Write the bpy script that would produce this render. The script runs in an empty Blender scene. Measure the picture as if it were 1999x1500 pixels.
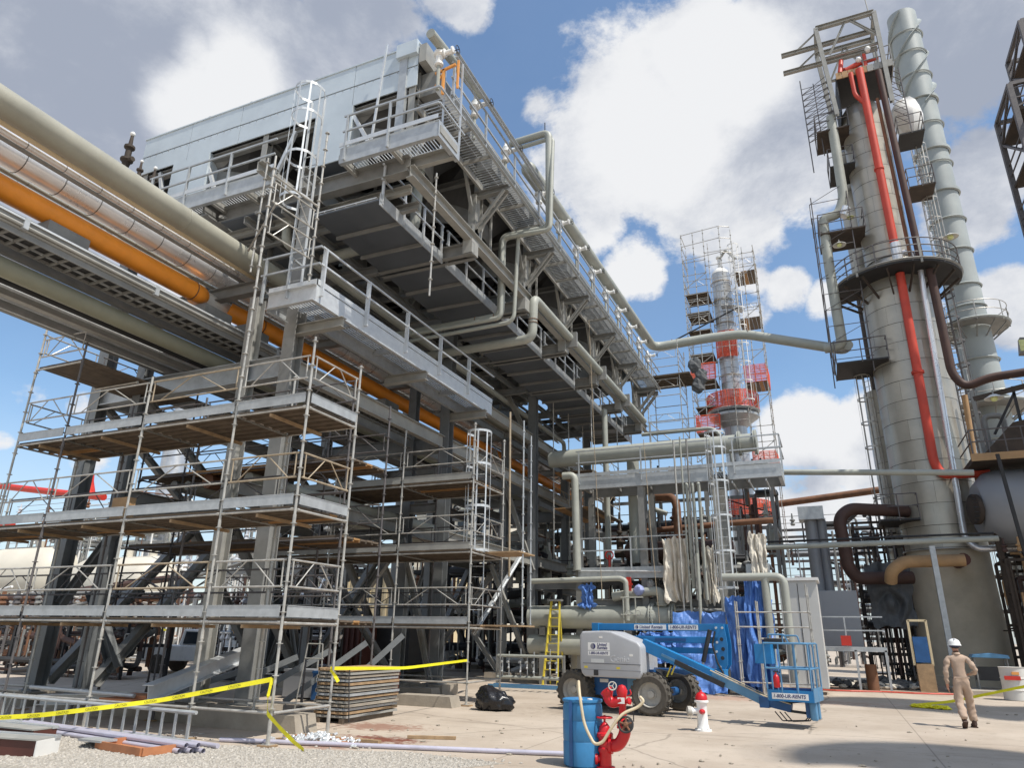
import bpy, bmesh, math, random
from mathutils import Vector, Matrix, Euler, noise
random.seed(11)
R = math.radians
SC = bpy.context.scene
COL = SC.collection

# ------------------------------------------------------------------ camera
cam_d = bpy.data.cameras.new('camera')
cam_d.sensor_fit = 'HORIZONTAL'; cam_d.sensor_width = 36.0
cam_d.lens = 36.0 * 1370.0 / 1999.0
cam_d.clip_start = 0.1; cam_d.clip_end = 3000
cam = bpy.data.objects.new('camera', cam_d); COL.objects.link(cam)
cam.matrix_world = Matrix(((0.916397, 0.122167, 0.381171, 0), (0.400004, -0.314221, -0.860966, 0),
                           (0.014591, 0.941457, -0.336818, 1.75), (0, 0, 0, 1)))
SC.camera = cam

# ------------------------------------------------------------------ light
SUN_AZ = Vector((0.955, -0.297)).normalized()      # direction towards the sun, on the ground
SUN_EL = R(60)
sun_dir = Vector((SUN_AZ.x*math.cos(SUN_EL), SUN_AZ.y*math.cos(SUN_EL), math.sin(SUN_EL)))
sd = bpy.data.lights.new('sun', 'SUN'); sd.energy = 5.0; sd.angle = R(0.55); sd.color = (1.0, 0.95, 0.87)
so = bpy.data.objects.new('sun', sd); COL.objects.link(so)
so.rotation_euler = (-sun_dir).to_track_quat('-Z', 'Y').to_euler()

SC.view_settings.view_transform = 'Standard'; SC.view_settings.look = 'None'
SC.view_settings.exposure = 0.0; SC.view_settings.gamma = 1.0
SC.view_settings.use_curve_mapping = False
SC.render.engine = 'CYCLES'
SC.cycles.use_denoising = True
SC.cycles.max_bounces = 6; SC.cycles.diffuse_bounces = 3; SC.cycles.glossy_bounces = 3
SC.cycles.transparent_max_bounces = 8; SC.cycles.transmission_bounces = 2

# ------------------------------------------------------------------ sky
W = bpy.data.worlds.new('World'); SC.world = W; W.use_nodes = True
nt = W.node_tree; nt.nodes.clear()
def N(t, **k):
    n = nt.nodes.new(t)
    for a, b in k.items(): setattr(n, a, b)
    return n
def L(a, b): nt.links.new(a, b)
def M(op, a, b=None, c=None, clamp=False):
    n = N('ShaderNodeMath', operation=op); n.use_clamp = clamp
    for i, v in enumerate((a, b, c)):
        if v is None: continue
        if isinstance(v, (int, float)): n.inputs[i].default_value = v
        else: L(v, n.inputs[i])
    return n.outputs[0]
CLOUD = [(-0.68,0.38,0.63,0.30,1.25),(-0.80,0.30,0.50,0.22,1.2),(-0.611,0.473,0.635,0.204,1.2),(-0.735,0.341,0.586,0.173,1.2),(0.10,0.74,0.66,0.17,1.1),(-0.452,0.532,0.716,0.127,1),(-0.537,0.554,0.636,0.130,1),(-0.769,0.411,0.489,0.118,0.9),(-0.334,0.587,0.738,0.045,0.95),(-0.345,0.558,0.755,0.070,1),(-0.131,0.766,0.630,0.146,1),(-0.050,0.732,0.680,0.119,1),(-0.231,0.769,0.596,0.115,0.95),(-0.275,0.709,0.649,0.041,0.7),(0.041,0.726,0.687,0.142,1),(0.033,0.802,0.597,0.125,1),(0.195,0.743,0.641,0.120,1),(-0.201,0.852,0.484,0.062,0.9),(-0.240,0.814,0.529,0.063,0.9),(-0.077,0.837,0.542,0.107,0.9),(0.223,0.831,0.509,0.057,0.95),(0.197,0.854,0.483,0.064,0.9),(-0.014,0.967,0.253,0.067,1),(0.038,0.973,0.229,0.063,1),(0.224,0.903,0.367,0.052,0.95),(0.192,0.918,0.346,0.035,0.8),(-0.031,0.985,0.169,0.067,0.8),(0.001,0.985,0.174,0.053,0.8),(-0.002,0.900,0.437,0.037,0.62),(0.038,0.908,0.418,0.030,0.58),(-0.053,0.915,0.400,0.029,0.55),(-0.039,0.892,0.451,0.026,0.5),(-0.834,0.488,0.258,0.038,0.8),(-0.809,0.527,0.261,0.032,0.7),(-0.854,0.479,0.202,0.024,0.75),(-0.809,0.556,0.192,0.038,0.7),(-0.834,0.466,0.296,0.030,0.5),(0.144,0.911,0.385,0.032,0.7),(0.099,0.973,0.210,0.104,0.9),(0.175,0.961,0.214,0.095,0.8),
         (0.75,-0.2,0.6,0.5,0.9),(-0.7,-0.6,0.35,0.45,0.9),(0.1,-0.8,0.55,0.5,0.8),(-0.95,0.05,0.25,0.25,0.8),(0.8,0.55,0.25,0.3,0.8)]
DARK = [(-0.74,0.36,0.56,0.30,0.8),(0.2,0.76,0.6,0.2,0.7),(-0.723,0.354,0.593,0.177,1),(-0.652,0.380,0.656,0.145,0.9),(-0.759,0.414,0.502,0.108,1),(-0.450,0.529,0.720,0.108,0.9),(-0.516,0.544,0.662,0.070,0.6),(-0.527,0.493,0.692,0.105,0.8),(-0.700,0.441,0.562,0.061,0.6),(0.217,0.754,0.620,0.117,0.9),(0.118,0.759,0.640,0.103,0.75),(-0.008,0.822,0.569,0.067,0.5),(0.034,0.798,0.602,0.070,0.45),(0.107,0.832,0.544,0.055,0.5),(-0.008,0.980,0.200,0.036,0.5),(0.209,0.832,0.514,0.029,0.3),(0.207,0.930,0.303,0.039,0.5),(0.026,0.711,0.702,0.057,0.4),(-0.070,0.812,0.580,0.057,0.35)]
BRIGHT = [(-0.59,0.49,0.642,0.048,1),(-0.639,0.474,0.606,0.05,1),(-0.038,0.734,0.678,0.072,0.8),(-0.165,0.764,0.623,0.073,0.7),(-0.619,0.447,0.646,0.026,0.7),(-0.111,0.791,0.602,0.058,0.6),(-0.000,0.964,0.265,0.054,0.9),(-0.201,0.852,0.484,0.055,0.8),(-0.655,0.469,0.592,0.041,1)]
tc = N('ShaderNodeTexCoord')
DIR = tc.outputs['Generated']
def fbm(scale, detail=8.0, rough=0.6, off=(0, 0, 0), dist=0.0):
    mp = N('ShaderNodeMapping'); L(DIR, mp.inputs['Vector']); mp.inputs['Location'].default_value = off
    mp.inputs['Scale'].default_value = (1, 1, 1.35)
    n = N('ShaderNodeTexNoise'); L(mp.outputs[0], n.inputs['Vector'])
    n.inputs['Scale'].default_value = scale; n.inputs['Detail'].default_value = detail
    n.inputs['Roughness'].default_value = rough; n.inputs['Distortion'].default_value = dist
    return n.outputs['Fac']
def blobs(lst, edge):
    acc = None
    for x, y, z, r, w in lst:
        v = N('ShaderNodeVectorMath', operation='DISTANCE'); L(DIR, v.inputs[0]); v.inputs[1].default_value = (x, y, z)
        m = N('ShaderNodeMapRange', interpolation_type='SMOOTHSTEP'); L(v.outputs['Value'], m.inputs['Value'])
        m.inputs['From Min'].default_value = r*edge[1]; m.inputs['From Max'].default_value = r*edge[0]
        m.inputs['To Min'].default_value = 0.0; m.inputs['To Max'].default_value = w
        acc = m.outputs[0] if acc is None else M('MAXIMUM', acc, m.outputs[0])
    return acc
def ss(v, a, b):
    m = N('ShaderNodeMapRange', interpolation_type='SMOOTHSTEP'); L(v, m.inputs['Value'])
    m.inputs['From Min'].default_value = a; m.inputs['From Max'].default_value = b
    return m.outputs[0]
big = fbm(5.0, 10, 0.64, dist=0.15); big2 = fbm(5.0, 10, 0.64, (0.05, -0.02, 0.07), dist=0.15); low = fbm(2.6, 4, 0.55, (2.0, 1.0, 0.5))
fine = fbm(22.0, 6, 0.6)
bl = blobs(CLOUD, (0.25, 1.5))
dens = M('ADD', bl, M('ADD', M('ADD', M('MULTIPLY', M('SUBTRACT', big, 0.5), 2.1), M('MULTIPLY', M('SUBTRACT', low, 0.5), 0.5)), M('MULTIPLY', M('SUBTRACT', fine, 0.5), 0.35)))
cover0 = ss(dens, 0.42, 0.74)
sep = N('ShaderNodeSeparateXYZ'); L(DIR, sep.inputs[0])
veil = M('ADD', 0.04, M('MULTIPLY', ss(M('MULTIPLY', sep.outputs['Z'], -1.0), -0.3, 0.02), 0.55))
cover = M('MAXIMUM', cover0, veil)
thick = ss(dens, 0.55, 1.35)
relief = M('MULTIPLY', M('SUBTRACT', big, big2), 2.6)
dk = blobs(DARK, (0.3, 1.35)); br = blobs(BRIGHT, (0.3, 1.5))
wob = M('MULTIPLY', M('SUBTRACT', big, 0.5), 1.4)
shade = M('ADD', M('SUBTRACT', M('MULTIPLY', dk, 0.95), M('MULTIPLY', br, 1.2)), M('SUBTRACT', wob, relief))
shade = M('ADD', shade, M('MULTIPLY', thick, 0.06))
shade = ss(shade, -0.30, 1.0)
crp = N('ShaderNodeValToRGB'); L(shade, crp.inputs[0])
crp.color_ramp.elements[0].position = 0.0; crp.color_ramp.elements[0].color = (0.90, 0.91, 0.93, 1)
crp.color_ramp.elements[1].position = 1.0; crp.color_ramp.elements[1].color = (0.385, 0.43, 0.53, 1)
e = crp.color_ramp.elements.new(0.45); e.color = (0.66, 0.69, 0.755, 1)
sky = N('ShaderNodeTexSky', sky_type='NISHITA'); sky.sun_disc = False
sky.sun_elevation = SUN_EL; sky.sun_rotation = math.atan2(sun_dir.x, sun_dir.y)
sky.altitude = 0; sky.air_density = 1.0; sky.dust_density = 1.0; sky.ozone_density = 1.2
tint = N('ShaderNodeVectorMath', operation='MULTIPLY'); L(sky.outputs[0], tint.inputs[0]); tint.inputs[1].default_value = (1.0, 1.16, 1.22)
bg = N('ShaderNodeBackground'); L(tint.outputs[0], bg.inputs[0]); bg.inputs[1].default_value = 0.15
bc = N('ShaderNodeBackground'); L(crp.outputs[0], bc.inputs[0]); bc.inputs[1].default_value = 0.97
mx = N('ShaderNodeMixShader'); L(cover, mx.inputs[0]); L(bg.outputs[0], mx.inputs[1]); L(bc.outputs[0], mx.inputs[2])
wo = N('ShaderNodeOutputWorld'); L(mx.outputs[0], wo.inputs[0])

# ------------------------------------------------------------------ materials
MATS = {}
def mat(name, col, rough=0.6, metal=0.0, var=0.18, scale=4.0, rust=0.0, rustcol=(0.16, 0.06, 0.025), bump=0.15,
        streak=0.0, stain=(0.1, 0.08, 0.06), emit=0.0, fscale=60.0, trans=0.0):
    m = bpy.data.materials.new(name); m.use_nodes = True; t = m.node_tree; b = t.nodes['Principled BSDF']
    def n(ty, **k):
        q = t.nodes.new(ty)
        for a, v in k.items(): setattr(q, a, v)
        return q
    co = n('ShaderNodeTexCoord')
    n1 = n('ShaderNodeTexNoise'); t.links.new(co.outputs['Object'], n1.inputs['Vector'])
    n1.inputs['Scale'].default_value = scale; n1.inputs['Detail'].default_value = 7; n1.inputs['Roughness'].default_value = 0.62
    r1 = n('ShaderNodeMapRange'); t.links.new(n1.outputs['Fac'], r1.inputs['Value'])
    r1.inputs['From Min'].default_value = 0.3; r1.inputs['From Max'].default_value = 0.7
    r1.inputs['To Min'].default_value = 1-var; r1.inputs['To Max'].default_value = 1+var
    mul = n('ShaderNodeVectorMath', operation='SCALE'); mul.inputs[0].default_value = col; t.links.new(r1.outputs[0], mul.inputs['Scale'])
    out = mul.outputs[0]
    def blend(out, sc, stretch, amount, c, seed):
        mp = n('ShaderNodeMapping'); t.links.new(co.outputs['Object'], mp.inputs['Vector']); mp.inputs['Scale'].default_value = stretch
        mp.inputs['Location'].default_value = (seed, seed*2, 0)
        nn = n('ShaderNodeTexNoise'); t.links.new(mp.outputs[0], nn.inputs['Vector']); nn.inputs['Scale'].default_value = sc
        nn.inputs['Detail'].default_value = 8; nn.inputs['Roughness'].default_value = 0.7
        rr = n('ShaderNodeMapRange', interpolation_type='SMOOTHSTEP'); t.links.new(nn.outputs['Fac'], rr.inputs['Value'])
        lo = 0.78 - 0.42*amount
        rr.inputs['From Min'].default_value = lo; rr.inputs['From Max'].default_value = lo+0.16
        mm = n('ShaderNodeMix', data_type='RGBA'); t.links.new(rr.outputs[0], mm.inputs['Factor'])
        t.links.new(out, mm.inputs['A']); mm.inputs['B'].default_value = (*c, 1)
        return mm.outputs['Result']
    if streak: out = blend(out, 3.0, (3.0, 3.0, 0.22), streak, stain, 3.1)
    if rust: out = blend(out, 2.6, (1, 1, 0.8), rust, rustcol, 7.7)
    t.links.new(out, b.inputs['Base Color'])
    b.inputs['Roughness'].default_value = rough; b.inputs['Metallic'].default_value = metal
    r2 = n('ShaderNodeMapRange'); t.links.new(n1.outputs['Fac'], r2.inputs['Value'])
    r2.inputs['To Min'].default_value = max(0.05, rough-0.15); r2.inputs['To Max'].default_value = min(1, rough+0.15)
    t.links.new(r2.outputs[0], b.inputs['Roughness'])
    if bump:
        n2 = n('ShaderNodeTexNoise'); t.links.new(co.outputs['Object'], n2.inputs['Vector']); n2.inputs['Scale'].default_value = fscale
        n2.inputs['Detail'].default_value = 3
        bm_ = n('ShaderNodeBump'); bm_.inputs['Strength'].default_value = bump; bm_.inputs['Distance'].default_value = 0.01
        t.links.new(n2.outputs['Fac'], bm_.inputs['Height']); t.links.new(bm_.outputs[0], b.inputs['Normal'])
    if emit:
        b.inputs['Emission Color'].default_value = (*col, 1); b.inputs['Emission Strength'].default_value = emit
    MATS[name] = m
    return m
mat('galv', (0.44, 0.46, 0.47), 0.42, 0.35, 0.14, 6, streak=0.12, stain=(0.3, 0.3, 0.3))
mat('galv_bright', (0.60, 0.62, 0.63), 0.38, 0.35, 0.1, 6)
mat('galv_panel', (0.56, 0.62, 0.655), 0.45, 0.25, 0.08, 1.2, streak=0.15, stain=(0.42, 0.46, 0.48))
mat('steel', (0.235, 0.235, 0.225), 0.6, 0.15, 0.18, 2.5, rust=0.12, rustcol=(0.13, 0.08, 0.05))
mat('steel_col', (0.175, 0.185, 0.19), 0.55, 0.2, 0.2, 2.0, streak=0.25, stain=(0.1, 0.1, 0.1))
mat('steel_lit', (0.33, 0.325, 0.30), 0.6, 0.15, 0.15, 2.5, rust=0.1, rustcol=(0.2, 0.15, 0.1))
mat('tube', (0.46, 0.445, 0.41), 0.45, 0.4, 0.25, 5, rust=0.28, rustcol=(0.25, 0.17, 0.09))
mat('tube_rusty', (0.38, 0.31, 0.22), 0.6, 0.2, 0.25, 6, rust=0.4, rustcol=(0.25, 0.13, 0.06))
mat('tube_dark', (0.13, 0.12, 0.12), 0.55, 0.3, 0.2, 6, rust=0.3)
mat('plank', (0.125, 0.095, 0.068), 0.8, 0, 0.3, 5, rust=0.2, rustcol=(0.22, 0.13, 0.06))
mat('plank_pale', (0.34, 0.23, 0.13), 0.8, 0, 0.25, 6)
mat('plywood', (0.36, 0.20, 0.08), 0.75, 0, 0.2, 3)
mat('pipe_grey', (0.345, 0.355, 0.315), 0.5, 0.0, 0.12, 1.5, rust=0.14, rustcol=(0.3, 0.2, 0.12))
mat('pipe_beige', (0.315, 0.305, 0.25), 0.5, 0.0, 0.14, 1.2, rust=0.3, rustcol=(0.42, 0.31, 0.16))
mat('pipe_cream', (0.66, 0.56, 0.38), 0.5, 0, 0.08, 2)
mat('pipe_green', (0.235, 0.235, 0.175), 0.5, 0, 0.12, 1.5, rust=0.1)
mat('pipe_orange', (0.85, 0.29, 0.025), 0.45, 0, 0.12, 1.6, rust=0.2, rustcol=(0.55, 0.16, 0.03))
mat('silver', (0.76, 0.76, 0.77), 0.28, 0.55, 0.08, 1.3, bump=0.05)
mat('band', (0.12, 0.12, 0.12), 0.5, 0.5)
mat('red', (0.55, 0.035, 0.02), 0.4, 0, 0.12, 3, rust=0.1, rustcol=(0.4, 0.03, 0.01))
mat('red_gloss', (0.52, 0.012, 0.018), 0.32, 0, 0.2, 4, rust=0.15, rustcol=(0.30, 0.02, 0.02), bump=0.25, fscale=140)
mat('pipe_red', (0.56, 0.062, 0.035), 0.55, 0, 0.12, 1.2, rust=0.14, rustcol=(0.42, 0.05, 0.02))
mat('brown_pipe', (0.075, 0.04, 0.032), 0.65, 0.1, 0.25, 1.5, rust=0.3, rustcol=(0.16, 0.08, 0.05))
mat('rust_pipe', (0.18, 0.085, 0.045), 0.75, 0, 0.3, 2, rust=0.3)
mat('rust_tan', (0.42, 0.26, 0.13), 0.7, 0, 0.2, 1.5, rust=0.3, rustcol=(0.3, 0.12, 0.04))
mat('clad', (0.43, 0.40, 0.34), 0.36, 0.5, 0.14, 0.8, streak=0.42, stain=(0.32, 0.3, 0.26), rust=0.06, rustcol=(0.25, 0.16, 0.09))
mat('clad_dark', (0.05, 0.05, 0.05), 0.8)
mat('clad_silver', (0.5, 0.51, 0.52), 0.35, 0.6, 0.12, 1.5, rust=0.06)
mat('stack', (0.34, 0.37, 0.365), 0.55, 0.05, 0.1, 0.7, streak=0.3, stain=(0.25, 0.28, 0.27))
mat('skirt', (0.46, 0.41, 0.32), 0.85, 0, 0.16, 0.9, streak=0.35, stain=(0.3, 0.25, 0.18), bump=0.4, fscale=20)
mat('conc', (0.42, 0.37, 0.305), 0.9, 0, 0.14, 1.2, bump=0.4, fscale=40)
mat('conc_old', (0.33, 0.29, 0.235), 0.9, 0, 0.2, 2.0, rust=0.2, rustcol=(0.22, 0.19, 0.15), bump=0.5, fscale=30)
mat('gravel', (0.40, 0.37, 0.325), 0.9, 0, 0.35, 25, bump=0.3)
mat('gravel_bed', (0.33, 0.30, 0.255), 0.95, 0, 0.35, 18, bump=0.8, fscale=50)
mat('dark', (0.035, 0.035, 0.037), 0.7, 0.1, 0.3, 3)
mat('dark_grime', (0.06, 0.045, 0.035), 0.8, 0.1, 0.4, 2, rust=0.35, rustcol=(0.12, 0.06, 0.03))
mat('fin', (0.07, 0.07, 0.07), 0.6, 0.3)
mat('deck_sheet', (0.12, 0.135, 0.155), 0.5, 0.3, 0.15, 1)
mat('white', (0.76, 0.75, 0.72), 0.5, 0, 0.06, 2)
mat('white_gloss', (0.80, 0.80, 0.78), 0.3, 0, 0.06, 5, rust=0.06, rustcol=(0.5, 0.42, 0.32))
mat('tank_cream', (0.60, 0.56, 0.47), 0.5, 0, 0.06, 0.5, streak=0.12, stain=(0.4, 0.35, 0.25))
mat('wall_beige', (0.60, 0.50, 0.32), 0.8, 0, 0.08, 0.8)
mat('wall_pale', (0.60, 0.56, 0.47), 0.8, 0, 0.08, 0.8)
mat('container', (0.09, 0.028, 0.02), 0.6, 0, 0.2, 1)
mat('lift_blue', (0.012, 0.185, 0.45), 0.42, 0, 0.12, 3, rust=0.22, rustcol=(0.07, 0.19, 0.33))
mat('lift_deep', (0.018, 0.09, 0.25), 0.5, 0, 0.25, 3, rust=0.3, rustcol=(0.08, 0.09, 0.11))
mat('lift_pale', (0.10, 0.25, 0.42), 0.4, 0.1, 0.15, 3)
mat('lift_grey', (0.40, 0.41, 0.43), 0.42, 0, 0.06, 2, rust=0.2, rustcol=(0.33, 0.32, 0.30), streak=0.15, stain=(0.33, 0.33, 0.33))
mat('lift_groove', (0.12, 0.12, 0.13), 0.6)
mat('rubber', (0.085, 0.075, 0.062), 0.85, 0, 0.3, 12, rust=0.3, rustcol=(0.13, 0.11, 0.085), bump=0.5)
mat('rim', (0.42, 0.40, 0.36), 0.6, 0, 0.2, 6, rust=0.2, rustcol=(0.25, 0.2, 0.15))
mat('barrel_blue', (0.03, 0.175, 0.37), 0.5, 0, 0.12, 4, rust=0.12, rustcol=(0.08, 0.25, 0.42), streak=0.1, stain=(0.06, 0.2, 0.38))
mat('hose', (0.55, 0.46, 0.31), 0.5, 0, 0.12, 8)
mat('tarp_blue', (0.085, 0.20, 0.52), 0.55, 0, 0.15, 3, bump=0.9, fscale=9)
mat('tarp_white', (0.66, 0.61, 0.52), 0.8, 0, 0.12, 3, bump=0.5, fscale=12)
mat('tarp_grey', (0.10, 0.105, 0.11), 0.8, 0, 0.2, 2, bump=0.4, fscale=10)
mat('tape', (0.80, 0.72, 0.02), 0.45, 0, 0.06, 6)
mat('netting', (0.85, 0.15, 0.08), 0.6, 0, 0.12, 5)
mat('orange_paint', (0.75, 0.33, 0.08), 0.5, 0, 0.1, 5)
mat('yellow', (0.62, 0.50, 0.06), 0.5, 0, 0.12, 4)
mat('bag', (0.012, 0.012, 0.014), 0.28, 0, 0.2, 5, bump=0.6, fscale=18)
mat('coverall', (0.42, 0.31, 0.235), 0.85, 0, 0.1, 6, bump=0.35, fscale=30)
mat('skin', (0.46, 0.22, 0.14), 0.6, 0, 0.08, 8)
mat('boot', (0.055, 0.028, 0.02), 0.7)
mat('hat', (0.82, 0.82, 0.80), 0.3, 0, 0.03)
mat('navy', (0.02, 0.025, 0.08), 0.7)
mat('purple_pipe', (0.50, 0.48, 0.56), 0.4, 0.2, 0.1, 3)
mat('wood_red', (0.42, 0.17, 0.075), 0.7, 0, 0.2, 4, rust=0.1, rustcol=(0.3, 0.12, 0.05))
mat('lamp_yellow', (0.75, 0.78, 0.35), 0.3)
mat('glass', (0.03, 0.04, 0.05), 0.1, 0, 0.05, bump=0)
mat('ink', (0.012, 0.012, 0.02), 0.5, bump=0)
mat('ink_blue', (0.01, 0.015, 0.12), 0.5, bump=0)
mat('ink_grey', (0.25, 0.25, 0.3), 0.5, bump=0)
mat('emboss', (0.52, 0.53, 0.55), 0.4, bump=0)
mat('blue_hose', (0.3, 0.35, 0.6), 0.5)
mat('dark_glass', (0.12, 0.05, 0.03), 0.4)
mat('box_grey', (0.27, 0.28, 0.30), 0.5, 0.1, 0.06, 1)
mat('cabinet', (0.58, 0.57, 0.54), 0.5, 0, 0.05, 1)
mat('soil', (0.30, 0.10, 0.05), 0.95)

# ------------------------------------------------------------------ mesh helpers
def frame(d, up=Vector((0, 0, 1))):
    d = Vector(d).normalized()
    if abs(d.dot(up)) > 0.98: up = Vector((0, 1, 0))
    s = d.cross(up).normalized(); u = s.cross(d).normalized()
    return d, s, u
class MB:
    def __init__(s): s.v = []; s.f = []
    def add(s, vs, fs):
        o = len(s.v); s.v += [tuple(v) for v in vs]; s.f += [tuple(i+o for i in f) for f in fs]; return s
    def box(s, x0, x1, y0, y1, z0, z1):
        return s.add([(x, y, z) for z in (z0, z1) for x, y in ((x0, y0), (x1, y0), (x1, y1), (x0, y1))],
                     [(3, 2, 1, 0), (4, 5, 6, 7), (0, 1, 5, 4), (1, 2, 6, 5), (2, 3, 7, 6), (3, 0, 4, 7)])
    def cbox(s, c, sx, sy, sz, rz=0.0):
        c = Vector(c); m = Matrix.Rotation(rz, 3, 'Z'); o = len(s.v)
        s.box(-sx/2, sx/2, -sy/2, sy/2, -sz/2, sz/2)
        for i in range(o, o+8): s.v[i] = tuple(m @ Vector(s.v[i]) + c)
        return s
    def bar(s, p, q, w, h, up=Vector((0, 0, 1)), off=(0, 0)):
        p = Vector(p); q = Vector(q); d, sd_, u = frame(q-p, up)
        vs = []
        for e in (p, q):
            for a, b in ((-1, -1), (1, -1), (1, 1), (-1, 1)):
                vs.append(e + sd_*(a*w/2+off[0]) + u*(b*h/2+off[1]))
        return s.add(vs, [(0, 1, 2, 3), (7, 6, 5, 4), (4, 5, 1, 0), (5, 6, 2, 1), (6, 7, 3, 2), (7, 4, 0, 3)])
    def ibeam(s, p, q, h, w, tf=0.02, tw=0.014, up=Vector((0, 0, 1))):
        s.bar(p, q, w, tf, up, (0, h/2-tf/2)); s.bar(p, q, w, tf, up, (0, -h/2+tf/2)); s.bar(p, q, tw, h-2*tf, up)
        return s
    def channel(s, p, q, h, w, t=0.015, side=1, up=Vector((0, 0, 1))):
        s.bar(p, q, t, h, up); s.bar(p, q, w, t, up, (side*(w/2+t/2), h/2-t/2)); s.bar(p, q, w, t, up, (side*(w/2+t/2), -h/2+t/2)); return s
    def tube(s, p, q, r, n=8, r2=None, caps=True):
        p = Vector(p); q = Vector(q); d, a, b = frame(q-p); r2 = r if r2 is None else r2
        vs = [e + (a*math.cos(2*math.pi*i/n)+b*math.sin(2*math.pi*i/n))*rr for e, rr in ((p, r), (q, r2)) for i in range(n)]
        fs = [(i, (i+1) % n, n+(i+1) % n, n+i) for i in range(n)]
        if caps: fs += [tuple(range(n))[::-1], tuple(range(n, 2*n))]
        return s.add(vs, fs)
    def sweep(s, pts, r, n=10, caps=True):
        pts = [Vector(p) for p in pts]; rings = []
        d0 = (pts[1]-pts[0]).normalized(); _, a, _b = frame(d0)
        for i, p in enumerate(pts):
            d = (pts[min(i+1, len(pts)-1)] - pts[max(i-1, 0)]).normalized()
            a = (a - d*a.dot(d)).normalized(); b = d.cross(a)
            rr = r[i] if isinstance(r, (list, tuple)) else r
            rings.append([p+(a*math.cos(2*math.pi*k/n)+b*math.sin(2*math.pi*k/n))*rr for k in range(n)])
        fs = []
        for i in range(len(pts)-1):
            fs += [(i*n+k, i*n+(k+1) % n, (i+1)*n+(k+1) % n, (i+1)*n+k) for k in range(n)]
        if caps: fs += [tuple(range(n))[::-1], tuple(range((len(pts)-1)*n, len(pts)*n))]
        return s.add([v for g in rings for v in g], fs)
    def pipe(s, pts, r, bend=None, n=12, seg=6, caps=True):
        """path with rounded elbows"""
        pts = [Vector(p) for p in pts]; bend = bend if bend is not None else r*2.2
        out = [pts[0]]
        for i in range(1, len(pts)-1):
            a = (pts[i-1]-pts[i]); b = (pts[i+1]-pts[i]); t = min(bend, a.length*0.48, b.length*0.48)
            p0 = pts[i]+a.normalized()*t; p1 = pts[i]+b.normalized()*t
            for k in range(seg+1):
                u = k/seg; out.append(p0*(1-u)**2 + pts[i]*2*u*(1-u) + p1*u*u)
        out.append(pts[-1])
        return s.sweep(out, r, n, caps)
    def lathe(s, prof, n=20, c=(0, 0, 0), axis=(0, 0, 1), caps=True):
        c = Vector(c); d, a, b = frame(Vector(axis)); o = []
        for r, h in prof:
            o += [c + d*h + (a*math.cos(2*math.pi*k/n)+b*math.sin(2*math.pi*k/n))*r for k in range(n)]
        fs = []
        for i in range(len(prof)-1):
            fs += [(i*n+k, i*n+(k+1) % n, (i+1)*n+(k+1) % n, (i+1)*n+k) for k in range(n)]
        if caps: fs += [tuple(range(n))[::-1], tuple(range((len(prof)-1)*n, len(prof)*n))]
        return s.add(o, fs)
    def ring(s, c, R_, r, n=24, m=6, axis=(0, 0, 1), a0=0, a1=2*math.pi):
        c = Vector(c); d, a, b = frame(Vector(axis)); full = abs(a1-a0-2*math.pi) < 1e-6
        pts = [c+(a*math.cos(a0+(a1-a0)*k/n)+b*math.sin(a0+(a1-a0)*k/n))*R_ for k in range(n+1)]
        if not full: return s.sweep(pts, r, m)
        vs = []; fs = []
        for k in range(n):
            t = 2*math.pi*k/n; rad = a*math.cos(t)+b*math.sin(t)
            vs += [c+rad*R_+(rad*math.cos(2*math.pi*j/m)+d*math.sin(2*math.pi*j/m))*r for j in range(m)]
        for k in range(n):
            fs += [(k*m+j, ((k+1) % n)*m+j, ((k+1) % n)*m+(j+1) % m, k*m+(j+1) % m) for j in range(m)]
        return s.add(vs, fs)
    def prism(s, poly, y0, y1):      # polygon in XZ, extruded along Y
        n = len(poly)
        return s.add([(x, y0, z) for x, z in poly]+[(x, y1, z) for x, z in poly],
                     [tuple(range(n)), tuple(range(n, 2*n))[::-1]]+[(i, n+i, n+(i+1) % n, (i+1) % n) for i in range(n)])
    def plate(s, poly, z0, z1):      # polygon in XY
        n = len(poly)
        return s.add([(x, y, z0) for x, y in poly]+[(x, y, z1) for x, y in poly],
                     [tuple(range(n))[::-1], tuple(range(n, 2*n))]+[(i, (i+1) % n, n+(i+1) % n, n+i) for i in range(n)])
    def blob(s, c, rx, ry, rz, n=10, jit=0.0, seed=0):
        rnd = random.Random(seed); rings = 6; vs = []; fs = []
        for i in range(rings+1):
            t = math.pi*i/rings
            for k in range(n):
                j = 1+rnd.uniform(-jit, jit)
                vs.append((c[0]+rx*math.sin(t)*math.cos(2*math.pi*k/n)*j, c[1]+ry*math.sin(t)*math.sin(2*math.pi*k/n)*j, c[2]+rz*math.cos(t)*j))
        for i in range(rings):
            fs += [(i*n+k, (i+1)*n+k, (i+1)*n+(k+1) % n, i*n+(k+1) % n) for k in range(n)]
        return s.add(vs, fs)
    def xf(s, m, start=0):
        for i in range(start, len(s.v)): s.v[i] = tuple(m @ Vector(s.v[i]))
        return s
    def build(s, name, m, parent=None, smooth=False, label=None):
        me = bpy.data.meshes.new(name); me.from_pydata(s.v, [], s.f)
        bm_ = bmesh.new(); bm_.from_mesh(me); bmesh.ops.recalc_face_normals(bm_, faces=bm_.faces); bm_.to_mesh(me); bm_.free()
        if isinstance(m, str): m = MATS[m]
        me.materials.append(m)
        if smooth:
            me.polygons.foreach_set('use_smooth', [True]*len(me.polygons))
            try: me.set_sharp_from_angle(angle=R(38))
            except Exception: pass
        return link(name, me, parent, label)
def link(name, data, parent=None, label=None):
    o = bpy.data.objects.new(name, data); COL.objects.link(o)
    if parent is not None:
        o.parent = parent; o.matrix_parent_inverse = abs_inv(parent)
    if label: o['label'] = label
    return o
ABS = {}
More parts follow.
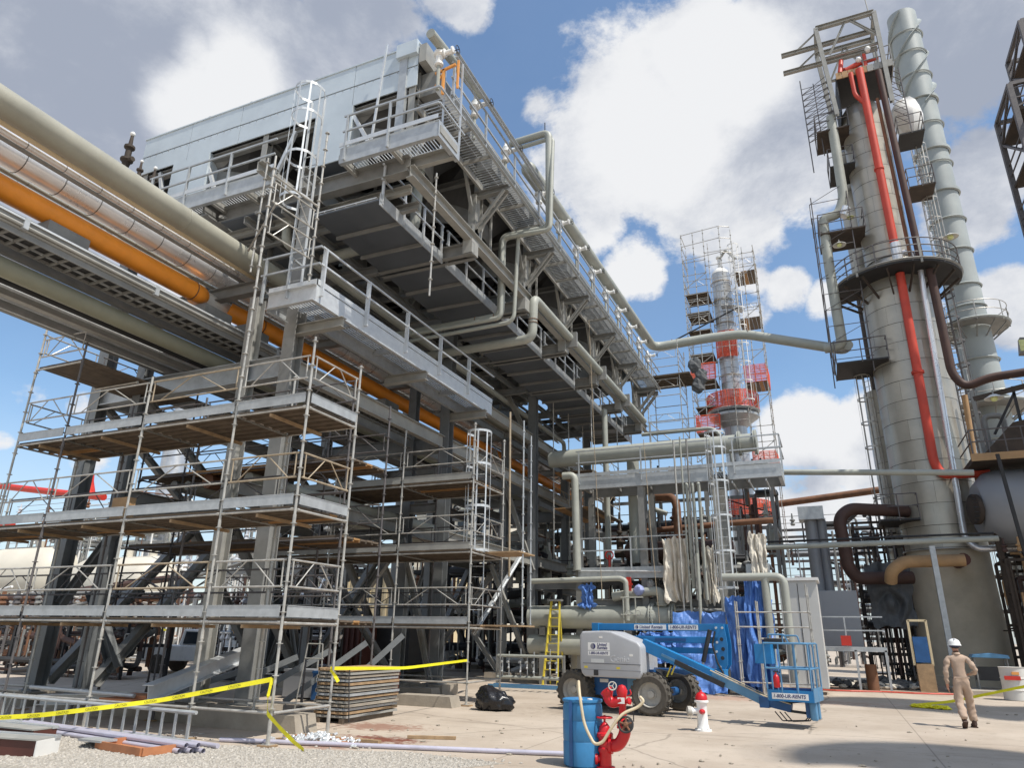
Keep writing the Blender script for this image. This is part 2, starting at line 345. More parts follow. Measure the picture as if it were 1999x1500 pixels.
def abs_inv(p):
    return ABS.get(p.name, Matrix.Identity(4))
def thing(name, label, cat, loc=(0, 0, 0), group=None):
    o = bpy.data.objects.new(name, None); COL.objects.link(o); o.empty_display_size = 0.2
    o.location = loc; ABS[o.name] = Matrix.Translation(Vector(loc)).inverted()
    o['label'] = label; o['category'] = cat
    if group: o['group'] = group
    return o
def tag(o, label, cat, group=None):
    o['label'] = label; o['category'] = cat
    if group: o['group'] = group
    return o
def setting(o): o['kind'] = 'structure'; return o
def stuff(o): o['kind'] = 'stuff'; return o
def share(src, parent, loc=(0, 0, 0), rot=(0, 0, 0), scl=(1, 1, 1), name=None):
    """another object on the same mesh, placed in the world, under parent"""
    o = bpy.data.objects.new(name or src.name.split('.')[0], src.data); COL.objects.link(o)
    o.location = loc; o.rotation_euler = rot; o.scale = scl
    if parent is not None: o.parent = parent; o.matrix_parent_inverse = abs_inv(parent)
    return o
def dup(root, loc, rz=0.0, label=None, group=None):
    r = root.copy(); COL.objects.link(r); r.location = loc; r.rotation_euler = (0, 0, rz)
    if label: r['label'] = label
    if group: r['group'] = group
    for ch in list(root.children):
        c = ch.copy(); COL.objects.link(c); c.parent = r
        for g in ch.children:
            d = g.copy(); COL.objects.link(d); d.parent = c
    return r
def text(name, body, size, m, parent, loc, rot, extr=0.002, align='LEFT', shear=0.0, bold=0.0, sx=1.0):
    cu = bpy.data.curves.new(name, 'FONT'); cu.body = body; cu.size = size; cu.extrude = extr; cu.align_x = align; cu.align_y = 'CENTER'
    cu.shear = shear; cu.offset = bold
    o = bpy.data.objects.new(name, cu); COL.objects.link(o)
    dg = bpy.context.evaluated_depsgraph_get(); me = bpy.data.meshes.new_from_object(o.evaluated_get(dg))
    bpy.data.objects.remove(o); me.materials.clear(); me.materials.append(MATS[m])
    t = link(name, me, parent); t.location = loc; t.rotation_euler = rot; t.scale = (sx, 1, 1)
    return t
def lthing(name, label, cat, loc=(0, 0, 0), rz=0.0, group=None):
    o = thing(name, label, cat, loc, group); ABS[o.name] = Matrix.Identity(4); o.rotation_euler = (0, 0, rz); return o
# ------------------------------------------------------------------ ground
def ground_mat():
    m = bpy.data.materials.new('yard_concrete'); m.use_nodes = True; t = m.node_tree; b = t.nodes['Principled BSDF']
    def n(ty, **k):
        q = t.nodes.new(ty)
        for a, v in k.items(): setattr(q, a, v)
        return q
    co = n('ShaderNodeTexCoord').outputs['Object']
    def noi(sc, det=7, ro=0.6, st=(1, 1, 1)):
        mp = n('ShaderNodeMapping'); t.links.new(co, mp.inputs[0]); mp.inputs['Scale'].default_value = st
        x = n('ShaderNodeTexNoise'); t.links.new(mp.outputs[0], x.inputs['Vector']); x.inputs['Scale'].default_value = sc
        x.inputs['Detail'].default_value = det; x.inputs['Roughness'].default_value = ro; return x.outputs['Fac']
    def mr(v, a, b_, c=0.0, d=1.0):
        x = n('ShaderNodeMapRange', interpolation_type='SMOOTHSTEP'); t.links.new(v, x.inputs['Value'])
        for k, q in zip(('From Min', 'From Max', 'To Min', 'To Max'), (a, b_, c, d)): x.inputs[k].default_value = q
        return x.outputs[0]
    def mixc(f, a, bc):
        x = n('ShaderNodeMix', data_type='RGBA'); t.links.new(f, x.inputs['Factor'])
        if isinstance(a, tuple): x.inputs['A'].default_value = a
        else: t.links.new(a, x.inputs['A'])
        x.inputs['B'].default_value = bc; return x.outputs['Result']
    def mm(op, a, b_):
        x = n('ShaderNodeMath', operation=op)
        for i, v in enumerate((a, b_)):
            if isinstance(v, (int, float)): x.inputs[i].default_value = v
            else: t.links.new(v, x.inputs[i])
        return x.outputs[0]
    c = mixc(mr(noi(0.35), 0.35, 0.68), (0.47, 0.40, 0.325, 1), (0.37, 0.305, 0.24, 1))
    c = mixc(mr(noi(2.2, 9, 0.7), 0.52, 0.75, 0, 0.6), c, (0.26, 0.215, 0.165, 1))
    c = mixc(mr(noi(1.3, 8, 0.65, (0.25, 1.6, 1)), 0.56, 0.74, 0, 0.55), c, (0.24, 0.20, 0.16, 1))
    c = mixc(mr(noi(30, 3, 0.5), 0.60, 0.74, 0, 0.5), c, (0.2, 0.17, 0.13, 1))
    c = mixc(mr(noi(5.5, 6, 0.6), 0.66, 0.72, 0, 0.6), c, (0.16, 0.13, 0.10, 1))
    nz = noi(1.6, 8, 0.7); nz2 = noi(5, 8, 0.7)
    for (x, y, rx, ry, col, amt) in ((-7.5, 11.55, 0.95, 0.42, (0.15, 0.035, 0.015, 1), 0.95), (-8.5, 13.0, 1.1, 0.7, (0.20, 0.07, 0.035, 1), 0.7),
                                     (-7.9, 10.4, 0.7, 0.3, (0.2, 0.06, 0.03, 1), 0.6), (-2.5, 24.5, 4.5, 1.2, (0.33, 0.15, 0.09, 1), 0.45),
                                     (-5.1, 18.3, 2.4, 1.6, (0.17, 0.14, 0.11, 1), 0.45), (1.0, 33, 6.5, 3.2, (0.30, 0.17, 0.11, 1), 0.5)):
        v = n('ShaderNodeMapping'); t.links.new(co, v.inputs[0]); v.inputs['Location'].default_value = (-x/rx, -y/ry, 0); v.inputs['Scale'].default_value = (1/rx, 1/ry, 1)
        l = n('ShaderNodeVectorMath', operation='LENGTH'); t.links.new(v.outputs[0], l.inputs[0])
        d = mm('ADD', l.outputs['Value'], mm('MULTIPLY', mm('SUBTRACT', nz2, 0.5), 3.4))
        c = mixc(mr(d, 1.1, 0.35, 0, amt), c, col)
    # fine cracks
    vo = n('ShaderNodeTexVoronoi', feature='DISTANCE_TO_EDGE'); vo.inputs['Scale'].default_value = 0.16
    wp = n('ShaderNodeMix', data_type='VECTOR'); t.links.new(co, wp.inputs['A']); nv = n('ShaderNodeTexNoise'); nv.inputs['Scale'].default_value = 0.9
    nv.inputs['Detail'].default_value = 6; t.links.new(co, nv.inputs['Vector']); t.links.new(nv.outputs['Color'], wp.inputs['B']); wp.inputs['Factor'].default_value = 0.35
    t.links.new(wp.outputs['Result'], vo.inputs['Vector'])
    c = mixc(mr(vo.outputs['Distance'], 0.004, 0.001, 0, 0.45), c, (0.12, 0.10, 0.08, 1))
    sp = n('ShaderNodeSeparateXYZ'); t.links.new(co, sp.inputs[0])
    for ax, off in (('X', 1.3), ('Y', 3.1)):
        fr = mm('FRACT', mm('ADD', mm('MULTIPLY', sp.outputs[ax], 1/6.1), off), 0.0)
        c = mixc(mr(mm('ABSOLUTE', mm('SUBTRACT', fr, 0.5), 0.0), 0.0028, 0.0012, 0, 0.55), c, (0.15, 0.125, 0.10, 1))
    t.links.new(c, b.inputs['Base Color']); b.inputs['Roughness'].default_value = 0.92
    bp = n('ShaderNodeBump'); bp.inputs['Strength'].default_value = 0.35; bp.inputs['Distance'].default_value = 0.02
    t.links.new(noi(14, 6, 0.7), bp.inputs['Height']); t.links.new(bp.outputs[0], b.inputs['Normal'])
    return m
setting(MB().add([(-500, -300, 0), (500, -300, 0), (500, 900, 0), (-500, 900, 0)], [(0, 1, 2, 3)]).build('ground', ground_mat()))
# gravel bed under the left foreground
edge = [(-40, 5.5), (-9.6, 5.5), (-5.2, 9.4), (-4.6, 10.35), (-6.3, 10.55), (-8.6, 9.75), (-10.4, 9.55), (-15, 9.9), (-40, 12)]
setting(MB().plate(edge, 0.0, 0.006).build('gravel_ground', 'gravel_bed'))
def inside(x, y, poly):
    c = False; n = len(poly)
    for i in range(n):
        x1, y1 = poly[i]; x2, y2 = poly[(i+1) % n]
        if (y1 > y) != (y2 > y) and x < (x2-x1)*(y-y1)/(y2-y1)+x1: c = not c
    return c
g = MB(); rnd = random.Random(5); cnt = 0
while cnt < 15000:
    x = rnd.uniform(-17, -4.4); y = rnd.uniform(7.0, 10.7)
    inn = inside(x, y, edge)
    if not inn and rnd.random() > 0.03: continue
    s = rnd.uniform(0.009, 0.026); a = rnd.random()*6.28; o = len(g.v)
    ca, sa = math.cos(a), math.sin(a); h = s*rnd.uniform(.5, .9); st = rnd.uniform(.7, 1.5)
    vs = []
    for (u, v, w) in ((-1, -.8, 0), (1, -.6, 0), (.8, 1, 0), (-.7, .9, 0), (-.5, -.5, 1), (.6, -.3, .9), (.3, .6, 1), (-.5, .4, .8)):
        u *= s*st; v *= s; vs.append((x+u*ca-v*sa, y+u*sa+v*ca, 0.004+w*h))
    g.add(vs, [(4, 5, 6, 7), (0, 1, 5, 4), (1, 2, 6, 5), (2, 3, 7, 6), (3, 0, 4, 7)]); cnt += 1
o = stuff(g.build('gravel', 'gravel')); o['label'] = 'pale crushed gravel spread over the ground in the foreground'

# ------------------------------------------------------------------ pipe rack and cooler frame
BY = [4.5, 12.45, 20.37, 28.3, 36.2, 44.1]
CX = {'cooler': (-11.45, -18.15), 'rack': (-12.8, -16.5)}
frm = thing('pipe_rack', 'grey steel pipe rack frame with paired columns carrying the pipes and the air coolers', 'pipe rack', (-14.8, 24, 0))
def hcol(x, y, z0, z1, h, w, m, parent, name='column', face='y'):
    b = MB(); b.box(x-h/2, x+h/2, y-w/2, y-w/2+.024, z0, z1) if face == 'y' else None
    b.box(x-h/2, x+h/2, y+w/2-.024, y+w/2, z0, z1); b.box(x-.009, x+.009, y-w/2+.024, y+w/2-.024, z0, z1)
    b.box(x-h/2-.1, x+h/2+.1, y-w/2-.1, y+w/2+.1, z0, z0+.03)
    return b.build(name, m, parent)
for i, y in enumerate(BY):
    w = .34
    if i == 0: continue
    if i <= 4:
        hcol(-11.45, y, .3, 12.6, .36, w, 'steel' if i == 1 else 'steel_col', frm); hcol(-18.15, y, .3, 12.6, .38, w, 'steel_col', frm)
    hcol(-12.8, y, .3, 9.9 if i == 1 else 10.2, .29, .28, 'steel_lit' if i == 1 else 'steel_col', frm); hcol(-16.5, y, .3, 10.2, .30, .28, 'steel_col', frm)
    for x in (-11.45, -12.8, -16.5, -18.15):
        if i > 4 and x in (-11.45, -18.15): continue
        MB().box(x-.55, x+.55, y-.5, y+.5, 0, .3).build('pedestal', 'conc_old', frm)
    # cross beams of the bent
    MB().ibeam((-18.15, y, 7.85), (-11.45, y, 7.85), .56, .26, .02, .014).build('beam', 'galv' if i == 1 else 'steel_col', frm)
    MB().ibeam((-16.5, y, 10.28), (-12.6, y, 10.28), .34, .24).build('beam', 'steel', frm)
    MB().ibeam((-16.5, y, 4.9 if i != 1 else 4.25), (-12.8, y, 4.9 if i != 1 else 4.25), .36, .22).build('beam', 'steel', frm)
    MB().ibeam((-18.3, y, 5.7), (-11.45, y, 5.7), .3, .2).build('beam', 'steel', frm) if i in (2, 3) else None
    if i <= 4: MB().ibeam((-18.9, y, 12.85), (-8.4, y, 12.85), .5, .28).build('beam', 'steel', frm)
    # half-bay support beams for the pipes
    if i < 5:
        ym = y+3.96
        if i: MB().ibeam((-16.6, ym, 10.35), (-12.7, ym, 10.35), .26, .2).build('beam', 'steel', frm)
        if i: MB().ibeam((-16.6, ym, 7.95), (-12.7, ym, 7.95), .3, .2).build('beam', 'steel', frm)
        for x in (-12.8, -16.5):
            for z in ((5.0, 7.95, 10.2) if i else ()): MB().ibeam((x, y+.2, z), (x, BY[i+1]-.2, z), .34, .2).build('beam', 'steel', frm)
        if i >= 1 and i <= 3:
            for z in (4.72, 7.85, 10.0):
                if z == 4.72 and i == 1: continue
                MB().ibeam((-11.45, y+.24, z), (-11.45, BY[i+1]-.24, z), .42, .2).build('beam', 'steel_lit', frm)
            for z in (3.7,):
                if i >= 3: MB().ibeam((-11.45, y+.24, z), (-11.45, BY[i+1]-.24, z), .3, .2).build('beam', 'steel', frm)
            MB().ibeam((-18.15, y+.24, 7.85), (-18.15, BY[i+1]-.24, 7.85), .4, .2).build('beam', 'steel', frm)
# main girders under the coolers
for x in (-11.45, -14.8, -18.15):
    MB().ibeam((x, 11.9, 12.95), (x, 37.2, 12.95), .66, .34, .03, .02).build('girder', 'steel', frm)
MB().ibeam((-8.3, 12.3, 12.55), (-8.3, 37.2, 12.55), .34, .22).build('girder', 'steel_lit', frm)
# diagonal braces
def brace(p, q, w=.18, m='steel_lit', par=None):
    return MB().ibeam(p, q, w, w, .014, .01).build('brace', m, par or frm)
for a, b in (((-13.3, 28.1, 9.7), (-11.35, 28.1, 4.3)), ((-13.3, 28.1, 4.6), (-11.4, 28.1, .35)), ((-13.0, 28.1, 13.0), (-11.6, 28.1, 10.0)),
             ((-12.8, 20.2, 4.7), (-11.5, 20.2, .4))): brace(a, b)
for y in (20.37, 28.3, 36.2):
    for (xa, xb) in ((-18.0, -16.6), (-16.4, -13.0)):
        brace((xa, y, 4.6), (xb, y, .4), .2, 'steel'); brace((xb, y, 4.6), (xa, y, .4), .2, 'steel')
for x in (-18.15, -16.5):
    for i in (1, 2, 3):
        brace((x, BY[i]+.3, .5), (x, BY[i]+3.96, 4.7), .24, 'steel'); brace((x, BY[i]+3.96, 4.7), (x, BY[i+1]-.3, .5), .24, 'steel')
        brace((x, BY[i]+.3, 7.6), (x, BY[i]+3.96, 5.1), .18, 'steel')
brace((-16.4, 12.45, 4.1), (-17.9, 12.45, 2.3), .2, 'steel_col'); brace((-16.3, 13.1, .8), (-17.7, 13.1, 2.7), .26, 'steel_col')
# yellow lamps and little brackets on the rack
for x, y, z in ((-9.7, 33, 8.9), (-9.9, 35, 9.2)):
    MB().box(x-.5, x+.5, y-.2, y+.2, z, z+.25).build('light_box', 'yellow', frm)

# ------------------------------------------------------------------ pipes on the rack (all run the length of the rack)
def ypipe(name, x, z, r, m, label, y0=-1, y1=46, bands=0, bandlen=.9, n=18):
    t = thing(name, label, 'pipe', (x, y0, z), 'pipes on the overhead rack')
    MB().tube((x, y0, z), (x, y1, z), r, n).build('pipe_run', m, t, smooth=True)
    if bands:
        rg = MB().ring((0, 0, 0), r+.002, max(.006, r*.035), 20, 5, (0, 1, 0)).build('band', 'band', t, smooth=True)
        rg.location = (x, y0+.4, z)
        k = 1
        while y0+.4+k*bandlen < y1 and k < bands:
            share(rg, t, (x, y0+.4+k*bandlen, z)); k += 1
    return t
t = ypipe('overhead_pipe', -12.9, 10.86, .28, 'pipe_beige', 'largest weathered beige pipe on top of the rack, nearest the air coolers')
for y in (9.9, 13.2): MB().ring((-12.9, y, 10.86), .285, .012, 24, 6, (0, 1, 0)).build('weld_band', 'pipe_beige', t)
ypipe('overhead_pipe', -13.27, 10.76, .085, 'pipe_cream', 'slim cream-yellow pipe directly under the big beige one', y1=40)
ypipe('overhead_pipe', -13.47, 10.70, .075, 'silver', 'slim silver clad pipe with dark bands above the big silver one', bands=36, bandlen=.8)
ypipe('overhead_pipe', -13.62, 10.66, .05, 'steel', 'thin dull grey pipe beside the slim banded silver pipe')
ypipe('overhead_pipe', -14.12, 10.74, .30, 'silver', 'big shiny silver insulated pipe with dark ring bands', bands=40, bandlen=.83, n=28)
ypipe('overhead_pipe', -14.62, 10.82, .065, 'silver', 'thin banded silver pipe below the big silver one', bands=30, bandlen=.9)
ypipe('overhead_pipe', -14.84, 10.78, .055, 'pipe_beige', 'thin beige pipe between the big silver and the orange pipe', bands=30, bandlen=.9)
ypipe('overhead_pipe', -15.06, 10.78, .05, 'steel', 'thin grey pipe just above the orange pipe', bands=20, bandlen=1.0)
# orange pipe with an offset
t = thing('orange_pipe', 'bright orange pipe running under the silver pipes', 'pipe', (-13.9, 5, 9.84))
MB().pipe([(-13.9, -1, 9.84), (-13.9, 11.6, 9.84), (-14.5, 11.95, 10.1)], .245, n=22, bend=.3).build('pipe_run', 'pipe_orange', t, True)
MB().pipe([(-14.3, 12.9, 10.05), (-13.9, 13.5, 9.84), (-13.9, 44, 9.84)], .245, n=22, bend=.35).build('pipe_run', 'pipe_orange', t, True)
MB().tube((-14.45, 11.9, 10.1), (-14.5, 12.95, 10.1), .235, 20).build('sleeve', 'white', t, True)
for y in (11.3, 13.7): MB().ring((-13.9, y, 9.84), .25, .014, 24, 6, (0, 1, 0)).build('weld_band', 'rust_pipe', t)
for y in (8.0, 12.1, 13.5, 20.3, 28.3):
    MB().box(-14.12, -13.68, y-.5, y+.4, 9.34, 9.6).build('pipe_shoe', 'steel', t)
# lower level
def ybeam(x, z, h, w, m, label, y0=-1, y1=44):
    o = MB().ibeam((x, y0, z), (x, y1, z), h, w).build('rack_beam', m); tag(o, label, 'beam', 'beams along the overhead rack'); return o
ybeam(-13.72, 9.24, .2, .20, 'steel', 'dark grey beam running right under the orange pipe')
t = thing('cable_channel', 'long grey steel channel with a painted highlight strip on top beside the cable ladder', 'cable channel', (-13.5, 5, 9.1))
MB().box(-13.50, -13.32, -1, 44, 8.98, 9.10).build('tray_body', 'steel', t)
for q, zq in ((-13.33, 9.0), (-13.4, 8.96)): MB().tube((q, -1, zq), (q, 44, zq), .035, 8).build('conduit', 'steel_lit', t, True)
MB().box(-13.31, -13.28, -1, 44, 9.10, 9.14).build('tray_highlight', 'galv_bright', t)  # brighter strip puts the highlight along the channel top into the colour
for y in (6.9, 9.9, 13.9): MB().box(-13.4, -13.27, y-.05, y+.05, 8.93, 9.16).build('clamp', 'galv', t)
t = thing('cable_ladder', 'open cable ladder of closely spaced rungs under the rack', 'cable tray', (-13.7, 5, 8.9))
for x in (-13.42, -14.02): MB().box(x-.02, x+.02, -1, 44, 8.80, 8.92).build('side_rail', 'steel', t)
MB().box(-13.74, -13.71, -1, 44, 8.80, 8.84).build('side_rail', 'galv', t)
rg = MB().box(-14.0, -13.44, -.03, .03, 8.80, 8.84).build('rung', 'steel', t); rg.location = (0, -.8, 0)
for k in range(1, 110): share(rg, t, (0, -.8+.3*k, 0))
MB().box(-14.0, -13.45, -1, 44, 8.86, 8.95).build('cables', 'dark', t)
ybeam(-14.35, 8.9, .26, .12, 'steel', 'narrow grey beam on the far side of the cable ladder')
t = thing('cable_tray_cover', 'flat yellow warning plate hanging below the cable ladder', 'sign', (-14.2, 8.7, 8.5))
MB().box(-14.4, -14.15, 8.3, 9.1, 8.56, 8.58).build('plate', 'yellow', t)
t = ypipe('low_pipe', -14.2, 8.44, .2, 'pipe_green', 'olive green pipe on the lower level of the rack', y1=44)
MB().ring((-14.2, 6.7, 8.44), .205, .02, 24, 6, (0, 1, 0)).build('collar', 'rust_pipe', t)
ypipe('low_pipe', -14.75, 8.42, .06, 'dark', 'dark thin pipe beyond the olive green pipe')
ybeam(-15.25, 8.43, .2, .17, 'steel_lit', 'wide grey beam, second from the outer edge of the rack')
ybeam(-15.95, 8.43, .26, .17, 'steel', 'outermost deep grey beam at the edge of the rack')
for x, lb in ((-15.0, 'thin light-catching tube added between the dark pipe and the second outer rack beam'), (-15.6, 'thin light-catching tube added between the two outermost beams of the rack'), (-16.2, 'thin light-catching tube added at the very outside of the rack')):
    tag(MB().tube((x, -1, 8.43), (x, 44, 8.43), .04, 8).build('glint_tube', 'galv'), lb, 'pipe', 'light-catching tubes on the rack')  # thin bright tubes added to catch light like lit beam edges
# second, deeper pipe level with many grey pipes, seen from below
for k, (x, z, r, m) in enumerate(((-13.3, 5.42, .16, 'pipe_grey'), (-14.0, 5.40, .13, 'steel'), (-14.7, 5.45, .2, 'rust_pipe'), (-15.4, 5.38, .12, 'pipe_grey'), (-15.9, 5.4, .14, 'steel'))):
    o = MB().tube((x, 13.5, z), (x, 44, z), r, 10).build('mid_level_pipe', m, smooth=True)
    tag(o, ['grey pipe nearest the ladder column on the middle level of the rack', 'dull dark pipe, second from the ladder column on the middle level', 'thick rusty pipe in the centre of the middle level of the rack', 'slim grey pipe just beyond the thick rusty one on the middle level', 'farthest, outermost pipe on the middle level of the rack'][k], 'pipe', 'pipes on the middle level of the rack')
# white vent with valves standing beyond the big beige pipe
t = thing('relief_valve', 'dark relief valves with small ball tops rising past the beige pipe', 'valve', (-18, 12, 14))
def relief(b, x, y, z, s=1.0):
    b.lathe([(.16*s, 0), (.16*s, .08*s), (.09*s, .12*s), (.14*s, .35*s), (.2*s, .4*s), (.2*s, .47*s), (.1*s, .5*s), (.1*s, .85*s), (.17*s, .9*s), (.17*s, .98*s), (.07*s, 1.02*s), (.05*s, 1.4*s)], 12, (x, y, z))
    b.tube((x, y, z+.4*s), (x+.3*s, y, z+.4*s), .09*s, 8)
    return b
for k, (x, y, z, s) in enumerate(((-18.75, 12.0, 15.3, .95), (-18.0, 12.0, 14.55, .6), (-17.3, 12.0, 13.95, .7))):
    relief(MB(), x, y, z, s).build('valve_body', 'dark_grime', t, True)
    MB().tube((x, y, 13.0), (x, y, z+.02), .09, 8).build('riser', 'brown_pipe', t)
    MB().blob((x, y, z+1.48*s), .09*s, .09*s, .09*s).build('ball_cap', 'white', t, True)
MB().tube((-19.0, 12.0, 15.05), (-16.9, 12.0, 13.2), .08, 8).build('header', 'brown_pipe', t)
# ------------------------------------------------------------------ railings, gratings, ladders
def railing(par, pts, z, n_or_sp=1.9, h=1.07, m='galv', toe=True, pw=.065, z_side=0.0, tm=None):
    """pts: polyline of the walkway edge in XY"""
    for a, b in zip(pts[:-1], pts[1:]):
        a = Vector((*a, z)); b = Vector((*b, z)); ln = (b-a).length; k = max(1, round(ln/n_or_sp))
        for zz, nm in ((h, 'top_rail'), (h*.55, 'mid_rail')):
            MB().bar(a+Vector((0, 0, zz)), b+Vector((0, 0, zz)), .045, .045).build(nm, m, par)
        if toe: MB().bar(a+Vector((0, 0, .07)), b+Vector((0, 0, .07)), .008, .12).build('toe_board', tm or m, par)
        for i in range(k+1):
            if i == k and (pts[-1] != (b.x, b.y)) : continue
            p = a.lerp(b, i/k if k else 0)
            if i == 0: p = a.lerp(b, min(.12/ln, .3))
            if i == k: p = a.lerp(b, 1-min(.12/ln, .3))
            MB().bar(p+Vector((0, 0, -z_side)), p+Vector((0, 0, h)), pw, .05, (b-a).normalized()).build('rail_post', m, par)
def grating(par, x0, x1, y0, y1, z, m='galv_bright', sp=.085, along='x', name='grating'):
    b = MB()
    if along == 'x':
        k = int((y1-y0)/sp)
        for i in range(k+1): y = y0+(y1-y0)*i/k; b.box(x0, x1, y-.004, y+.004, z-.03, z)
        k = int((x1-x0)/.3)
        for i in range(k+1): x = x0+(x1-x0)*i/k; b.box(x-.004, x+.004, y0, y1, z-.012, z+.001)
    else:
        k = int((x1-x0)/sp)
        for i in range(k+1): x = x0+(x1-x0)*i/k; b.box(x-.004, x+.004, y0, y1, z-.03, z)
        k = int((y1-y0)/.3)
        for i in range(k+1): y = y0+(y1-y0)*i/k; b.box(x0, x1, y-.004, y+.004, z-.012, z+.001)
    return b.build(name, m, par)
def cage_ladder(par, x, y, z0, z1, cz0, face=(0, -1), m='galv_bright', w=.42, depth=.72, top=1.1):
    f = Vector((face[0], face[1], 0)); s = Vector((-f.y, f.x, 0)); c = Vector((x, y, 0)); Z = Vector((0, 0, 1))
    for k in (-1, 1): MB().bar(c+s*k*w/2+Z*z0, c+s*k*w/2+Z*(z1+top), .02, .07, f).build('stringer', m, par)
    rg = MB().tube(-s*w/2, s*w/2, .012, 6).build('rung', 'galv', par); rg.location = c+Z*(z0+.3)
    k = 1
    while z0+.3+.3*k < z1: share(rg, par, c+Z*(z0+.3+.3*k)); k += 1
    zs = []; z = cz0
    while z < z1+top+.05: zs.append(z); z += 1.25
    if zs and zs[-1] < z1+top-.3: zs.append(z1+top)
    R_ = .36
    for z in zs:
        b = MB(); pts = [c+s*w/2+Z*z, c+s*R_+f*(depth-R_)*.6+Z*z]
        for q in range(9):
            t = math.pi*q/8; pts.append(c+f*(depth-R_)+s*R_*math.cos(t)+f*R_*math.sin(t)+Z*z)
        pts += [c-s*R_+f*(depth-R_)*.6+Z*z, c-s*w/2+Z*z]
        for p, q in zip(pts[:-1], pts[1:]): b.bar(p, q, .012, .07)
        b.build('cage_hoop', m, par)
    for t in (0, math.pi*.25, math.pi*.5, math.pi*.75, math.pi):
        p = c+f*(depth-R_)+s*R_*math.cos(t)+f*R_*math.sin(t)
        MB().bar(p+Z*zs[0], p+Z*zs[-1], .045, .01, (f*math.sin(t)+s*math.cos(t))).build('cage_strap', m, par)

# ------------------------------------------------------------------ air coolers
ac = thing('air_cooler_bank', 'long bank of galvanised air coolers on top of the steel frame', 'air cooler', (-13.6, 24, 13.2))
X0, X1, Y0, Y1 = -18.8, -8.45, 12.55, 37.0
nx = 5; dx = (X1-X0)/nx
for i in range(nx):
    a = X0+i*dx+.008; b = X0+(i+1)*dx-.008
    MB().box(a, b, Y0-.02-(i % 2)*.004, Y0+.02, 16.17, 16.86).build('cladding_panel', 'galv_panel', ac)
    MB().box(a, b, Y0-.012-(i % 2)*.004, Y0+.02, 15.50, 16.14).build('cladding_panel', 'galv_panel', ac)
    q = MB()
    for k in range(8): q.tube((a+.1+k*(b-a-.2)/7, Y0-.02, 16.1), (a+.1+k*(b-a-.2)/7, Y0-.035, 16.1), .014, 6)
    q.build('bolts', 'galv', ac)
MB().box(X0-.03, X1+.03, Y0-.05, Y0+.06, 16.86, 16.90).build('cap_flashing', 'galv_panel', ac)
for a, b, z in ((-17.25, -15.75, 14.1), (-11.75, -10.5, 13.75)):
    MB().box(a, b, Y0-.03, Y0, z, 15.49).build('cladding_panel', 'galv_panel', ac)
    MB().box(b, b+.02, Y0-.03, Y0+.9, z, 15.49).build('cladding_panel', 'galv_panel', ac)
    MB().box(a, b, Y0, Y0+.9, z, z+.02).build('cladding_panel', 'deck_sheet', ac)
for x in (-16.2, -12.0, -14.5, -9.4): MB().ring((x, Y0+.1, 16.98), .09, .022, 14, 6, (0, 1, 0)).build('lifting_eye', 'galv', ac)
for i in range(7):           # side cladding towards the walkway, header boxes
    y = Y0+.05+i*(Y1-Y0)/7
    MB().box(X1, X1+.03, y, y+(Y1-Y0)/7-.03, 16.25, 16.85).build('cladding_panel', 'steel_lit', ac)
    MB().box(X1-.1, X1+.42, y+.25, y+(Y1-Y0)/7-.2, 15.35, 16.1).build('header_box', 'steel', ac)
    MB().box(X0-.03, X0, y, y+(Y1-Y0)/7-.03, 15.5, 16.85).build('cladding_panel', 'galv_panel', ac)
MB().box(X0+.05, X1-.05, Y0+.1, Y1, 16.15, 16.6).build('tube_bundle', 'fin', ac)
MB().box(X0+.05, X1-.05, Y1-.02, Y1+.03, 15.5, 16.85).build('cladding_panel', 'galv_panel', ac)
k = MB()
for i in range(60): yy = Y0+.3+i*.405; k.box(X0+.1, X1-.1, yy, yy+.03, 16.08, 16.15)
k.build('fin_rows', 'steel', ac)
FY = [14.55+3.96*i for i in range(6)]; FX = (-16.15, -11.0)
ring0 = None
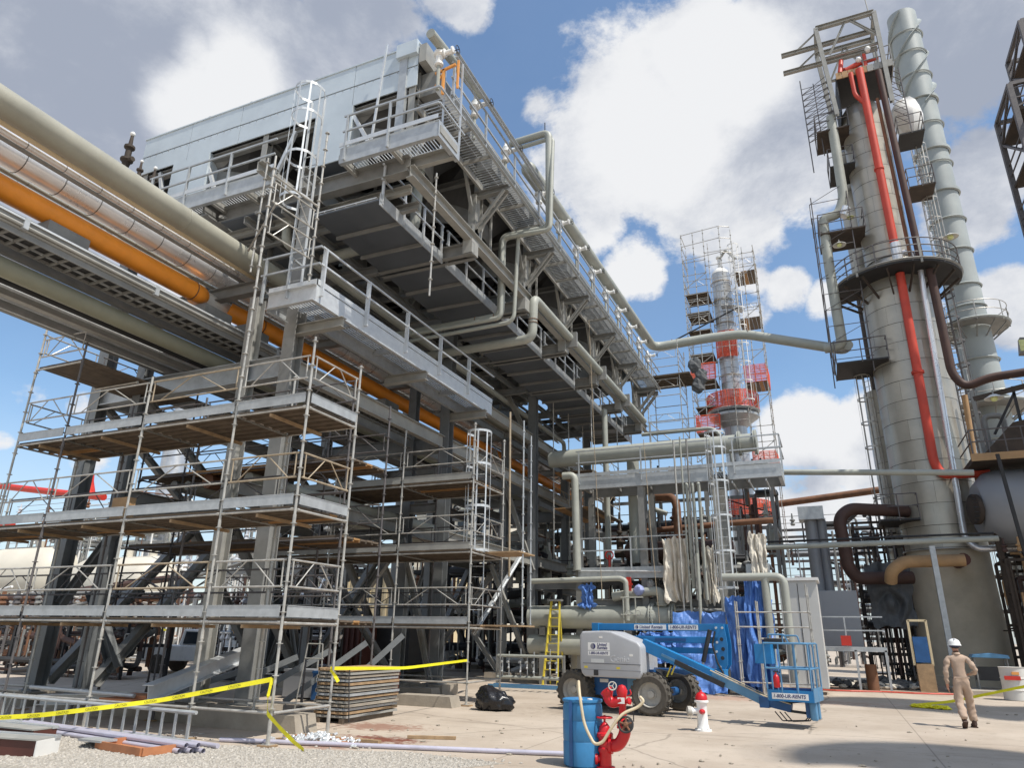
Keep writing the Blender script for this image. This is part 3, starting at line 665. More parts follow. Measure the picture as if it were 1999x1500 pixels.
for y in FY:
    for x in FX:
        if ring0 is None:
            ring0 = MB().lathe([(1.72, -.45), (1.66, -.42), (1.66, .35), (1.95, .6), (1.98, .6), (1.69, .35), (1.69, -.42), (1.72, -.45)], 36, caps=False).build('fan_ring', 'steel', ac, True)
            ring0.location = (x, y, 14.75)
            pl = MB().add([(-2.5, -1.95, .9), (2.5, -1.95, .9), (2.5, 1.95, .9), (-2.5, 1.95, .9)]+[(1.98*math.cos(t*math.pi/8), 1.9*math.sin(t*math.pi/8), .45) for t in range(16)], []); 
            pm = MB()
            for q in range(16):
                t0 = q*math.pi/8; t1 = (q+1)*math.pi/8
                def sq(t):
                    c_, s_ = math.cos(t), math.sin(t); m_ = max(abs(c_)/2.5, abs(s_)/1.96); return (c_/m_, s_/m_)
                (ax, ay), (bx, by) = sq(t0), sq(t1)
                pm.add([(1.72*math.cos(t0), 1.72*math.sin(t0), .3), (1.72*math.cos(t1), 1.72*math.sin(t1), .3), (bx, by, 1.3), (ax, ay, 1.3)], [(0, 1, 2, 3)])
            plen = pm.build('plenum', 'fin', ac); plen.location = (x, y, 14.75)
            fm = MB()
            for q in range(6):
                c = math.pi*2*q/6; m_ = Matrix.Rotation(c, 4, 'Z') @ Matrix.Rotation(R(14), 4, 'X'); o = len(fm.v); fm.box(.2, 1.58, -.13, .13, -.012, .012); fm.xf(m_, o)
            fm.tube((0, 0, -.12), (0, 0, .12), .22, 14)
            fan = fm.build('fan', 'dark', ac); fan.location = (x, y, 14.7)
            mo = MB(); mo.tube((0, 0, -1.5), (0, 0, -.8), .24, 14); mo.box(-1.75, 1.75, -.09, .09, -.75, -.62); mo.box(-1.75, 1.75, -.5, -.4, -.75, -.62); mo.tube((0, 0, -.8), (0, 0, 0), .05, 8)
            mot = mo.build('fan_motor', 'steel', ac); mot.location = (x, y, 14.7)
        else:
            share(ring0, ac, (x, y, 14.75)); share(plen, ac, (x, y, 14.75)); share(fan, ac, (x, y, 14.7)); share(mot, ac, (x, y, 14.7))
CY = [12.7+3.96*i for i in range(7)]
for i, y in enumerate(CY):   # legs of the cooler bays
    for x in (-8.62, -13.6, -18.55):
        MB().ibeam((x, y, 13.2 if x != -8.62 else 12.72), (x, y, 16.2), .22, .2, up=Vector((0, 1, 0))).build('leg', 'steel_lit', ac)
    MB().ibeam((-18.6, y, 15.35), (-8.5, y, 15.35), .2, .16).build('cross_beam', 'steel', ac)
    if i < 6:
        for x in (-8.62, -13.6, -18.55):
            MB().ibeam((x, y, 15.35), (x, y+3.96, 15.35), .2, .16).build('side_beam', 'steel', ac)
            for s in (0, 1):
                MB().bar((x, y+.15 if s == 0 else y+3.8, 13.4), (x, y+1.1 if s == 0 else y+2.85, 15.3), .09, .09).build('brace', 'steel_lit', ac)
for a, b in (((-16.0, 15.5), (-15.1, 13.5)), ((-13.2, 13.5), (-12.5, 15.3)), ((-10.6, 15.4), (-9.55, 13.5)), ((-17.9, 15.4), (-17.3, 13.5))):
    MB().bar((a[0], 12.62, a[1]), (b[0], 12.62, b[1]), .1, .1).build('brace', 'galv_bright', ac)
MB().bar((-8.9, 12.55, 13.3), (-8.9, 12.55, 16.9), .24, .12, Vector((0, 1, 0))).build('leg', 'galv', ac)
MB().bar((-9.35, 12.0, 13.4), (-9.35, 12.3, 17.0), .05, .05).build('pole', 'galv_bright', ac)
MB().box(-9.1, -8.45, 12.4, 12.65, 16.5, 16.95).build('end_cap', 'galv_panel', ac)
MB().box(-8.42, -8.2, 12.5, 13.1, 16.2, 16.8).build('end_cap', 'steel_lit', ac)

# ------------------------------------------------------------------ walkway on the front of the coolers
wf = thing('front_platform', 'galvanised platform across the front of the air coolers, bolted on below the cladding', 'platform', (-12, 12.2, 12.8))
for a, b in ((-16.95, -12.1), (-10.05, -7.2)):
    MB().channel((a, 11.72, 13.08), (b, 11.72, 13.08), .46, .1, .014, side=-1).build('edge_channel', 'galv', wf)
    MB().channel((a, 12.62, 12.96), (b, 12.62, 12.96), .34, .12).build('edge_channel', 'steel_lit', wf)
    n = max(2, round((b-a)/1.35))
    for i in range(n+1):
        x = a+(b-a)*i/n; MB().bar((x, 11.75, 13.05), (x, 12.6, 13.05), .10, .2).build('joist', 'steel_lit', wf)
        if i < n: grating(wf, x+.06, a+(b-a)*(i+1)/n-.06, 11.8, 12.55, 13.2, along='y')
    MB().box(a, b, 11.66, 11.68, 13.32, 13.44).build('toe_board', 'galv_bright', wf)
railing(wf, [(-16.95, 11.68), (-12.2, 11.68)], 13.2, 1.6, toe=False, z_side=.3)
railing(wf, [(-10.0, 11.68), (-7.2, 11.68)], 13.2, 1.4, toe=False, z_side=.3)
MB().channel((-7.18, 11.7, 13.05), (-7.18, 12.75, 13.05), .46, .1, side=-1).build('edge_channel', 'galv', wf)
MB().bar((-7.2, 11.7, 14.27), (-7.2, 13.0, 14.27), .045, .045).build('top_rail', 'galv', wf)
MB().bar((-7.2, 11.7, 13.8), (-7.2, 13.0, 13.8), .045, .045).build('mid_rail', 'galv', wf)
for z in (13.6, 14.0, 14.4, 14.8):
    MB().tube((-7.7, 12.75, z), (-7.2, 12.75, z), .014, 6).build('rung', 'galv_bright', wf)
for x in (-7.72, -7.2): MB().bar((x, 12.75, 13.3), (x, 12.75, 15.9), .05, .02).build('stringer', 'galv_bright', wf)
MB().channel((-12.35, 11.3, 13.15), (-12.35, 12.9, 13.15), .3, .15).build('stub_beam', 'steel_lit', wf)
# second service beam below the platform
for z, y, m in ((12.45, 12.9, 'steel_lit'), (12.2, 13.3, 'steel')):
    MB().channel((-17.6, y, z), (-8.6, y, z), .22, .12).build('pipe_support', m, wf)

# ------------------------------------------------------------------ long side walkway
ws = thing('side_walkway', 'long grated walkway with handrail along the header side of the air coolers', 'walkway', (-7.9, 24, 14.8))
WX0, WX1, WZ = -8.38, -7.45, 14.86
segs = [12.6]+[16.4+3.96*i for i in range(6)]+[37.4]
for a, b in zip(segs[:-1], segs[1:]):
    for x in (WX0, WX1): MB().channel((x, a, WZ-.09), (x, b, WZ-.09), .2, .07, .01, side=1 if x == WX1 else -1).build('edge_channel', 'galv' if x == WX1 else 'steel_lit', ws)
    grating(ws, WX0+.02, WX1-.02, a+.03, b-.03, WZ, 'galv', .11, along='x')
    n = 3
    for i in range(1, n): y = a+(b-a)*i/n; MB().bar((WX0, y, WZ-.1), (WX1, y, WZ-.1), .05, .1).build('joist', 'steel_lit', ws)
railing(ws, [(WX1+.02, 12.6), (WX1+.02, 37.4)], WZ, 2.05, toe=True, z_side=.15)
for y in segs[1:-1]+[36.9]:
    MB().ibeam((-8.6, y, WZ-.36), (WX1-.02, y, WZ-.36), .2, .2).build('bracket_beam', 'steel', ws)
    for s in (-.1, .1): MB().bar((-8.55, y+s, 13.25), (WX1-.12, y+s, WZ-.45), .07, .08).build('bracket_strut', 'steel_lit', ws)
    MB().box(-8.75, -8.5, y-.14, y+.14, 12.72, 14.5).build('bracket_post', 'steel_lit', ws)
    MB().box(-8.52, -8.5, y-.3, y+.3, 13.05, 13.35).build('gusset', 'steel', ws)
    for q in (.5, 1.2): MB().bar((-8.62, y+q, 12.75), (-8.62, y+q, 15.2), .06, .06).build('hanger', 'steel_lit', ws)

# ------------------------------------------------------------------ fan service deck below
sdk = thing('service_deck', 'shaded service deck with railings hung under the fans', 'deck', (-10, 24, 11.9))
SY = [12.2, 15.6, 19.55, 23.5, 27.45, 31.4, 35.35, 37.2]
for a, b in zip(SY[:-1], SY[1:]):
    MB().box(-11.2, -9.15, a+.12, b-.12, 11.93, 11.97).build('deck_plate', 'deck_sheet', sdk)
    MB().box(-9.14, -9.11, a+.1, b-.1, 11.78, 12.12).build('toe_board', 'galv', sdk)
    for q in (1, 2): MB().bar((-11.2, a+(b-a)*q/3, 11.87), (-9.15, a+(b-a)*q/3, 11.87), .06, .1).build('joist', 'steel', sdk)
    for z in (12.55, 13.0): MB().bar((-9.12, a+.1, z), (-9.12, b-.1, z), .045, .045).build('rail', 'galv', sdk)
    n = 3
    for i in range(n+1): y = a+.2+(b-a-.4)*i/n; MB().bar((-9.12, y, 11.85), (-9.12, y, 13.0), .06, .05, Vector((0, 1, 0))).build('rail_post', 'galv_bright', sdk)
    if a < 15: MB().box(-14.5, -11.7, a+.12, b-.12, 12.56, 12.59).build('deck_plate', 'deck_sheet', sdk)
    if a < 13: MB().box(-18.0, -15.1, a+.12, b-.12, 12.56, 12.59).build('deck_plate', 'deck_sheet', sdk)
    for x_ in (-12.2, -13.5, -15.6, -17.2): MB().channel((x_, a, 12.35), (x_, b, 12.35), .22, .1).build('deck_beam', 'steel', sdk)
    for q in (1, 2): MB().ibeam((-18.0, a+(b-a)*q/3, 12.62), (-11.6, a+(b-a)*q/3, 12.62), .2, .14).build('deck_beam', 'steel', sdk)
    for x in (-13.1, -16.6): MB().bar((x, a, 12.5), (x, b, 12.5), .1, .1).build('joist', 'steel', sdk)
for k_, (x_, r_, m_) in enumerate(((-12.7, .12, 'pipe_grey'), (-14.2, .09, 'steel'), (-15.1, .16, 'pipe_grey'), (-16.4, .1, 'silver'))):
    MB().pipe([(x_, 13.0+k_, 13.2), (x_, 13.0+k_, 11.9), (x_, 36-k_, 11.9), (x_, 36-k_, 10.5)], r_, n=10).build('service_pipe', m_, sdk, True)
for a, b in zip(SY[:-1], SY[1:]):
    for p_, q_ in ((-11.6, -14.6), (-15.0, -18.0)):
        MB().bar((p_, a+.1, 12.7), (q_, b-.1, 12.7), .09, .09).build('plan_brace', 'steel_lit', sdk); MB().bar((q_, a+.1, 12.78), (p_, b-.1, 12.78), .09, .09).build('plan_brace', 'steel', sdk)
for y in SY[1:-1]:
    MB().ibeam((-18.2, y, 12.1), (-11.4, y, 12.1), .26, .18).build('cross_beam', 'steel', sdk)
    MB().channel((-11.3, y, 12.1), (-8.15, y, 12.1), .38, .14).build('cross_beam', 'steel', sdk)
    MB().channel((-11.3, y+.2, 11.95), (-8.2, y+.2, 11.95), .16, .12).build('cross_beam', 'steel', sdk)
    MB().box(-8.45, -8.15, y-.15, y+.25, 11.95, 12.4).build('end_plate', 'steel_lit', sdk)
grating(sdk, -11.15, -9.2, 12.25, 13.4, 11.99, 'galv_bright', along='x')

# ------------------------------------------------------------------ lower walkway with caged ladder
lw = thing('lower_walkway', 'bright new walkway with channel edge and handrail halfway up the first column', 'walkway', (-10.8, 12, 9.2))
LX0, LX1, LY0, LY1, LZ = -11.5, -10.08, 11.5, 21.05, 9.34
MB().channel((LX1, LY0, LZ-.2), (LX1, LY1, LZ-.2), .42, .09, .012, side=-1).build('edge_channel', 'galv_bright', lw)
MB().channel((LX0, LY0, LZ-.2), (LX1, LY0, LZ-.2), .42, .09, .012, side=1).build('edge_channel', 'galv_bright', lw)
MB().channel((LX0, LY0, LZ-.25), (LX0, 12.15, LZ-.25), .42, .09, .012, side=1).build('edge_channel', 'galv', lw)
MB().channel((-11.1, 12.7, LZ-.25), (-11.1, LY1, LZ-.25), .36, .09, .012, side=1).build('edge_channel', 'galv', lw)
MB().bar((LX0, LY1, LZ-.2), (LX1, LY1, LZ-.2), .02, .42).build('edge_channel', 'galv_bright', lw)
MB().box(LX0, LX1, LY0-.03, LY0-.02, LZ+.02, LZ+.16).build('toe_board', 'galv_bright', lw)
n = 5
for i in range(n):
    a = LY0+(LY1-LY0)*i/n; b = LY0+(LY1-LY0)*(i+1)/n
    grating(lw, -11.05 if i else LX0+.05, LX1-.03, a+.04, b-.04, LZ, 'galv_bright', .08, along='y')
    MB().box(LX1+.012, LX1+.024, a+.006, b-.006, LZ+.02, LZ+.16).build('toe_board', 'galv_bright', lw)
    MB().bar((-11.1, b, LZ-.12), (LX1-.05, b, LZ-.12), .07, .14).build('joist', 'galv', lw)
railing(lw, [(LX1+.05, LY0), (LX1+.05, LY1)], LZ, 1.9, h=1.0, m='galv_bright', toe=False, z_side=.25, pw=.11)
railing(lw, [(LX0-.3, LY0-.04), (LX1+.05, LY0-.04)], LZ, 1.0, h=1.0, m='galv', toe=False, z_side=.2)
for y in (12.45, 16.4, 20.37):
    MB().ibeam((-11.4, y, LZ-.56), (LX1+.12, y, LZ-.56), .26, .2).build('support_beam', 'steel_lit', lw)
cl = thing('caged_ladder', 'tall shiny caged ladder rising in front of the first column to the cooler platform', 'ladder', (-10.85, 11.6, 9.3))
cage_ladder(cl, -10.88, 11.62, 9.36, 13.3, 11.7, top=1.75)
for z in (10.4, 11.6, 12.8): MB().bar((-11.15, 11.65, z), (-11.2, 12.25, z), .05, .05).build('standoff', 'galv', cl)

# ------------------------------------------------------------------ header pipes with valves
def valve_unit(par, x, y, z):
    b = MB(); b.lathe([(.07, -.42), (.12, -.40), (.12, -.34), (.09, -.32), (.10, -.1), (.16, -.08), (.16, 0), (.09, .03), (.11, .12), (.05, .2), (.05, .3)], 12, (x, y, z))
    b.build('valve', 'white_gloss', par, True)
    b = MB(); b.tube((x-.02, y, z-.05), (x+.42, y+.05, z-.02), .07, 10); b.tube((x+.14, y, z-.04), (x+.18, y, z-.04), .11, 10); b.tube((x+.38, y, z-.03), (x+.42, y, z-.03), .10, 10)
    b.build('valve_branch', 'white_gloss', par, True)
    b = MB(); b.ring((x+.52, y+.05, z-.02), .11, .011, 14, 5, (1, 0, 0)); b.tube((x+.4, y+.05, z-.02), (x+.55, y+.05, z-.02), .012, 6)
    b.build('handwheel', 'dark', par)
    MB().tube((x, y, z-1.2), (x, y, z-.4), .05, 8).build('drop_leg', 'pipe_grey', par, True)
hd = thing('header_pipe', 'short upper header pipe with white valves at the near corner of the coolers', 'pipe', (-7.75, 12, 16.6))
MB().pipe([(-7.72, 11.9, 16.35), (-7.72, 14.8, 16.75)], .13, n=14).build('pipe_run', 'pipe_grey', hd, True)
for y in (12.5, 14.6, 16.8): valve_unit(hd, -7.78, y, 16.25)
MB().channel((-7.35, 12.6, 16.15), (-7.35, 19, 16.15), .2, .06).build('support_channel', 'galv', hd)
o = MB(); o.bar((-7.9, 12.55, 15.65), (-7.3, 12.55, 15.75), .06, .06); o.bar((-7.65, 12.55, 14.9), (-7.65, 12.55, 15.7), .06, .06); o.bar((-7.25, 12.6, 15.0), (-7.25, 12.6, 15.9), .05, .05); o.bar((-7.9, 12.55, 15.2), (-7.6, 12.55, 15.7), .04, .04)
tag(o.build('valve_stand', 'orange_paint'), 'small orange pipe stand under the nearest white valve', 'pipe stand')
hp = thing('header_pipe', 'long upper header pipe with a row of white valves running away along the coolers', 'pipe', (-7.7, 27, 16.85))
MB().pipe([(-7.7, 18.5, 16.7), (-7.7, 37.4, 17.45), (-4.5, 37.5, 17.6), (-2.75, 37.5, 17.56), (2.1, 37.2, 15.75), (2.25, 36.4, 15.7)], .26, n=22, bend=.7).build('pipe_run', 'pipe_grey', hp, True)
MB().blob((-7.7, 18.5, 16.7), .26, .24, .26, 16).build('end_cap', 'pipe_grey', hp, True)
for x in (-6.6, -2.45): MB().ring((x, 37.5, 17.57), .262, .016, 22, 6, (1, 0, .05)).build('weld_band', 'rust_pipe', hp)
for k in range(9): valve_unit(hp, -7.75, 19.6+2.05*k, 16.45)
# loop of two pipes hanging outside the walkway
pl = thing('looping_pipes', 'pair of grey pipes looping out over the walkway rail and down below the deck', 'pipe', (-7.5, 18.5, 14))
A = [(-8.4, 18.5, 17.95), (-6.95, 18.5, 18.0), (-6.95, 18.5, 14.2), (-8.62, 18.5, 14.25), (-8.62, 18.5, 11.35), (-12.5, 18.5, 11.3)]
MB().pipe(A, .125, n=14, bend=.28).build('pipe_run', 'pipe_grey', pl, True)
MB().pipe([(x+.12, y-.26+(.3 if i in (0, 1) else 0), z-.24+(.05 if i > 2 else 0)) for i, (x, y, z) in enumerate(A)], .075, n=12, bend=.2).build('pipe_run', 'pipe_grey', pl, True)
MB().pipe([(-8.0, 18.4, 14.0), (-8.1, 18.35, 11.0), (-12.0, 18.3, 10.9)], .065, n=10, bend=.3).build('pipe_run', 'pipe_grey', pl, True)
for x in (-8.82, -9.5): MB().ring((x, 18.5, 11.34), .128, .012, 16, 6, (1, 0, 0)).build('weld_band', 'rust_pipe', pl)
MB().tube((-7.1, 18.5, 18.1), (-7.1, 18.5, 18.45), .018, 6).build('vent', 'dark', pl)
lp = thing('long_pipe', 'long grey pipe running beside the service deck with a striped drop leg', 'pipe', (-8, 27, 12.3))
MB().pipe([(-12.5, 19.9, 11.0), (-8.1, 19.9, 11.05), (-8.05, 19.9, 12.55), (-8.0, 35.4, 12.5)], .155, n=14, bend=.3).build('pipe_run', 'pipe_grey', lp, True)
for z in (11.6, 11.72): MB().ring((-8.07, 19.9, z), .158, .014, 16, 6).build('weld_band', 'rust_pipe', lp)
for y in (23.6, 27.5, 31.5): MB().box(-8.3, -7.75, y-.06, y+.06, 12.15, 12.75).build('pipe_clamp', 'steel', lp)
t = thing('elbow_pipe', 'fat grey pipe bending down from the coolers and in under the girder', 'pipe', (-9.5, 14.5, 13))
MB().pipe([(-9.45, 14.5, 14.6), (-9.5, 14.5, 12.25), (-12.6, 14.5, 12.15)], .155, n=14, bend=.5).build('pipe_run', 'pipe_grey', t, True)
# ropes hanging
for x, y, z0, z1, m in ((-8.0, 26, 3.0, 14.3, 'tube_rusty'), (-4.2, 40, .5, 22, 'steel'), (-6.0, 26.3, 2.2, 9.0, 'tube_rusty')):
    tag(MB().sweep([(x, y, z1), (x+.1, y, (z0+z1)/2), (x+.25, y, z0)], .014, 5).build('hanging_rope', m), {26: 'long tan rope hanging down beside the service deck', 40: 'thin line hanging from the crane between the towers', 26.3: 'rope hanging in front of the piping platform'}[y], 'rope')
# ------------------------------------------------------------------ scaffolds
Z = Vector((0, 0, 1))
def s_post(par, x, y, z0, z1, m='tube', plate=True):
    b = MB(); b.tube((x, y, z0), (x, y, z1), .0245, 8)
    z = math.ceil(z0/.5)*.5+.05
    while z < z1: b.tube((x, y, z), (x, y, z+.012), .058, 8); z += .5
    z = math.ceil(z0/1.95)*1.95-.35
    while z < z1:
        if z > z0: b.tube((x, y, z), (x, y, z+.16), .031, 8)
        z += 1.95
    if plate and z0 < .2: b.box(x-.08, x+.08, y-.08, y+.08, z0-.01, z0); b.tube((x, y, z0), (x, y, z0+.35), .034, 8)
    return b.build('post', m, par, True)
def s_ledger(par, p, q, m='tube', r=.0235):
    d = (Vector(q)-Vector(p)).normalized()*.05
    b = MB(); b.tube(Vector(p)+d, Vector(q)-d, r, 8)
    for e, s in ((Vector(p), 1), (Vector(q), -1)): b.tube(e+d*s*.6, e+d*s*2.0, r*1.35, 6)
    return b.build('ledger', m, par, True)
def s_guard(par, p, q, z, m='tube', h=.45):
    p = Vector((*p, z)); q = Vector((*q, z)); u = (q-p).normalized(); a = p+u*.07; c = q-u*.07; H = Z*h; b = MB()
    b.tube(a, c, .019, 8); b.tube(a+H, c+H, .019, 8)
    for e in (a+u*.05, c-u*.05): b.tube(e, e+H, .014, 6)
    mid = (a+c)/2; L_ = (c-a).length
    b.tube(mid-u*.08+H, a+u*L_*.12, .012, 6); b.tube(mid+u*.08+H, c-u*L_*.12, .012, 6)
    return b.build('guardrail', m, par)
def s_toe(par, p, q, z, m='galv', h=.19):
    p = Vector((*p, z)); q = Vector((*q, z)); u = (q-p).normalized()
    b = MB(); b.bar(p+u*.05+Z*h/2, q-u*.05+Z*h/2, .012, h); b.bar(p+u*.05+Z*h*.97, q-u*.05+Z*h*.97, .03, .012)
    return b.build('toe_board', m, par)
PR = random.Random(3)
def s_deck(par, x0, x1, y0, y1, z, w=.235, along='x', ply=.12, pale=.0):
    k = max(1, int(((y1-y0) if along == 'x' else (x1-x0))/w))
    for i in range(k):
        r = PR.random(); m = 'plywood' if r < ply else ('plank_pale' if r < ply+pale else 'plank'); dz = PR.uniform(-.006, .006)
        b = MB()
        if along == 'x':
            a = y0+(y1-y0)*i/k; c = y0+(y1-y0)*(i+1)/k; b.box(x0+.03, x1-.03, a+.006, c-.006, z-.042+dz, z+dz)
            for e in (a+.02, c-.02): b.box(x0+.04, x1-.04, e-.012, e+.012, z-.085+dz, z-.043+dz)
        else:
            a = x0+(x1-x0)*i/k; c = x0+(x1-x0)*(i+1)/k; b.box(a+.006, c-.006, y0+.03, y1-.03, z-.042+dz, z+dz)
        b.build('plank', m, par)
def s_frame(par, x0, x1, y, z):  # transom under a deck
    for p, q in (((x0, y[0], z), (x0, y[1], z)), ((x1, y[0], z), (x1, y[1], z))): s_ledger(par, p, q, 'tube')

sc1 = thing('scaffold', 'four-level tube scaffold wrapped around the near columns at the left', 'scaffold', (-12.8, 10.7, 0), 'scaffolds')
XS = [-19.3, -17.0, -15.36, -12.9, -10.33, -8.58]; YS = [9.93, 11.45]
TOP = {-19.3: 4.9, -17.0: 8.75, -15.36: 8.1, -12.9: 6.9, -10.33: 11.9, -8.58: 7.15}
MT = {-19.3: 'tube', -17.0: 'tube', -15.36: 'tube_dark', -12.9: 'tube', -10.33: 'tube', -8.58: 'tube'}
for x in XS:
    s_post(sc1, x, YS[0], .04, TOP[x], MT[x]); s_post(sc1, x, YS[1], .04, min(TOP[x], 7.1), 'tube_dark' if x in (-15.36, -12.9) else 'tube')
    MB().box(x-.13, x+.13, YS[0]-.1, YS[0]+.1, .006, .03).build('sole_plate', 'plank_pale', sc1)
    MB().box(x-.13, x+.13, YS[1]-.1, YS[1]+.1, .006, .03).build('sole_plate', 'plank_pale', sc1)
for li, z in enumerate((1.98, 3.90, 5.82)):
    for i in range(len(XS)-1):
        a, b = XS[i], XS[i+1]
        if a == -19.3 and z > 5: continue
        gm = 'tube_rusty' if (i, li) in ((3, 0), (3, 2), (4, 1)) else 'tube'
        s_ledger(sc1, (a, YS[0], z-.09), (b, YS[0], z-.09)); s_ledger(sc1, (a, YS[1], z-.09), (b, YS[1], z-.09))
        s_toe(sc1, (a, YS[0]-.03), (b, YS[0]-.03), z)
        s_guard(sc1, (a, YS[0]), (b, YS[0]), z+.5, gm)
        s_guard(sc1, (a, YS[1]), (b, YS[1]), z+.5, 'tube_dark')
        s_deck(sc1, a, b, YS[0]+.02, YS[1]-.02, z-.02, ply=.16)
        s_frame(sc1, a, b, YS, z-.1)
        MB().bar(((a+b)/2, YS[0], z-.16), ((a+b)/2, YS[1], z-.16), .05, .06).build('transom', 'plank_pale', sc1)
    s_toe(sc1, (XS[-1]+.03, YS[0]), (XS[-1]+.03, YS[1]), z); s_guard(sc1, (XS[-1], YS[0]), (XS[-1], YS[1]), z+.5, 'tube_rusty' if li == 1 else 'tube')
    e = XS[0] if z < 5 else XS[1]; s_guard(sc1, (e, YS[0]), (e, YS[1]), z+.5)
for i in range(len(XS)-1):
    for y in YS: s_ledger(sc1, (XS[i], y, .49), (XS[i+1], y, .49))
s_ledger(sc1, (XS[-1], YS[0], .49), (XS[-1], YS[1], .49))
# higher side lift at the far left
for y in (9.93, 11.45, 13.3): s_ledger(sc1, (-17.0, y, 7.62), (-15.36, y, 7.62))
s_post(sc1, -17.0, 13.3, .04, 8.2, 'tube_dark'); s_post(sc1, -15.36, 13.3, .04, 8.0, 'tube_dark')
s_deck(sc1, -17.0, -15.36, 9.95, 13.28, 7.72, along='y', ply=0)
for x in (-17.0,): s_guard(sc1, (x, 9.93), (x, 11.45), 8.1); s_guard(sc1, (x, 11.45), (x, 13.3), 8.1, 'tube_dark')
s_guard(sc1, (-17.0, 9.93), (-15.36, 9.93), 7.95)
# back row with decks behind the columns
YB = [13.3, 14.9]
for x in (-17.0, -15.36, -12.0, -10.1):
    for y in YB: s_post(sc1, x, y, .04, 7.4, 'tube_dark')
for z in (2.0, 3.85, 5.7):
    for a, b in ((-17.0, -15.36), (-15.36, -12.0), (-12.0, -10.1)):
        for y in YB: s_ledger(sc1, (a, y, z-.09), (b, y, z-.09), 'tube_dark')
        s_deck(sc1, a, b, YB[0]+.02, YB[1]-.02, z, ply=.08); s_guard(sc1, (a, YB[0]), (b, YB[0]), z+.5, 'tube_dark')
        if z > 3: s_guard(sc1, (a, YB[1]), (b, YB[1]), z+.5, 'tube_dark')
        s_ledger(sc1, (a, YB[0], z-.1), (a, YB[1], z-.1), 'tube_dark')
# upper cage of tubes around the caged ladder
for p in ((-10.2, 11.35, 9.4, 13.6), (-11.9, 11.2, 9.9, 13.2), (-8.2, 13.4, 9.6, 13.2)): s_post(sc1, p[0], p[1], p[2], p[3], 'tube', False)
for z in (9.95, 10.75): s_guard(sc1, (-10.33, 9.93), (-10.2, 11.35), z, h=.5)
s_ledger(sc1, (-12.2, 11.3, 10.6), (-10.1, 9.93, 10.6)); s_ledger(sc1, (-10.33, 9.93, 11.4), (-10.2, 11.35, 11.4))

# second scaffold with ladder
sc2 = thing('scaffold', 'scaffold with a caged access ladder at its corner, set back behind the stacked panels', 'scaffold', (-12, 18.5, 0), 'scaffolds')
X2 = [-16.2, -13.8, -11.35, -8.98]; Y2 = [17.68, 19.75]
for x in X2:
    for y in Y2:
        s_post(sc2, x, y, .04, 7.6 if x > -12 else 6.9, 'tube' if x > -9.5 or y < 18 else 'tube_dark')
        MB().box(x-.14, x+.14, y-.12, y+.12, .001, .03).build('sole_plate', 'plank_pale', sc2)
for li, z in enumerate((2.0, 3.98, 5.95)):
    for a, b in zip(X2[:-1], X2[1:]):
        for y in Y2: s_ledger(sc2, (a, y, z-.09), (b, y, z-.09))
        s_toe(sc2, (a, Y2[0]-.03), (b, Y2[0]-.03), z, 'galv' if li == 0 else 'steel_lit'); s_guard(sc2, (a, Y2[0]), (b, Y2[0]), z+.5, 'tube')
        s_guard(sc2, (a, Y2[1]), (b, Y2[1]), z+.5, 'tube_dark')
        s_deck(sc2, a, b, Y2[0]+.02, Y2[1]-.02, z, ply=.03, pale=.06); s_frame(sc2, a, b, Y2, z-.1)
    s_guard(sc2, (X2[-1], Y2[0]), (X2[-1], Y2[1]), z+.5)
for a, b in zip(X2[:-1], X2[1:]):
    for y in Y2: s_ledger(sc2, (a, y, .55), (b, y, .55))
s_ledger(sc2, (X2[-1], Y2[0], .55), (X2[-1], Y2[1], .55))
# access bay on its right end
for x, y in ((-8.4, 20.6), (-7.95, 18.9)): s_post(sc2, x, y, 2.0, 7.9, 'galv', False)
cage_ladder(sc2, -9.3, 18.7, 2.1, 6.4, 4.0, face=(.35, -.94), w=.4)
for z in (2.0, 3.98): MB().box(-8.95, -7.9, 18.5, 19.7, z-.04, z).build('landing', 'plank_pale', sc2)
brace((-9.7, 19.4, 1.75), (-9.05, 21.6, 4.35), .1, 'galv_bright', sc2)
MB().tube((-8.85, 20.0, 3.4), (-8.9, 20.0, 8.6), .035, 8).build('post', 'tube_rusty', sc2)
# scaffold at the right of the frame, among the piping
sc3 = thing('scaffold', 'narrow scaffold with a rusty deck beside the second ladder column', 'scaffold', (-10, 29.5, 0), 'scaffolds')
for x in (-10.7, -8.9):
    for y in (28.9, 31.0, 33.2): s_post(sc3, x, y, .04 if x > -9 else 5.0, 12.0, 'tube')
for z in (7.0, 8.6):
    for a, b in ((28.9, 31.0), (31.0, 33.2)):
        for x in (-10.7, -8.9): s_ledger(sc3, (x, a, z), (x, b, z)); s_guard(sc3, (x, a), (x, b), z+.5, 'tube_rusty' if z < 8 else 'tube')
    s_deck(sc3, -10.7, -8.9, 28.9, 33.2, z, along='y', ply=.3)
# scaffold under the far end of the walkway
sc4 = thing('scaffold', 'thin tube scaffold with a brown deck at the far end of the cooler walkway', 'scaffold', (-6.5, 38, 0), 'scaffolds')
for x in (-8.0, -6.2):
    for y in (36.6, 38.6): s_post(sc4, x, y, 9.0, 17.4 if x > -7 else 16.6, 'tube', False)
for z in (10.2, 12.2, 14.2, 15.9):
    for y in (36.6, 38.6): s_ledger(sc4, (-8.0, y, z), (-6.2, y, z)); s_ledger(sc4, (-8.0 if y < 37 else -6.2, 36.6, z), (-8.0 if y < 37 else -6.2, 38.6, z))
    s_guard(sc4, (-8.0, 36.6), (-6.2, 36.6), z+.5); s_guard(sc4, (-6.2, 36.6), (-6.2, 38.6), z+.5)
s_deck(sc4, -8.3, -5.6, 36.5, 38.7, 15.4, ply=.0)
b = MB()
for k, (x, z) in enumerate(((-5.4, 15.9), (-5.1, 15.2), (-5.3, 14.7))): b.blob((x, 37, z), .35, .2, .42, 9, .25, k)
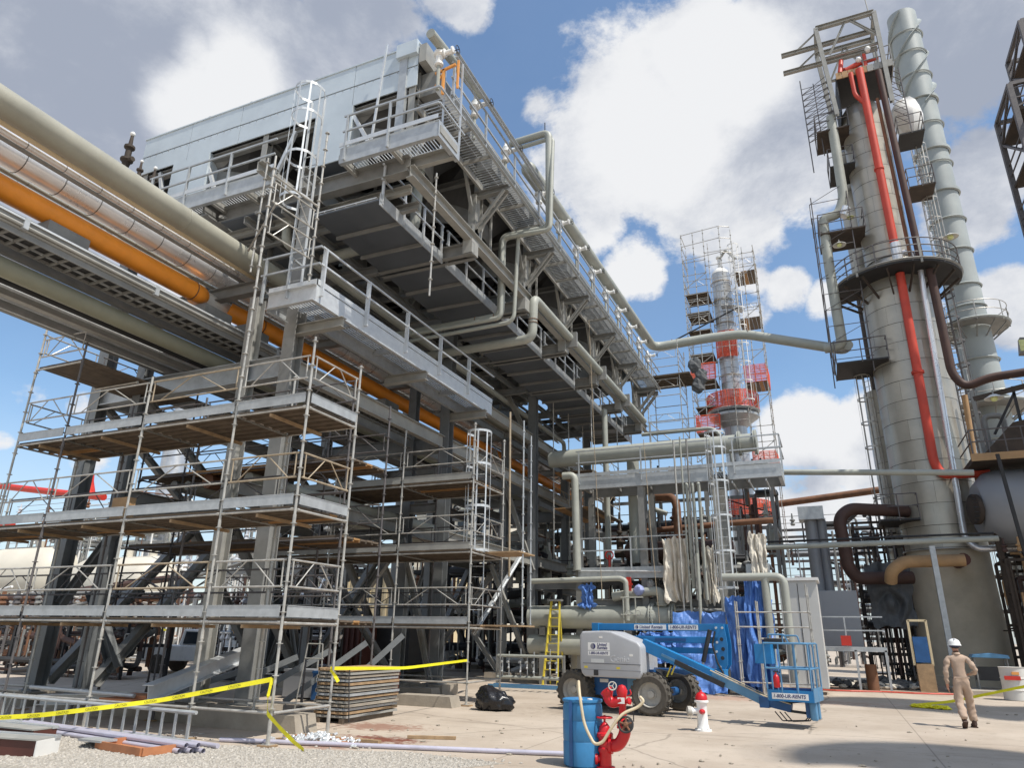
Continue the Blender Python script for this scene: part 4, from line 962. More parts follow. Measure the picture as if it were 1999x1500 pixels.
b.build('tarp', 'tarp_grey', sc4)
s_ledger(sc4, (-6.2, 36.6, 11), (-8.0, 36.6, 12.8))

# ------------------------------------------------------------------ caution tape
def tape(name, pts, label, w=.075, m='tape', words=True, flip=False):
    t = thing(name, label, 'caution tape', pts[0], 'caution tape')
    P = [Vector(p) for p in pts]; out = []
    for i in range(len(P)-1):
        for k in range(8): out.append(P[i].lerp(P[i+1], k/8))
    out.append(P[-1]); sm = [out[0]]+[(out[i-1]+out[i]*2+out[i+1])/4 for i in range(1, len(out)-1)]+[out[-1]]
    vs = []; rr = random.Random(len(pts)); tw = 0
    for i, p in enumerate(sm):
        d = (sm[min(i+1, len(sm)-1)]-sm[max(i-1, 0)]).normalized(); _, s, u = frame(d); tw += rr.uniform(-.2, .2)
        q = u*math.cos(tw*.5)+s*math.sin(tw*.5); vs += [p-q*w/2, p+q*w/2]
    b = MB(); b.add(vs, [(2*i, 2*i+1, 2*i+3, 2*i+2) for i in range(len(sm)-1)]); b.build('ribbon', m, t)
    return t, sm
t1, sm = tape('caution_tape', [(-14.6, 8.3, .18), (-12.6, 8.9, .34), (-10.6, 9.5, .62), (-8.62, 9.9, 1.0)], 'yellow caution tape sagging from the scaffold corner post towards the lower left foreground', .075)
tape('caution_tape', [(-8.6, 9.88, 1.02), (-8.62, 9.85, .75), (-8.55, 9.8, .5), (-8.25, 9.8, .3), (-8.0, 9.85, .12), (-7.75, 9.8, .03)], 'loose tail of yellow tape hanging down the corner post to the ground', .07)
tape('caution_tape', [(-8.6, 11.4, 1.12), (-8.85, 14.4, 1.02), (-8.98, 17.66, 1.1)], 'yellow caution tape stretched between the two scaffolds behind the stacked panels', .06)
tape('caution_tape', [(-8.6, 11.4, 1.1), (-8.45, 11.35, 1.0), (-8.4, 11.4, .9)], 'knotted end of yellow tape fluttering at the back corner post of the near scaffold', .06)
tape('caution_tape', [(1.75, 24.2, .06), (2.6, 23.8, .22), (4.2, 22.8, .72), (6.2, 21.6, 1.25)], 'yellow caution tape rising from the ground behind the walking worker', .07)
b = MB()
for k in range(7): b.blob((1.75+.12*k, 24.2-.05*k, .05), .12, .1, .05, 8, .4, k)
tag(b.build('tape_bundle', 'tape'), 'crumpled bundle of yellow tape lying on the ground beside the worker', 'caution tape')
# tape printing
for i in range(3, len(sm)-2, 2):
    d = (sm[i+1]-sm[i]).normalized()
    yaw = math.atan2(d.y, d.x); pitch = math.asin(d.z)
    text('print', 'CAUTION', .05, 'ink', t1, tuple(sm[i]+Vector((-.015, -.02, 0))), Euler((R(90), -pitch, yaw)).to_quaternion().to_euler(), .0005)
# ------------------------------------------------------------------ left foreground clutter
# concrete curbs
for i, (x0, x1, y) in enumerate(((-15.2, -13.4, 12.0), (-13.3, -11.9, 11.75), (-11.8, -9.15, 11.6))):
    b = MB(); b.prism([(x0, 0), (x1, 0), (x1-.08, .3), (x0+.08, .3)], y-.3, y+.3)
    tag(b.build('concrete_curb', 'conc_old'), ['weathered concrete curb behind the lattice girder, farthest from the column', 'short concrete curb between the two longer ones', 'concrete curb block standing right in front of the ladder column'][i], 'curb', 'concrete curbs')
for i, (x0, x1, y) in enumerate(((-13.0, -10.8, 19.4), (-10.7, -9.0, 17.2))):
    b = MB(); b.prism([(x0, 0), (x1, 0), (x1-.08, .26), (x0+.08, .26)], y-.25, y+.25)
    tag(b.build('concrete_curb', 'conc_old'), ['low concrete curb under the second scaffold', 'low concrete curb beside the black rubbish bag'][i], 'curb', 'concrete curbs')
# lattice girder lying on edge
t = thing('lattice_girder', 'aluminium lattice girder lying on its edge in front of the scaffold feet', 'girder', (-12.5, 9.7, 0))
A = Vector((-16.6, 9.75, .08)); B_ = Vector((-9.7, 9.45, .06)); H = Vector((0, 0, .42))
for o_ in (Vector((0, 0, 0)), H): MB().tube(A+o_, B_+o_, .03, 8).build('chord', 'galv', t)
n = 22
rg = MB().bar(Vector((0, 0, 0)), H, .05, .02, Vector((0, 1, 0))).build('upright', 'galv', t); rg.location = A.lerp(B_, .02)
for k in range(1, n): share(rg, t, A.lerp(B_, .02+.96*k/(n-1)))
t = thing('lattice_girder', 'second lattice girder lying flat behind the first, at the very left', 'girder', (-17, 10.3, 0))
A = Vector((-21, 10.7, .06)); B_ = Vector((-15.6, 10.3, .06)); H = Vector((0, .1, .45))
for o_ in (Vector((0, 0, 0)), H): MB().tube(A+o_, B_+o_, .03, 8).build('chord', 'steel_lit', t)
for k in range(14): p = A.lerp(B_, .03+.94*k/13); MB().bar(p, p+H, .05, .02, Vector((0, 1, 0))).build('upright', 'steel_lit', t)
# galvanised channel leaning on the curb
b = MB(); b.ibeam((-11.9, 10.35, .62), (-12.6, 13.6, 1.28), .30, .24, .016, .012); tag(b.build('steel_beam', 'galv_bright'), 'loose galvanised H-beam lying slanted between the columns', 'beam')
b = MB(); b.ibeam((-15.2, 10.6, .35), (-12.2, 11.2, .48), .2, .2); tag(b.build('steel_beam', 'galv'), 'loose galvanised beam lying low behind the lattice girder', 'beam')
b = MB(); b.box(-13.1, -12.2, 10.3, 10.7, .42, .5); b.box(-12.9, -12.1, 10.5, 10.9, .5, .56); tag(b.build('timber', 'wood_red'), 'short reddish timbers lying behind the lattice girder', 'timber')
b = MB(); b.tube((-15.0, 10.2, .62), (-12.3, 10.4, .56), .04, 8); b.tube((-13.0, 10.5, .42), (-11.0, 10.6, .3), .035, 8); tag(b.build('loose_pipe', 'galv'), 'loose galvanised tubes lying across the timbers', 'pipe')
# purple-grey conduits on the gravel
t = thing('conduit_bundle', 'bundle of pale lilac conduits lying on the gravel', 'conduit', (-10.5, 8.9, 0), None)
for k, (dx, dz) in enumerate(((0, 0), (.09, 0), (.18, 0), (.045, .075), (.135, .075))):
    MB().tube((-13.8+dx*.3, 9.35+dx, .04+dz), (-9.2+dx*1.6, 8.75+dx, .04+dz), .037, 12, caps=False).build('conduit', 'purple_pipe', t, True)
tag(MB().tube((-11.6, 9.75, .045), (-9.05, 9.35, .05), .037, 12).build('loose_conduit', 'purple_pipe', smooth=True), 'single lilac conduit lying above the bundle', 'conduit')
tag(MB().tube((-9.6, 9.95, .04), (-3.4, 11.55, .04), .036, 12).build('loose_conduit', 'purple_pipe', smooth=True), 'long lilac conduit running along the edge of the concrete to the blue drum', 'conduit')
# wooden tray
t = thing('wooden_tray', 'shallow reddish wooden tray lying on the gravel', 'tray', (-9.9, 8.65, 0))
def P4(b, pts, h0, h1): b.plate(pts, h0, h1); return b
ry = R(-10); c, s = math.cos(ry), math.sin(ry)
def loc(u, v): return (-10.0+u*c-v*s, 8.72+u*s+v*c)
P4(MB(), [loc(-.62, -.33), loc(.62, -.33), loc(.62, .33), loc(-.62, .33)], .012, .03).build('base_board', 'wood_red', t)
for (a, b_) in (((-.62, -.36), (.62, -.33)), ((-.62, .33), (.62, .36)), ((-.65, -.33), (-.62, .33)), ((.62, -.33), (.65, .33))):
    P4(MB(), [loc(a[0], a[1]), loc(b_[0], a[1]), loc(b_[0], b_[1]), loc(a[0], b_[1])], .012, .12).build('side_board', 'wood_red', t)
# steel channels at the very corner
for i, (p, q, m) in enumerate((((-14.6, 8.0, .18), (-11.55, 8.25, .13), 'container'), ((-13.6, 7.1, .14), (-10.75, 7.75, .1), 'container'))):
    t = thing('steel_form', ['brown and grey steel form lying at the left edge of the gravel', 'nearest brown steel form with a pale end, at the bottom left corner'][i], 'steel form', p, 'steel forms')
    MB().bar(p, q, .40, .22).build('web', m, t); MB().bar(Vector(p)+Z*.125, Vector(q)+Z*.125, .46, .02).build('flange', 'steel_lit', t)
    MB().bar(Vector(p)+Z*.13+Vector((0, .16, 0)), Vector(q)+Z*.13+Vector((0, .16, 0)), .1, .04).build('flange_edge', 'galv', t)
    MB().bar(Vector(q), Vector(q)+Vector((.02, .005, 0)), .44, .23).build('end_plate', 'white', t) if i else None
b = MB(); 
for k in range(5): b.box(-11.4+.1*k, -10.9+.1*k, 8.9-.12*k, 9.1-.1*k, .02+.02*k, .05+.02*k)
tag(b.build('scrap_sheet', 'galv'), 'loose grey sheet scraps beside the wooden tray', 'scrap metal')
# stack of scaffold panels
t = thing('panel_stack', 'tall stack of grey scaffold planks beside the corner post', 'plank stack', (-9.75, 13.4, 0))
rr = random.Random(9)
for k in range(14):
    z = .1+k*.068; dx = rr.uniform(-.03, .03); b = MB()
    b.box(-10.1+dx, -9.3+dx, 13.0, 14.9, z, z+.045); b.box(-10.12+dx, -10.08+dx, 13.0, 14.9, z-.01, z+.055); b.box(-10.05+dx, -9.35+dx, 12.985, 13.0, z, z+.02)
    for u in range(4): b.box(-10.0+dx+u*.18, -9.93+dx+u*.18, 12.96, 13.0, z+.01, z+.04)
    b.build('scaffold_plank', ['steel_lit', 'plank_pale', 'galv', 'conc_old'][k % 4], t)
for x in (-10.0, -9.4): MB().box(x-.05, x+.05, 12.95, 14.8, 0, .09).build('bearer', 'plank', t)
MB().tube((-9.2, 12.95, .05), (-9.3, 12.95, 1.05), .012, 6).build('strap', 'dark', t)
# tripod-like frame in the dark behind
t = thing('stand', 'thin metal stand in the shade beside the plank stack', 'stand', (-10.6, 13.2, 0))
for p, q in (((-10.9, 13.3, 0), (-10.7, 13.3, 1.5)), ((-10.2, 13.3, 0), (-10.3, 13.3, 1.5)), ((-10.75, 13.3, 1.2), (-10.25, 13.3, 1.2)), ((-10.7, 13.3, 1.5), (-10.3, 13.3, 1.5))):
    MB().tube(p, q, .015, 6).build('tube', 'steel_lit', t)
# heap of couplers
rr = random.Random(4); b = MB()
for k in range(150):
    x = rr.gauss(-8.25, .28); y = rr.gauss(10.75, .16); z = .03+max(0, .09-.25*abs(x+8.25))*rr.random()
    a = rr.random()*6.28; l = .06
    o = len(b.v); b.lathe([(.03, 0), (.034, .02), (.022, .025), (.028, .08), (.015, .09)], 7, (x, y, z), (math.cos(a), math.sin(a), rr.uniform(-.4, .9)))
o = stuff(b.build('scaffold_couplers', 'galv_bright')); o['label'] = 'heap of small metal scaffold couplers on the ground by the corner post'
t = thing('coupler_pallet', 'low wooden pallet under the heap of couplers', 'pallet', (-8.2, 10.9, 0))
for k in range(5): MB().box(-8.95, -7.55, 10.55+k*.14, 10.66+k*.14, .012, .04).build('slat', 'wood_red' if k % 2 else 'plank_pale', t)
MB().box(-7.75, -7.2, 11.0, 11.1, .0, .06).build('loose_slat', 'plank_pale', t)
tag(MB().bar((-7.15, 11.85, .03), (-6.35, 12.15, .03), .07, .05).build('stick', 'plank_pale'), 'short weathered stick lying on the concrete', 'stick')
# rubbish bag
bm_ = bmesh.new(); bmesh.ops.create_icosphere(bm_, subdivisions=4, radius=1)
for v in bm_.verts:
    p = v.co.copy(); n_ = noise.fractal(p*2.6, 1, 2, 4); q = noise.noise(p*7)
    v.co = Vector((p.x*(.50+.12*n_), p.y*(.32+.09*n_), max(-.5, p.z)*(.30+.06*n_)+.03*q))
    if p.z > .3: v.co.z += .1*(p.z-.3)*(1 if p.x < 0 else .3); v.co.x -= .16*(p.z-.3)
    v.co += Vector((-7.92, 17.1, .18))
me = bpy.data.meshes.new('rubbish_bag'); bm_.to_mesh(me); bm_.free(); me.materials.append(MATS['bag']); me.polygons.foreach_set('use_smooth', [True]*len(me.polygons))
tag(link('rubbish_bag', me), 'full black plastic rubbish bag slumped on the concrete', 'rubbish bag')
# blue ladder lying down
t = thing('blue_ladder', 'blue ladder lying flat on the ground behind the lift wheels', 'ladder', (-9.6, 23.5, 0))
for y in (23.0, 23.45): MB().box(-10.9, -8.4, y, y+.04, .1, .2).build('rail', 'lift_pale', t)
for k in range(9): MB().box(-10.8+.28*k, -10.74+.28*k, 23.04, 23.45, .12, .17).build('rung', 'lift_blue', t)
# yellow step ladder
t = thing('step_ladder', 'open yellow step ladder beside the grey pipes', 'ladder', (-9.7, 26.3, 0))
for s in (-.28, .28):
    MB().bar((-9.7+s, 25.7, .02), (-9.7+s*.6, 26.35, 3.0), .05, .09).build('front_rail', 'yellow', t)
    MB().bar((-9.9+s, 27.0, .02), (-9.75+s*.6, 26.4, 3.0), .05, .07).build('rear_rail', 'yellow', t)
for k in range(9):
    f = .09+.1*k; MB().box(-9.7-.28*(1-.4*f), -9.7+.28*(1-.4*f), 25.7+.65*f-.05, 25.7+.65*f+.05, 3*f-.015, 3*f+.015).build('step', 'yellow', t)
MB().box(-9.95, -9.45, 26.2, 26.5, 2.98, 3.04).build('top_cap', 'steel', t)
t2 = dup(t, (-9.0, 27.2, 0), R(25), 'shorter yellow ladder half hidden behind the step ladder')
t2.scale = (.8, .8, .62)
# wall-mounted valve manifold on legs near the column
t = thing('valve_manifold', 'row of small white valves on a pipe stand behind the trash bag', 'manifold', (-10, 24.5, 0))
MB().tube((-11.2, 24.4, 1.05), (-8.7, 24.4, 1.05), .05, 8).build('header', 'pipe_grey', t, True)
MB().tube((-11.2, 24.4, .35), (-8.7, 24.4, .35), .06, 8).build('header', 'pipe_grey', t, True)
for k in range(7):
    x = (-11.0, -10.75, -10.3, -10.05, -9.8, -9.2, -8.95)[k]; b = MB(); b.tube((x, 24.4, .3), (x, 24.4, 1.1+.1*(k%3)), .018, 6); b.lathe([(.03, 0), (.045, .04), (.02, .08), (.03, .12), (.015, .2)], 8, (x, 24.36, .5+.12*(k%2))); b.tube((x, 24.25, .85), (x, 24.35, .85), .04, 8)
    b.build('valve', 'galv', t, True)
for x in (-11.2, -8.7): MB().box(x-.04, x+.04, 24.36, 24.44, 0, 1.1).build('leg', 'steel', t)
def bevel_mesh(b, w=.04, seg=3):
    me = bpy.data.meshes.new('t'); me.from_pydata(b.v, [], b.f); q = bmesh.new(); q.from_mesh(me)
    bmesh.ops.remove_doubles(q, verts=q.verts, dist=1e-5); bmesh.ops.recalc_face_normals(q, faces=q.faces)
    es = [e for e in q.edges if len(e.link_faces) == 2 and e.calc_face_angle(0) > R(12)]
    bmesh.ops.bevel(q, geom=es, offset=w, segments=seg, affect='EDGES', profile=.6)
    o = MB(); q.verts.index_update(); o.v = [tuple(v.co) for v in q.verts]; o.f = [tuple(v.index for v in f.verts) for f in q.faces]
    q.free(); bpy.data.meshes.remove(me); return o
# ------------------------------------------------------------------ boom lift
bl_ = lthing('boom_lift', 'blue articulated boom lift with a grey engine cover, parked on the concrete', 'boom lift', (-5.1, 18.9, 0), R(-9))
def wheel(x, y, ry, rz_=0):
    tb = MB(); tb.lathe([(.27, -.17), (.40, -.185), (.455, -.15), (.465, -.06), (.465, .06), (.455, .15), (.40, .185), (.27, .17)], 36, (0, 0, 0), (0, 1, 0), caps=False)
    for k in range(20):
        for s in (-1, 1):
            a = 2*math.pi*(k+.25*(s+1))/20; c = Vector((math.cos(a)*.462, s*.085, math.sin(a)*.462)); d = Vector((-math.sin(a), .55*s, math.cos(a))); 
            p = c-Vector((0, .09, 0)); q = c+Vector((0, .09, 0))
            tb.bar(p+d*.03*s, q-d*.03*s, .065, .05, Vector((math.cos(a), 0, math.sin(a))))
    t = tb.build('tyre', 'rubber', bl_, True); t.location = (x, y, .465); t.rotation_euler = (0, ry, rz_)
    w = MB(); w.lathe([(.275, -.175), (.26, -.12), (.255, -.02), (.12, .0), (.12, -.02), (.0, -.02)], 28, (0, 0, 0), (0, 1, 0), caps=False)
    w.lathe([(.28, -.18), (.28, .17)], 28, (0, 0, 0), (0, 1, 0), caps=False)
    w.lathe([(.075, -.11), (.085, -.1), (.085, -.02)], 14, (0, 0, 0), (0, 1, 0))
    for k in range(8): a = k*math.pi/4; w.tube((.05*math.cos(a), -.125, .05*math.sin(a)), (.05*math.cos(a), -.1, .05*math.sin(a)), .008, 5)
    r_ = w.build('rim', 'rim', bl_, True); r_.location = (x, y, .465); r_.rotation_euler = (0, ry, rz_)
    return t
wheel(-1.05, -.68, .2, R(-6)); wheel(1.02, -.76, .9, R(5)); wheel(-.95, .95, .3); wheel(1.12, .95, .6, R(-10))
bevel_mesh(MB().box(-.62, .62, -.5, .75, .36, .80), .03).build('chassis', 'lift_deep', bl_)
MB().box(-1.15, -.6, -.14, .34, .4, .56).build('axle', 'lift_deep', bl_); MB().box(.6, 1.2, -.14, .34, .4, .56).build('axle', 'lift_deep', bl_)
for x in (-1.0, 1.05): MB().tube((x, -.6, .465), (x, .9, .465), .1, 12).build('axle', 'lift_deep', bl_, True)
MB().box(.3, .95, -.53, -.40, .5, .78).build('side_plate', 'lift_pale', bl_)
MB().box(-.45, -.22, -.515, -.502, .66, .74).build('label_plate', 'white', bl_)
MB().lathe([(.5, .78), (.5, .9), (.42, .9), (.42, .98)], 28, (0, .1, 0)).build('slew_ring', 'dark', bl_, True)
MB().box(-.9, 1.0, -.55, .8, .92, 1.0).build('turntable', 'lift_deep', bl_)
CS = .42
prof = [(a+CS, b_) for a, b_ in ((-1.04, .80), (-1.13, .88), (-1.17, 1.05), (-1.17, 1.76), (-1.1, 1.86), (-.5, 1.88), (-.28, 1.86), (.40, 1.62), (.48, 1.52), (.48, .92), (.42, .80))]
cov = bevel_mesh(MB().prism(prof, -1.02, -.2), .05, 3).build('engine_cover', 'lift_grey', bl_, True)
bevel_mesh(MB().prism([(-.85, .88), (-.85, 1.7), (-.75, 1.8), (.5, 1.6), (.5, .88)], .35, 1.05), .05, 3).build('engine_cover', 'lift_grey', bl_, True)
MB().box(-.65, .6, -.2, .36, 1.0, 1.62).build('engine', 'dark', bl_)
MB().box(-1.08+CS, .46+CS, -1.028, -1.018, 1.105, 1.12).build('groove', 'lift_groove', cov)
MB().box(-1.1+CS, .46+CS, -1.026, -1.018, .965, .972).build('groove', 'lift_groove', cov)
MB().box(-.78+CS, -.66+CS, -1.035, -1.018, .84, .97).build('latch', 'dark', cov)
def lab(x0, x1, z0, z1, y, par=cov, m='white_gloss'):
    return MB().box(x0, x1, y-.004, y, z0, z1).build('label_plate', m, par)
lab(-.93+CS, -.34+CS, 1.42, 1.60, -1.02); lab(-.93+CS, -.34+CS, 1.30, 1.40, -1.02)
lab(-.85+CS, -.5+CS, 1.135, 1.22, -1.02, m='galv_bright')
FR = (R(90), 0, 0)
def logo(x, z, y, r, par):
    b = MB(); b.lathe([(r, -.001), (r, .001)], 20, (x, y, z), (0, 1, 0)); b.build('logo', 'ink_grey', par)
    vs = [(x+r*.15, z+r*.98)]+[(x+r*math.cos(a), z+r*math.sin(a)) for a in [R(80-20*k) for k in range(9)]]+[(x+r*.15, z-r*.98), (x+r*.45, z)]
    MB().prism(vs, y-.004, y-.002).build('logo', 'ink_blue', par)
logo(-.79+CS, 1.51, -1.026, .07, cov)
for s_, z in (('United', 1.55), ('Rentals', 1.475)): text('lettering', s_, .10, 'ink_blue', cov, (-.68+CS, -1.026, z), FR, .001, shear=.2, bold=.002, sx=.95)
text('lettering', '1-800-UR-RENTS', .085, 'ink_blue', cov, (-.91+CS, -1.026, 1.35), FR, .001, shear=.2, bold=.002, sx=.86)
text('lettering', 'Genie', .21, 'emboss', cov, (-.33+CS, -1.03, 1.23), FR, .006, sx=1.0)
for x, z in ((-.62, 1.0), (.25, 1.0), (-.2, 1.7), (.6, 1.3)): MB().box(x, x+.09, -1.027, -1.019, z, z+.05).build('warning_label', 'yellow' if z < 1.2 else 'white', cov)
for k in range(4): MB().pipe([(.95, -.35+.05*k, 1.0), (1.25, -.4, .85+.04*k), (1.7, -.3, .88), (2.1, -.2+.03*k, 1.0)], .018, n=7).build('hydraulic_hose', 'dark', bl_)
for q, (x, z) in enumerate(((1.3, .95), (1.42, 1.0))): MB().bar((x, -.45, z-.1), (x+.12, -.45, z+.14), .02, .03).build('step_bar', 'yellow', bl_)
# arms
am = MB(); am.box(-.85, 2.6, -.02, .22, 1.90, 2.07); am.box(-.88, -.68, -.05, .25, 1.82, 2.08)
arm = bevel_mesh(am, .012, 2).build('riser_arm', 'lift_blue', bl_)
arm2 = bevel_mesh(MB().box(.0, 2.5, -.06, .2, 1.62, 1.77), .012, 2).build('riser_arm', 'lift_blue', bl_)
arm3 = bevel_mesh(MB().box(.3, 2.45, .0, .2, 1.38, 1.52), .012, 2).build('riser_arm', 'lift_blue', bl_)
MB().box(.9, 1.7, -.08, -.06, 1.66, 1.73).build('hose_guard', 'lift_deep', bl_)
lab(.33, 1.19, 1.925, 2.045, -.022, arm); lab(1.25, 2.01, 1.925, 2.045, -.022, arm)
logo(.40, 1.985, -.027, .045, arm)
text('lettering', 'United Rentals', .105, 'ink_blue', arm, (.47, -.028, 1.985), FR, .001, shear=.2, bold=.002, sx=1.0)
text('lettering', '1-800-UR-RENTS', .10, 'ink_blue', arm, (1.28, -.028, 1.985), FR, .001, shear=.2, bold=.002, sx=.95)
br_ = MB(); br_.prism([(2.38, 1.72), (2.43, 2.09), (2.66, 2.07), (2.71, 1.6), (2.68, 1.15), (2.56, .98), (2.42, 1.05), (2.38, 1.3)], -.06, -.03)
br_.prism([(2.38, 1.72), (2.43, 2.09), (2.66, 2.07), (2.71, 1.6), (2.68, 1.15), (2.56, .98), (2.42, 1.05), (2.38, 1.3)], .24, .27)
bk = br_.build('end_bracket', 'lift_blue', bl_)
for x, z in ((2.58, 1.72), (2.6, 1.5), (2.57, 1.3)): MB().tube((x, -.066, z), (x, -.061, z), .045, 14).build('hole', 'dark', bk)
for x, z in ((2.47, 1.98), (2.47, 1.65), (2.5, 1.1), (2.62, 1.98), (2.44, 1.44)): MB().tube((x, -.085, z), (x, -.061, z), .028, 10).build('pin', 'galv_bright', bk)
MB().pipe([(2.44, -.09, 1.9), (2.36, -.1, 1.6), (2.45, -.1, 1.2), (2.58, -.1, .95)], .022, n=8).build('hydraulic_hose', 'dark', bl_, True)
MB().tube((2.34, -.14, 1.93), (2.12, -.14, 1.2), .055, 12).build('cylinder', 'dark', bl_, True)
MB().tube((2.12, -.14, 1.2), (2.03, -.14, .92), .03, 10).build('cylinder_rod', 'galv_bright', bl_, True)
bevel_mesh(MB().box(1.95, 2.6, -.1, .2, .86, 1.05), .02).build('lower_link', 'lift_blue', bl_)
MB().box(.55, 2.2, -.25, .25, .9, 1.02).build('turntable_beam', 'lift_deep', bl_)
# main boom going down to the basket
P0 = Vector((.80, -.62, 1.58)); P1 = Vector((2.5, -.72, .93)); P2 = Vector((3.66, -.78, .46)); P3 = Vector((4.2, -.80, .36)); P4_ = Vector((4.6, -.80, .36))
bevel_mesh(MB().bar(P0, P1, .17, .27), .012, 2).build('main_boom', 'lift_blue', bl_)
bevel_mesh(MB().bar(P1-(P2-P1)*.1, P2, .13, .19), .01, 2).build('boom_extension', 'lift_pale', bl_)
MB().bar(P0.lerp(P1, .5)+Vector((0, -.11, -.05)), P1.lerp(P2, .25)+Vector((0, -.11, -.07)), .05, .11).build('cable_carrier', 'dark', bl_)
MB().bar(P0.lerp(P1, .3)+Vector((0, -.10, -.03)), P1+Vector((0, -.10, -.03)), .02, .06).build('hose_guard', 'lift_pale', bl_)
for s in (-.12, .12): MB().pipe([P1+Vector((0, s, .12)), P2+Vector((0, s, .12)), P3+Vector((0, s*.6, .08))], .013, n=6).build('hydraulic_hose', 'hose', bl_)
bevel_mesh(MB().bar(P2-Vector((.12, 0, -.02)), P3, .15, .17), .02, 2).build('jib', 'lift_deep', bl_)
MB().box(3.55, 3.75, -.9, -.66, .34, .56).build('jib_knuckle', 'lift_deep', bl_)
for dz in (.1, -.05): MB().bar(P3+Vector((-.1, -.03, dz)), P4_+Vector((-.1, 0, dz*1.6)), .05, .05).build('levelling_link', 'dark', bl_)
for k in range(3): MB().pipe([P3+Vector((-.35+.1*k, -.05, -.08)), P3+Vector((-.2+.1*k, -.08, -.25)), P4_+Vector((-.15+.05*k, -.02, -.22)), P4_+Vector((0, 0, -.05))], .012, n=6).build('hydraulic_hose', 'dark', bl_)
bevel_mesh(MB().box(4.5, 4.62, -.95, -.65, .2, .6), .03).build('rotator', 'lift_deep', bl_)
for y in (-1.0, -.7): bevel_mesh(MB().box(4.6, 4.75, y-.05, y+.06, .16, .53), .05).build('foot_cover', 'lift_pale', bl_)
bx0, bx1, by0, by1, bz = 3.85, 4.76, -1.28, -.35, .54
MB().box(bx0, bx1, by0, by1, bz-.02, bz+.01).build('basket_floor', 'lift_deep', bl_)
MB().box(bx0, bx1, by0-.01, by0, bz-.02, bz+.2).build('kick_plate', 'lift_blue', bl_)
MB().box(bx0, bx1, by1, by1+.01, bz-.02, bz+.2).build('kick_plate', 'lift_deep', bl_)
MB().box(bx1, bx1+.01, by0, by1, bz-.02, bz+.25).build('kick_plate', 'lift_pale', bl_)
lab(bx0+.08, bx1-.1, bz+.02, bz+.14, by0-.012, bl_)
text('lettering', '1-800-UR-RENTS', .095, 'ink_blue', bl_, (bx0+.10, by0-.018, bz+.08), FR, .001, shear=.2, bold=.002, sx=.95)
for z in (bz+.62, bz+1.12):
    MB().pipe([(bx0, by0, z), (bx1, by0, z), (bx1, by1, z), (bx0, by1, z), (bx0, by0, z)], .021, bend=.12, n=8).build('basket_rail', 'lift_pale', bl_, True)
for x, y in ((bx0, by0), (bx0+.3, by0), (bx0+.62, by0), (bx1-.02, by0+.02), (bx1, (by0+by1)/2), (bx1, by1), (bx0, by1), (bx0+.4, by1), (bx0+.75, by1), (bx0, (by0+by1)/2)):
    MB().tube((x, y, bz), (x, y, bz+1.12), .017, 8).build('basket_post', 'lift_pale', bl_, True)
MB().box(bx0-.08, bx0+.3, -.85, -.5, bz+1.0, bz+1.22).build('control_box', 'dark', bl_)
MB().box(bx0-.25, bx0+.1, -1.1, -.75, bz+.7, bz+1.1).build('control_box', 'lift_blue', bl_)
MB().pipe([(bx0, -.8, bz+1.12), (bx0, -.8, bz+1.3), (bx0+.35, -.8, bz+1.3), (bx0+.42, -.8, bz+1.12)], .018, n=8).build('guard_hoop', 'lift_pale', bl_, True)
MB().pipe([(bx0+.3, -.8, bz+1.12), (bx0+.3, -.8, bz+1.28), (bx0+.62, -.8, bz+1.28), (bx0+.66, -.8, bz+1.12)], .018, n=8).build('guard_hoop', 'lift_pale', bl_, True)
t = lthing('fire_extinguisher', 'small red fire extinguisher hanging in the lift basket', 'fire extinguisher', (-1.3, 17.0, .78), 0)
MB().lathe([(.05, 0), (.065, .02), (.065, .2), (.04, .25), (.02, .26), (.02, .3)], 14).build('bottle', 'red_gloss', t, True)
MB().box(-.05, .06, -.02, .02, .3, .33).build('handle', 'dark', t)
# ------------------------------------------------------------------ blue drum
t = lthing('plastic_drum', 'blue plastic drum with a beige hose poking out of its top', 'drum', (-3.56, 10.78, 0))
MB().lathe([(.255, 0), (.28, .02), (.285, .1), (.287, .31), (.279, .33), (.287, .35), (.289, .58), (.281, .60), (.289, .62), (.285, .78), (.27, .83), (.292, .845), (.292, .875), (.275, .88), (.265, .85), (.1, .845)], 48).build('shell', 'barrel_blue', t, True)
MB().box(-.11, -.06, -.293, -.283, .02, .86).build('sight_stripe', 'lift_deep', t)
MB().lathe([(.04, .84), (.04, .875), (.03, .88)], 12, (.1, .05, 0)).build('bung', 'white', t, True)
o = MB().pipe([(-3.55, 10.75, .82), (-3.62, 10.74, 1.0), (-3.58, 10.68, 1.14), (-3.50, 10.46, .98), (-3.42, 10.42, .56), (-3.27, 10.40, .33), (-3.16, 10.42, .36), (-3.0, 10.44, .60), (-2.88, 10.5, .74), (-2.68, 10.6, .82), (-2.60, 10.62, .9), (-2.66, 10.64, .95)], .021, n=12, bend=.14).build('hose', 'hose', smooth=True)
tag(o, 'beige hose looping from the blue drum over the red valves', 'hose')
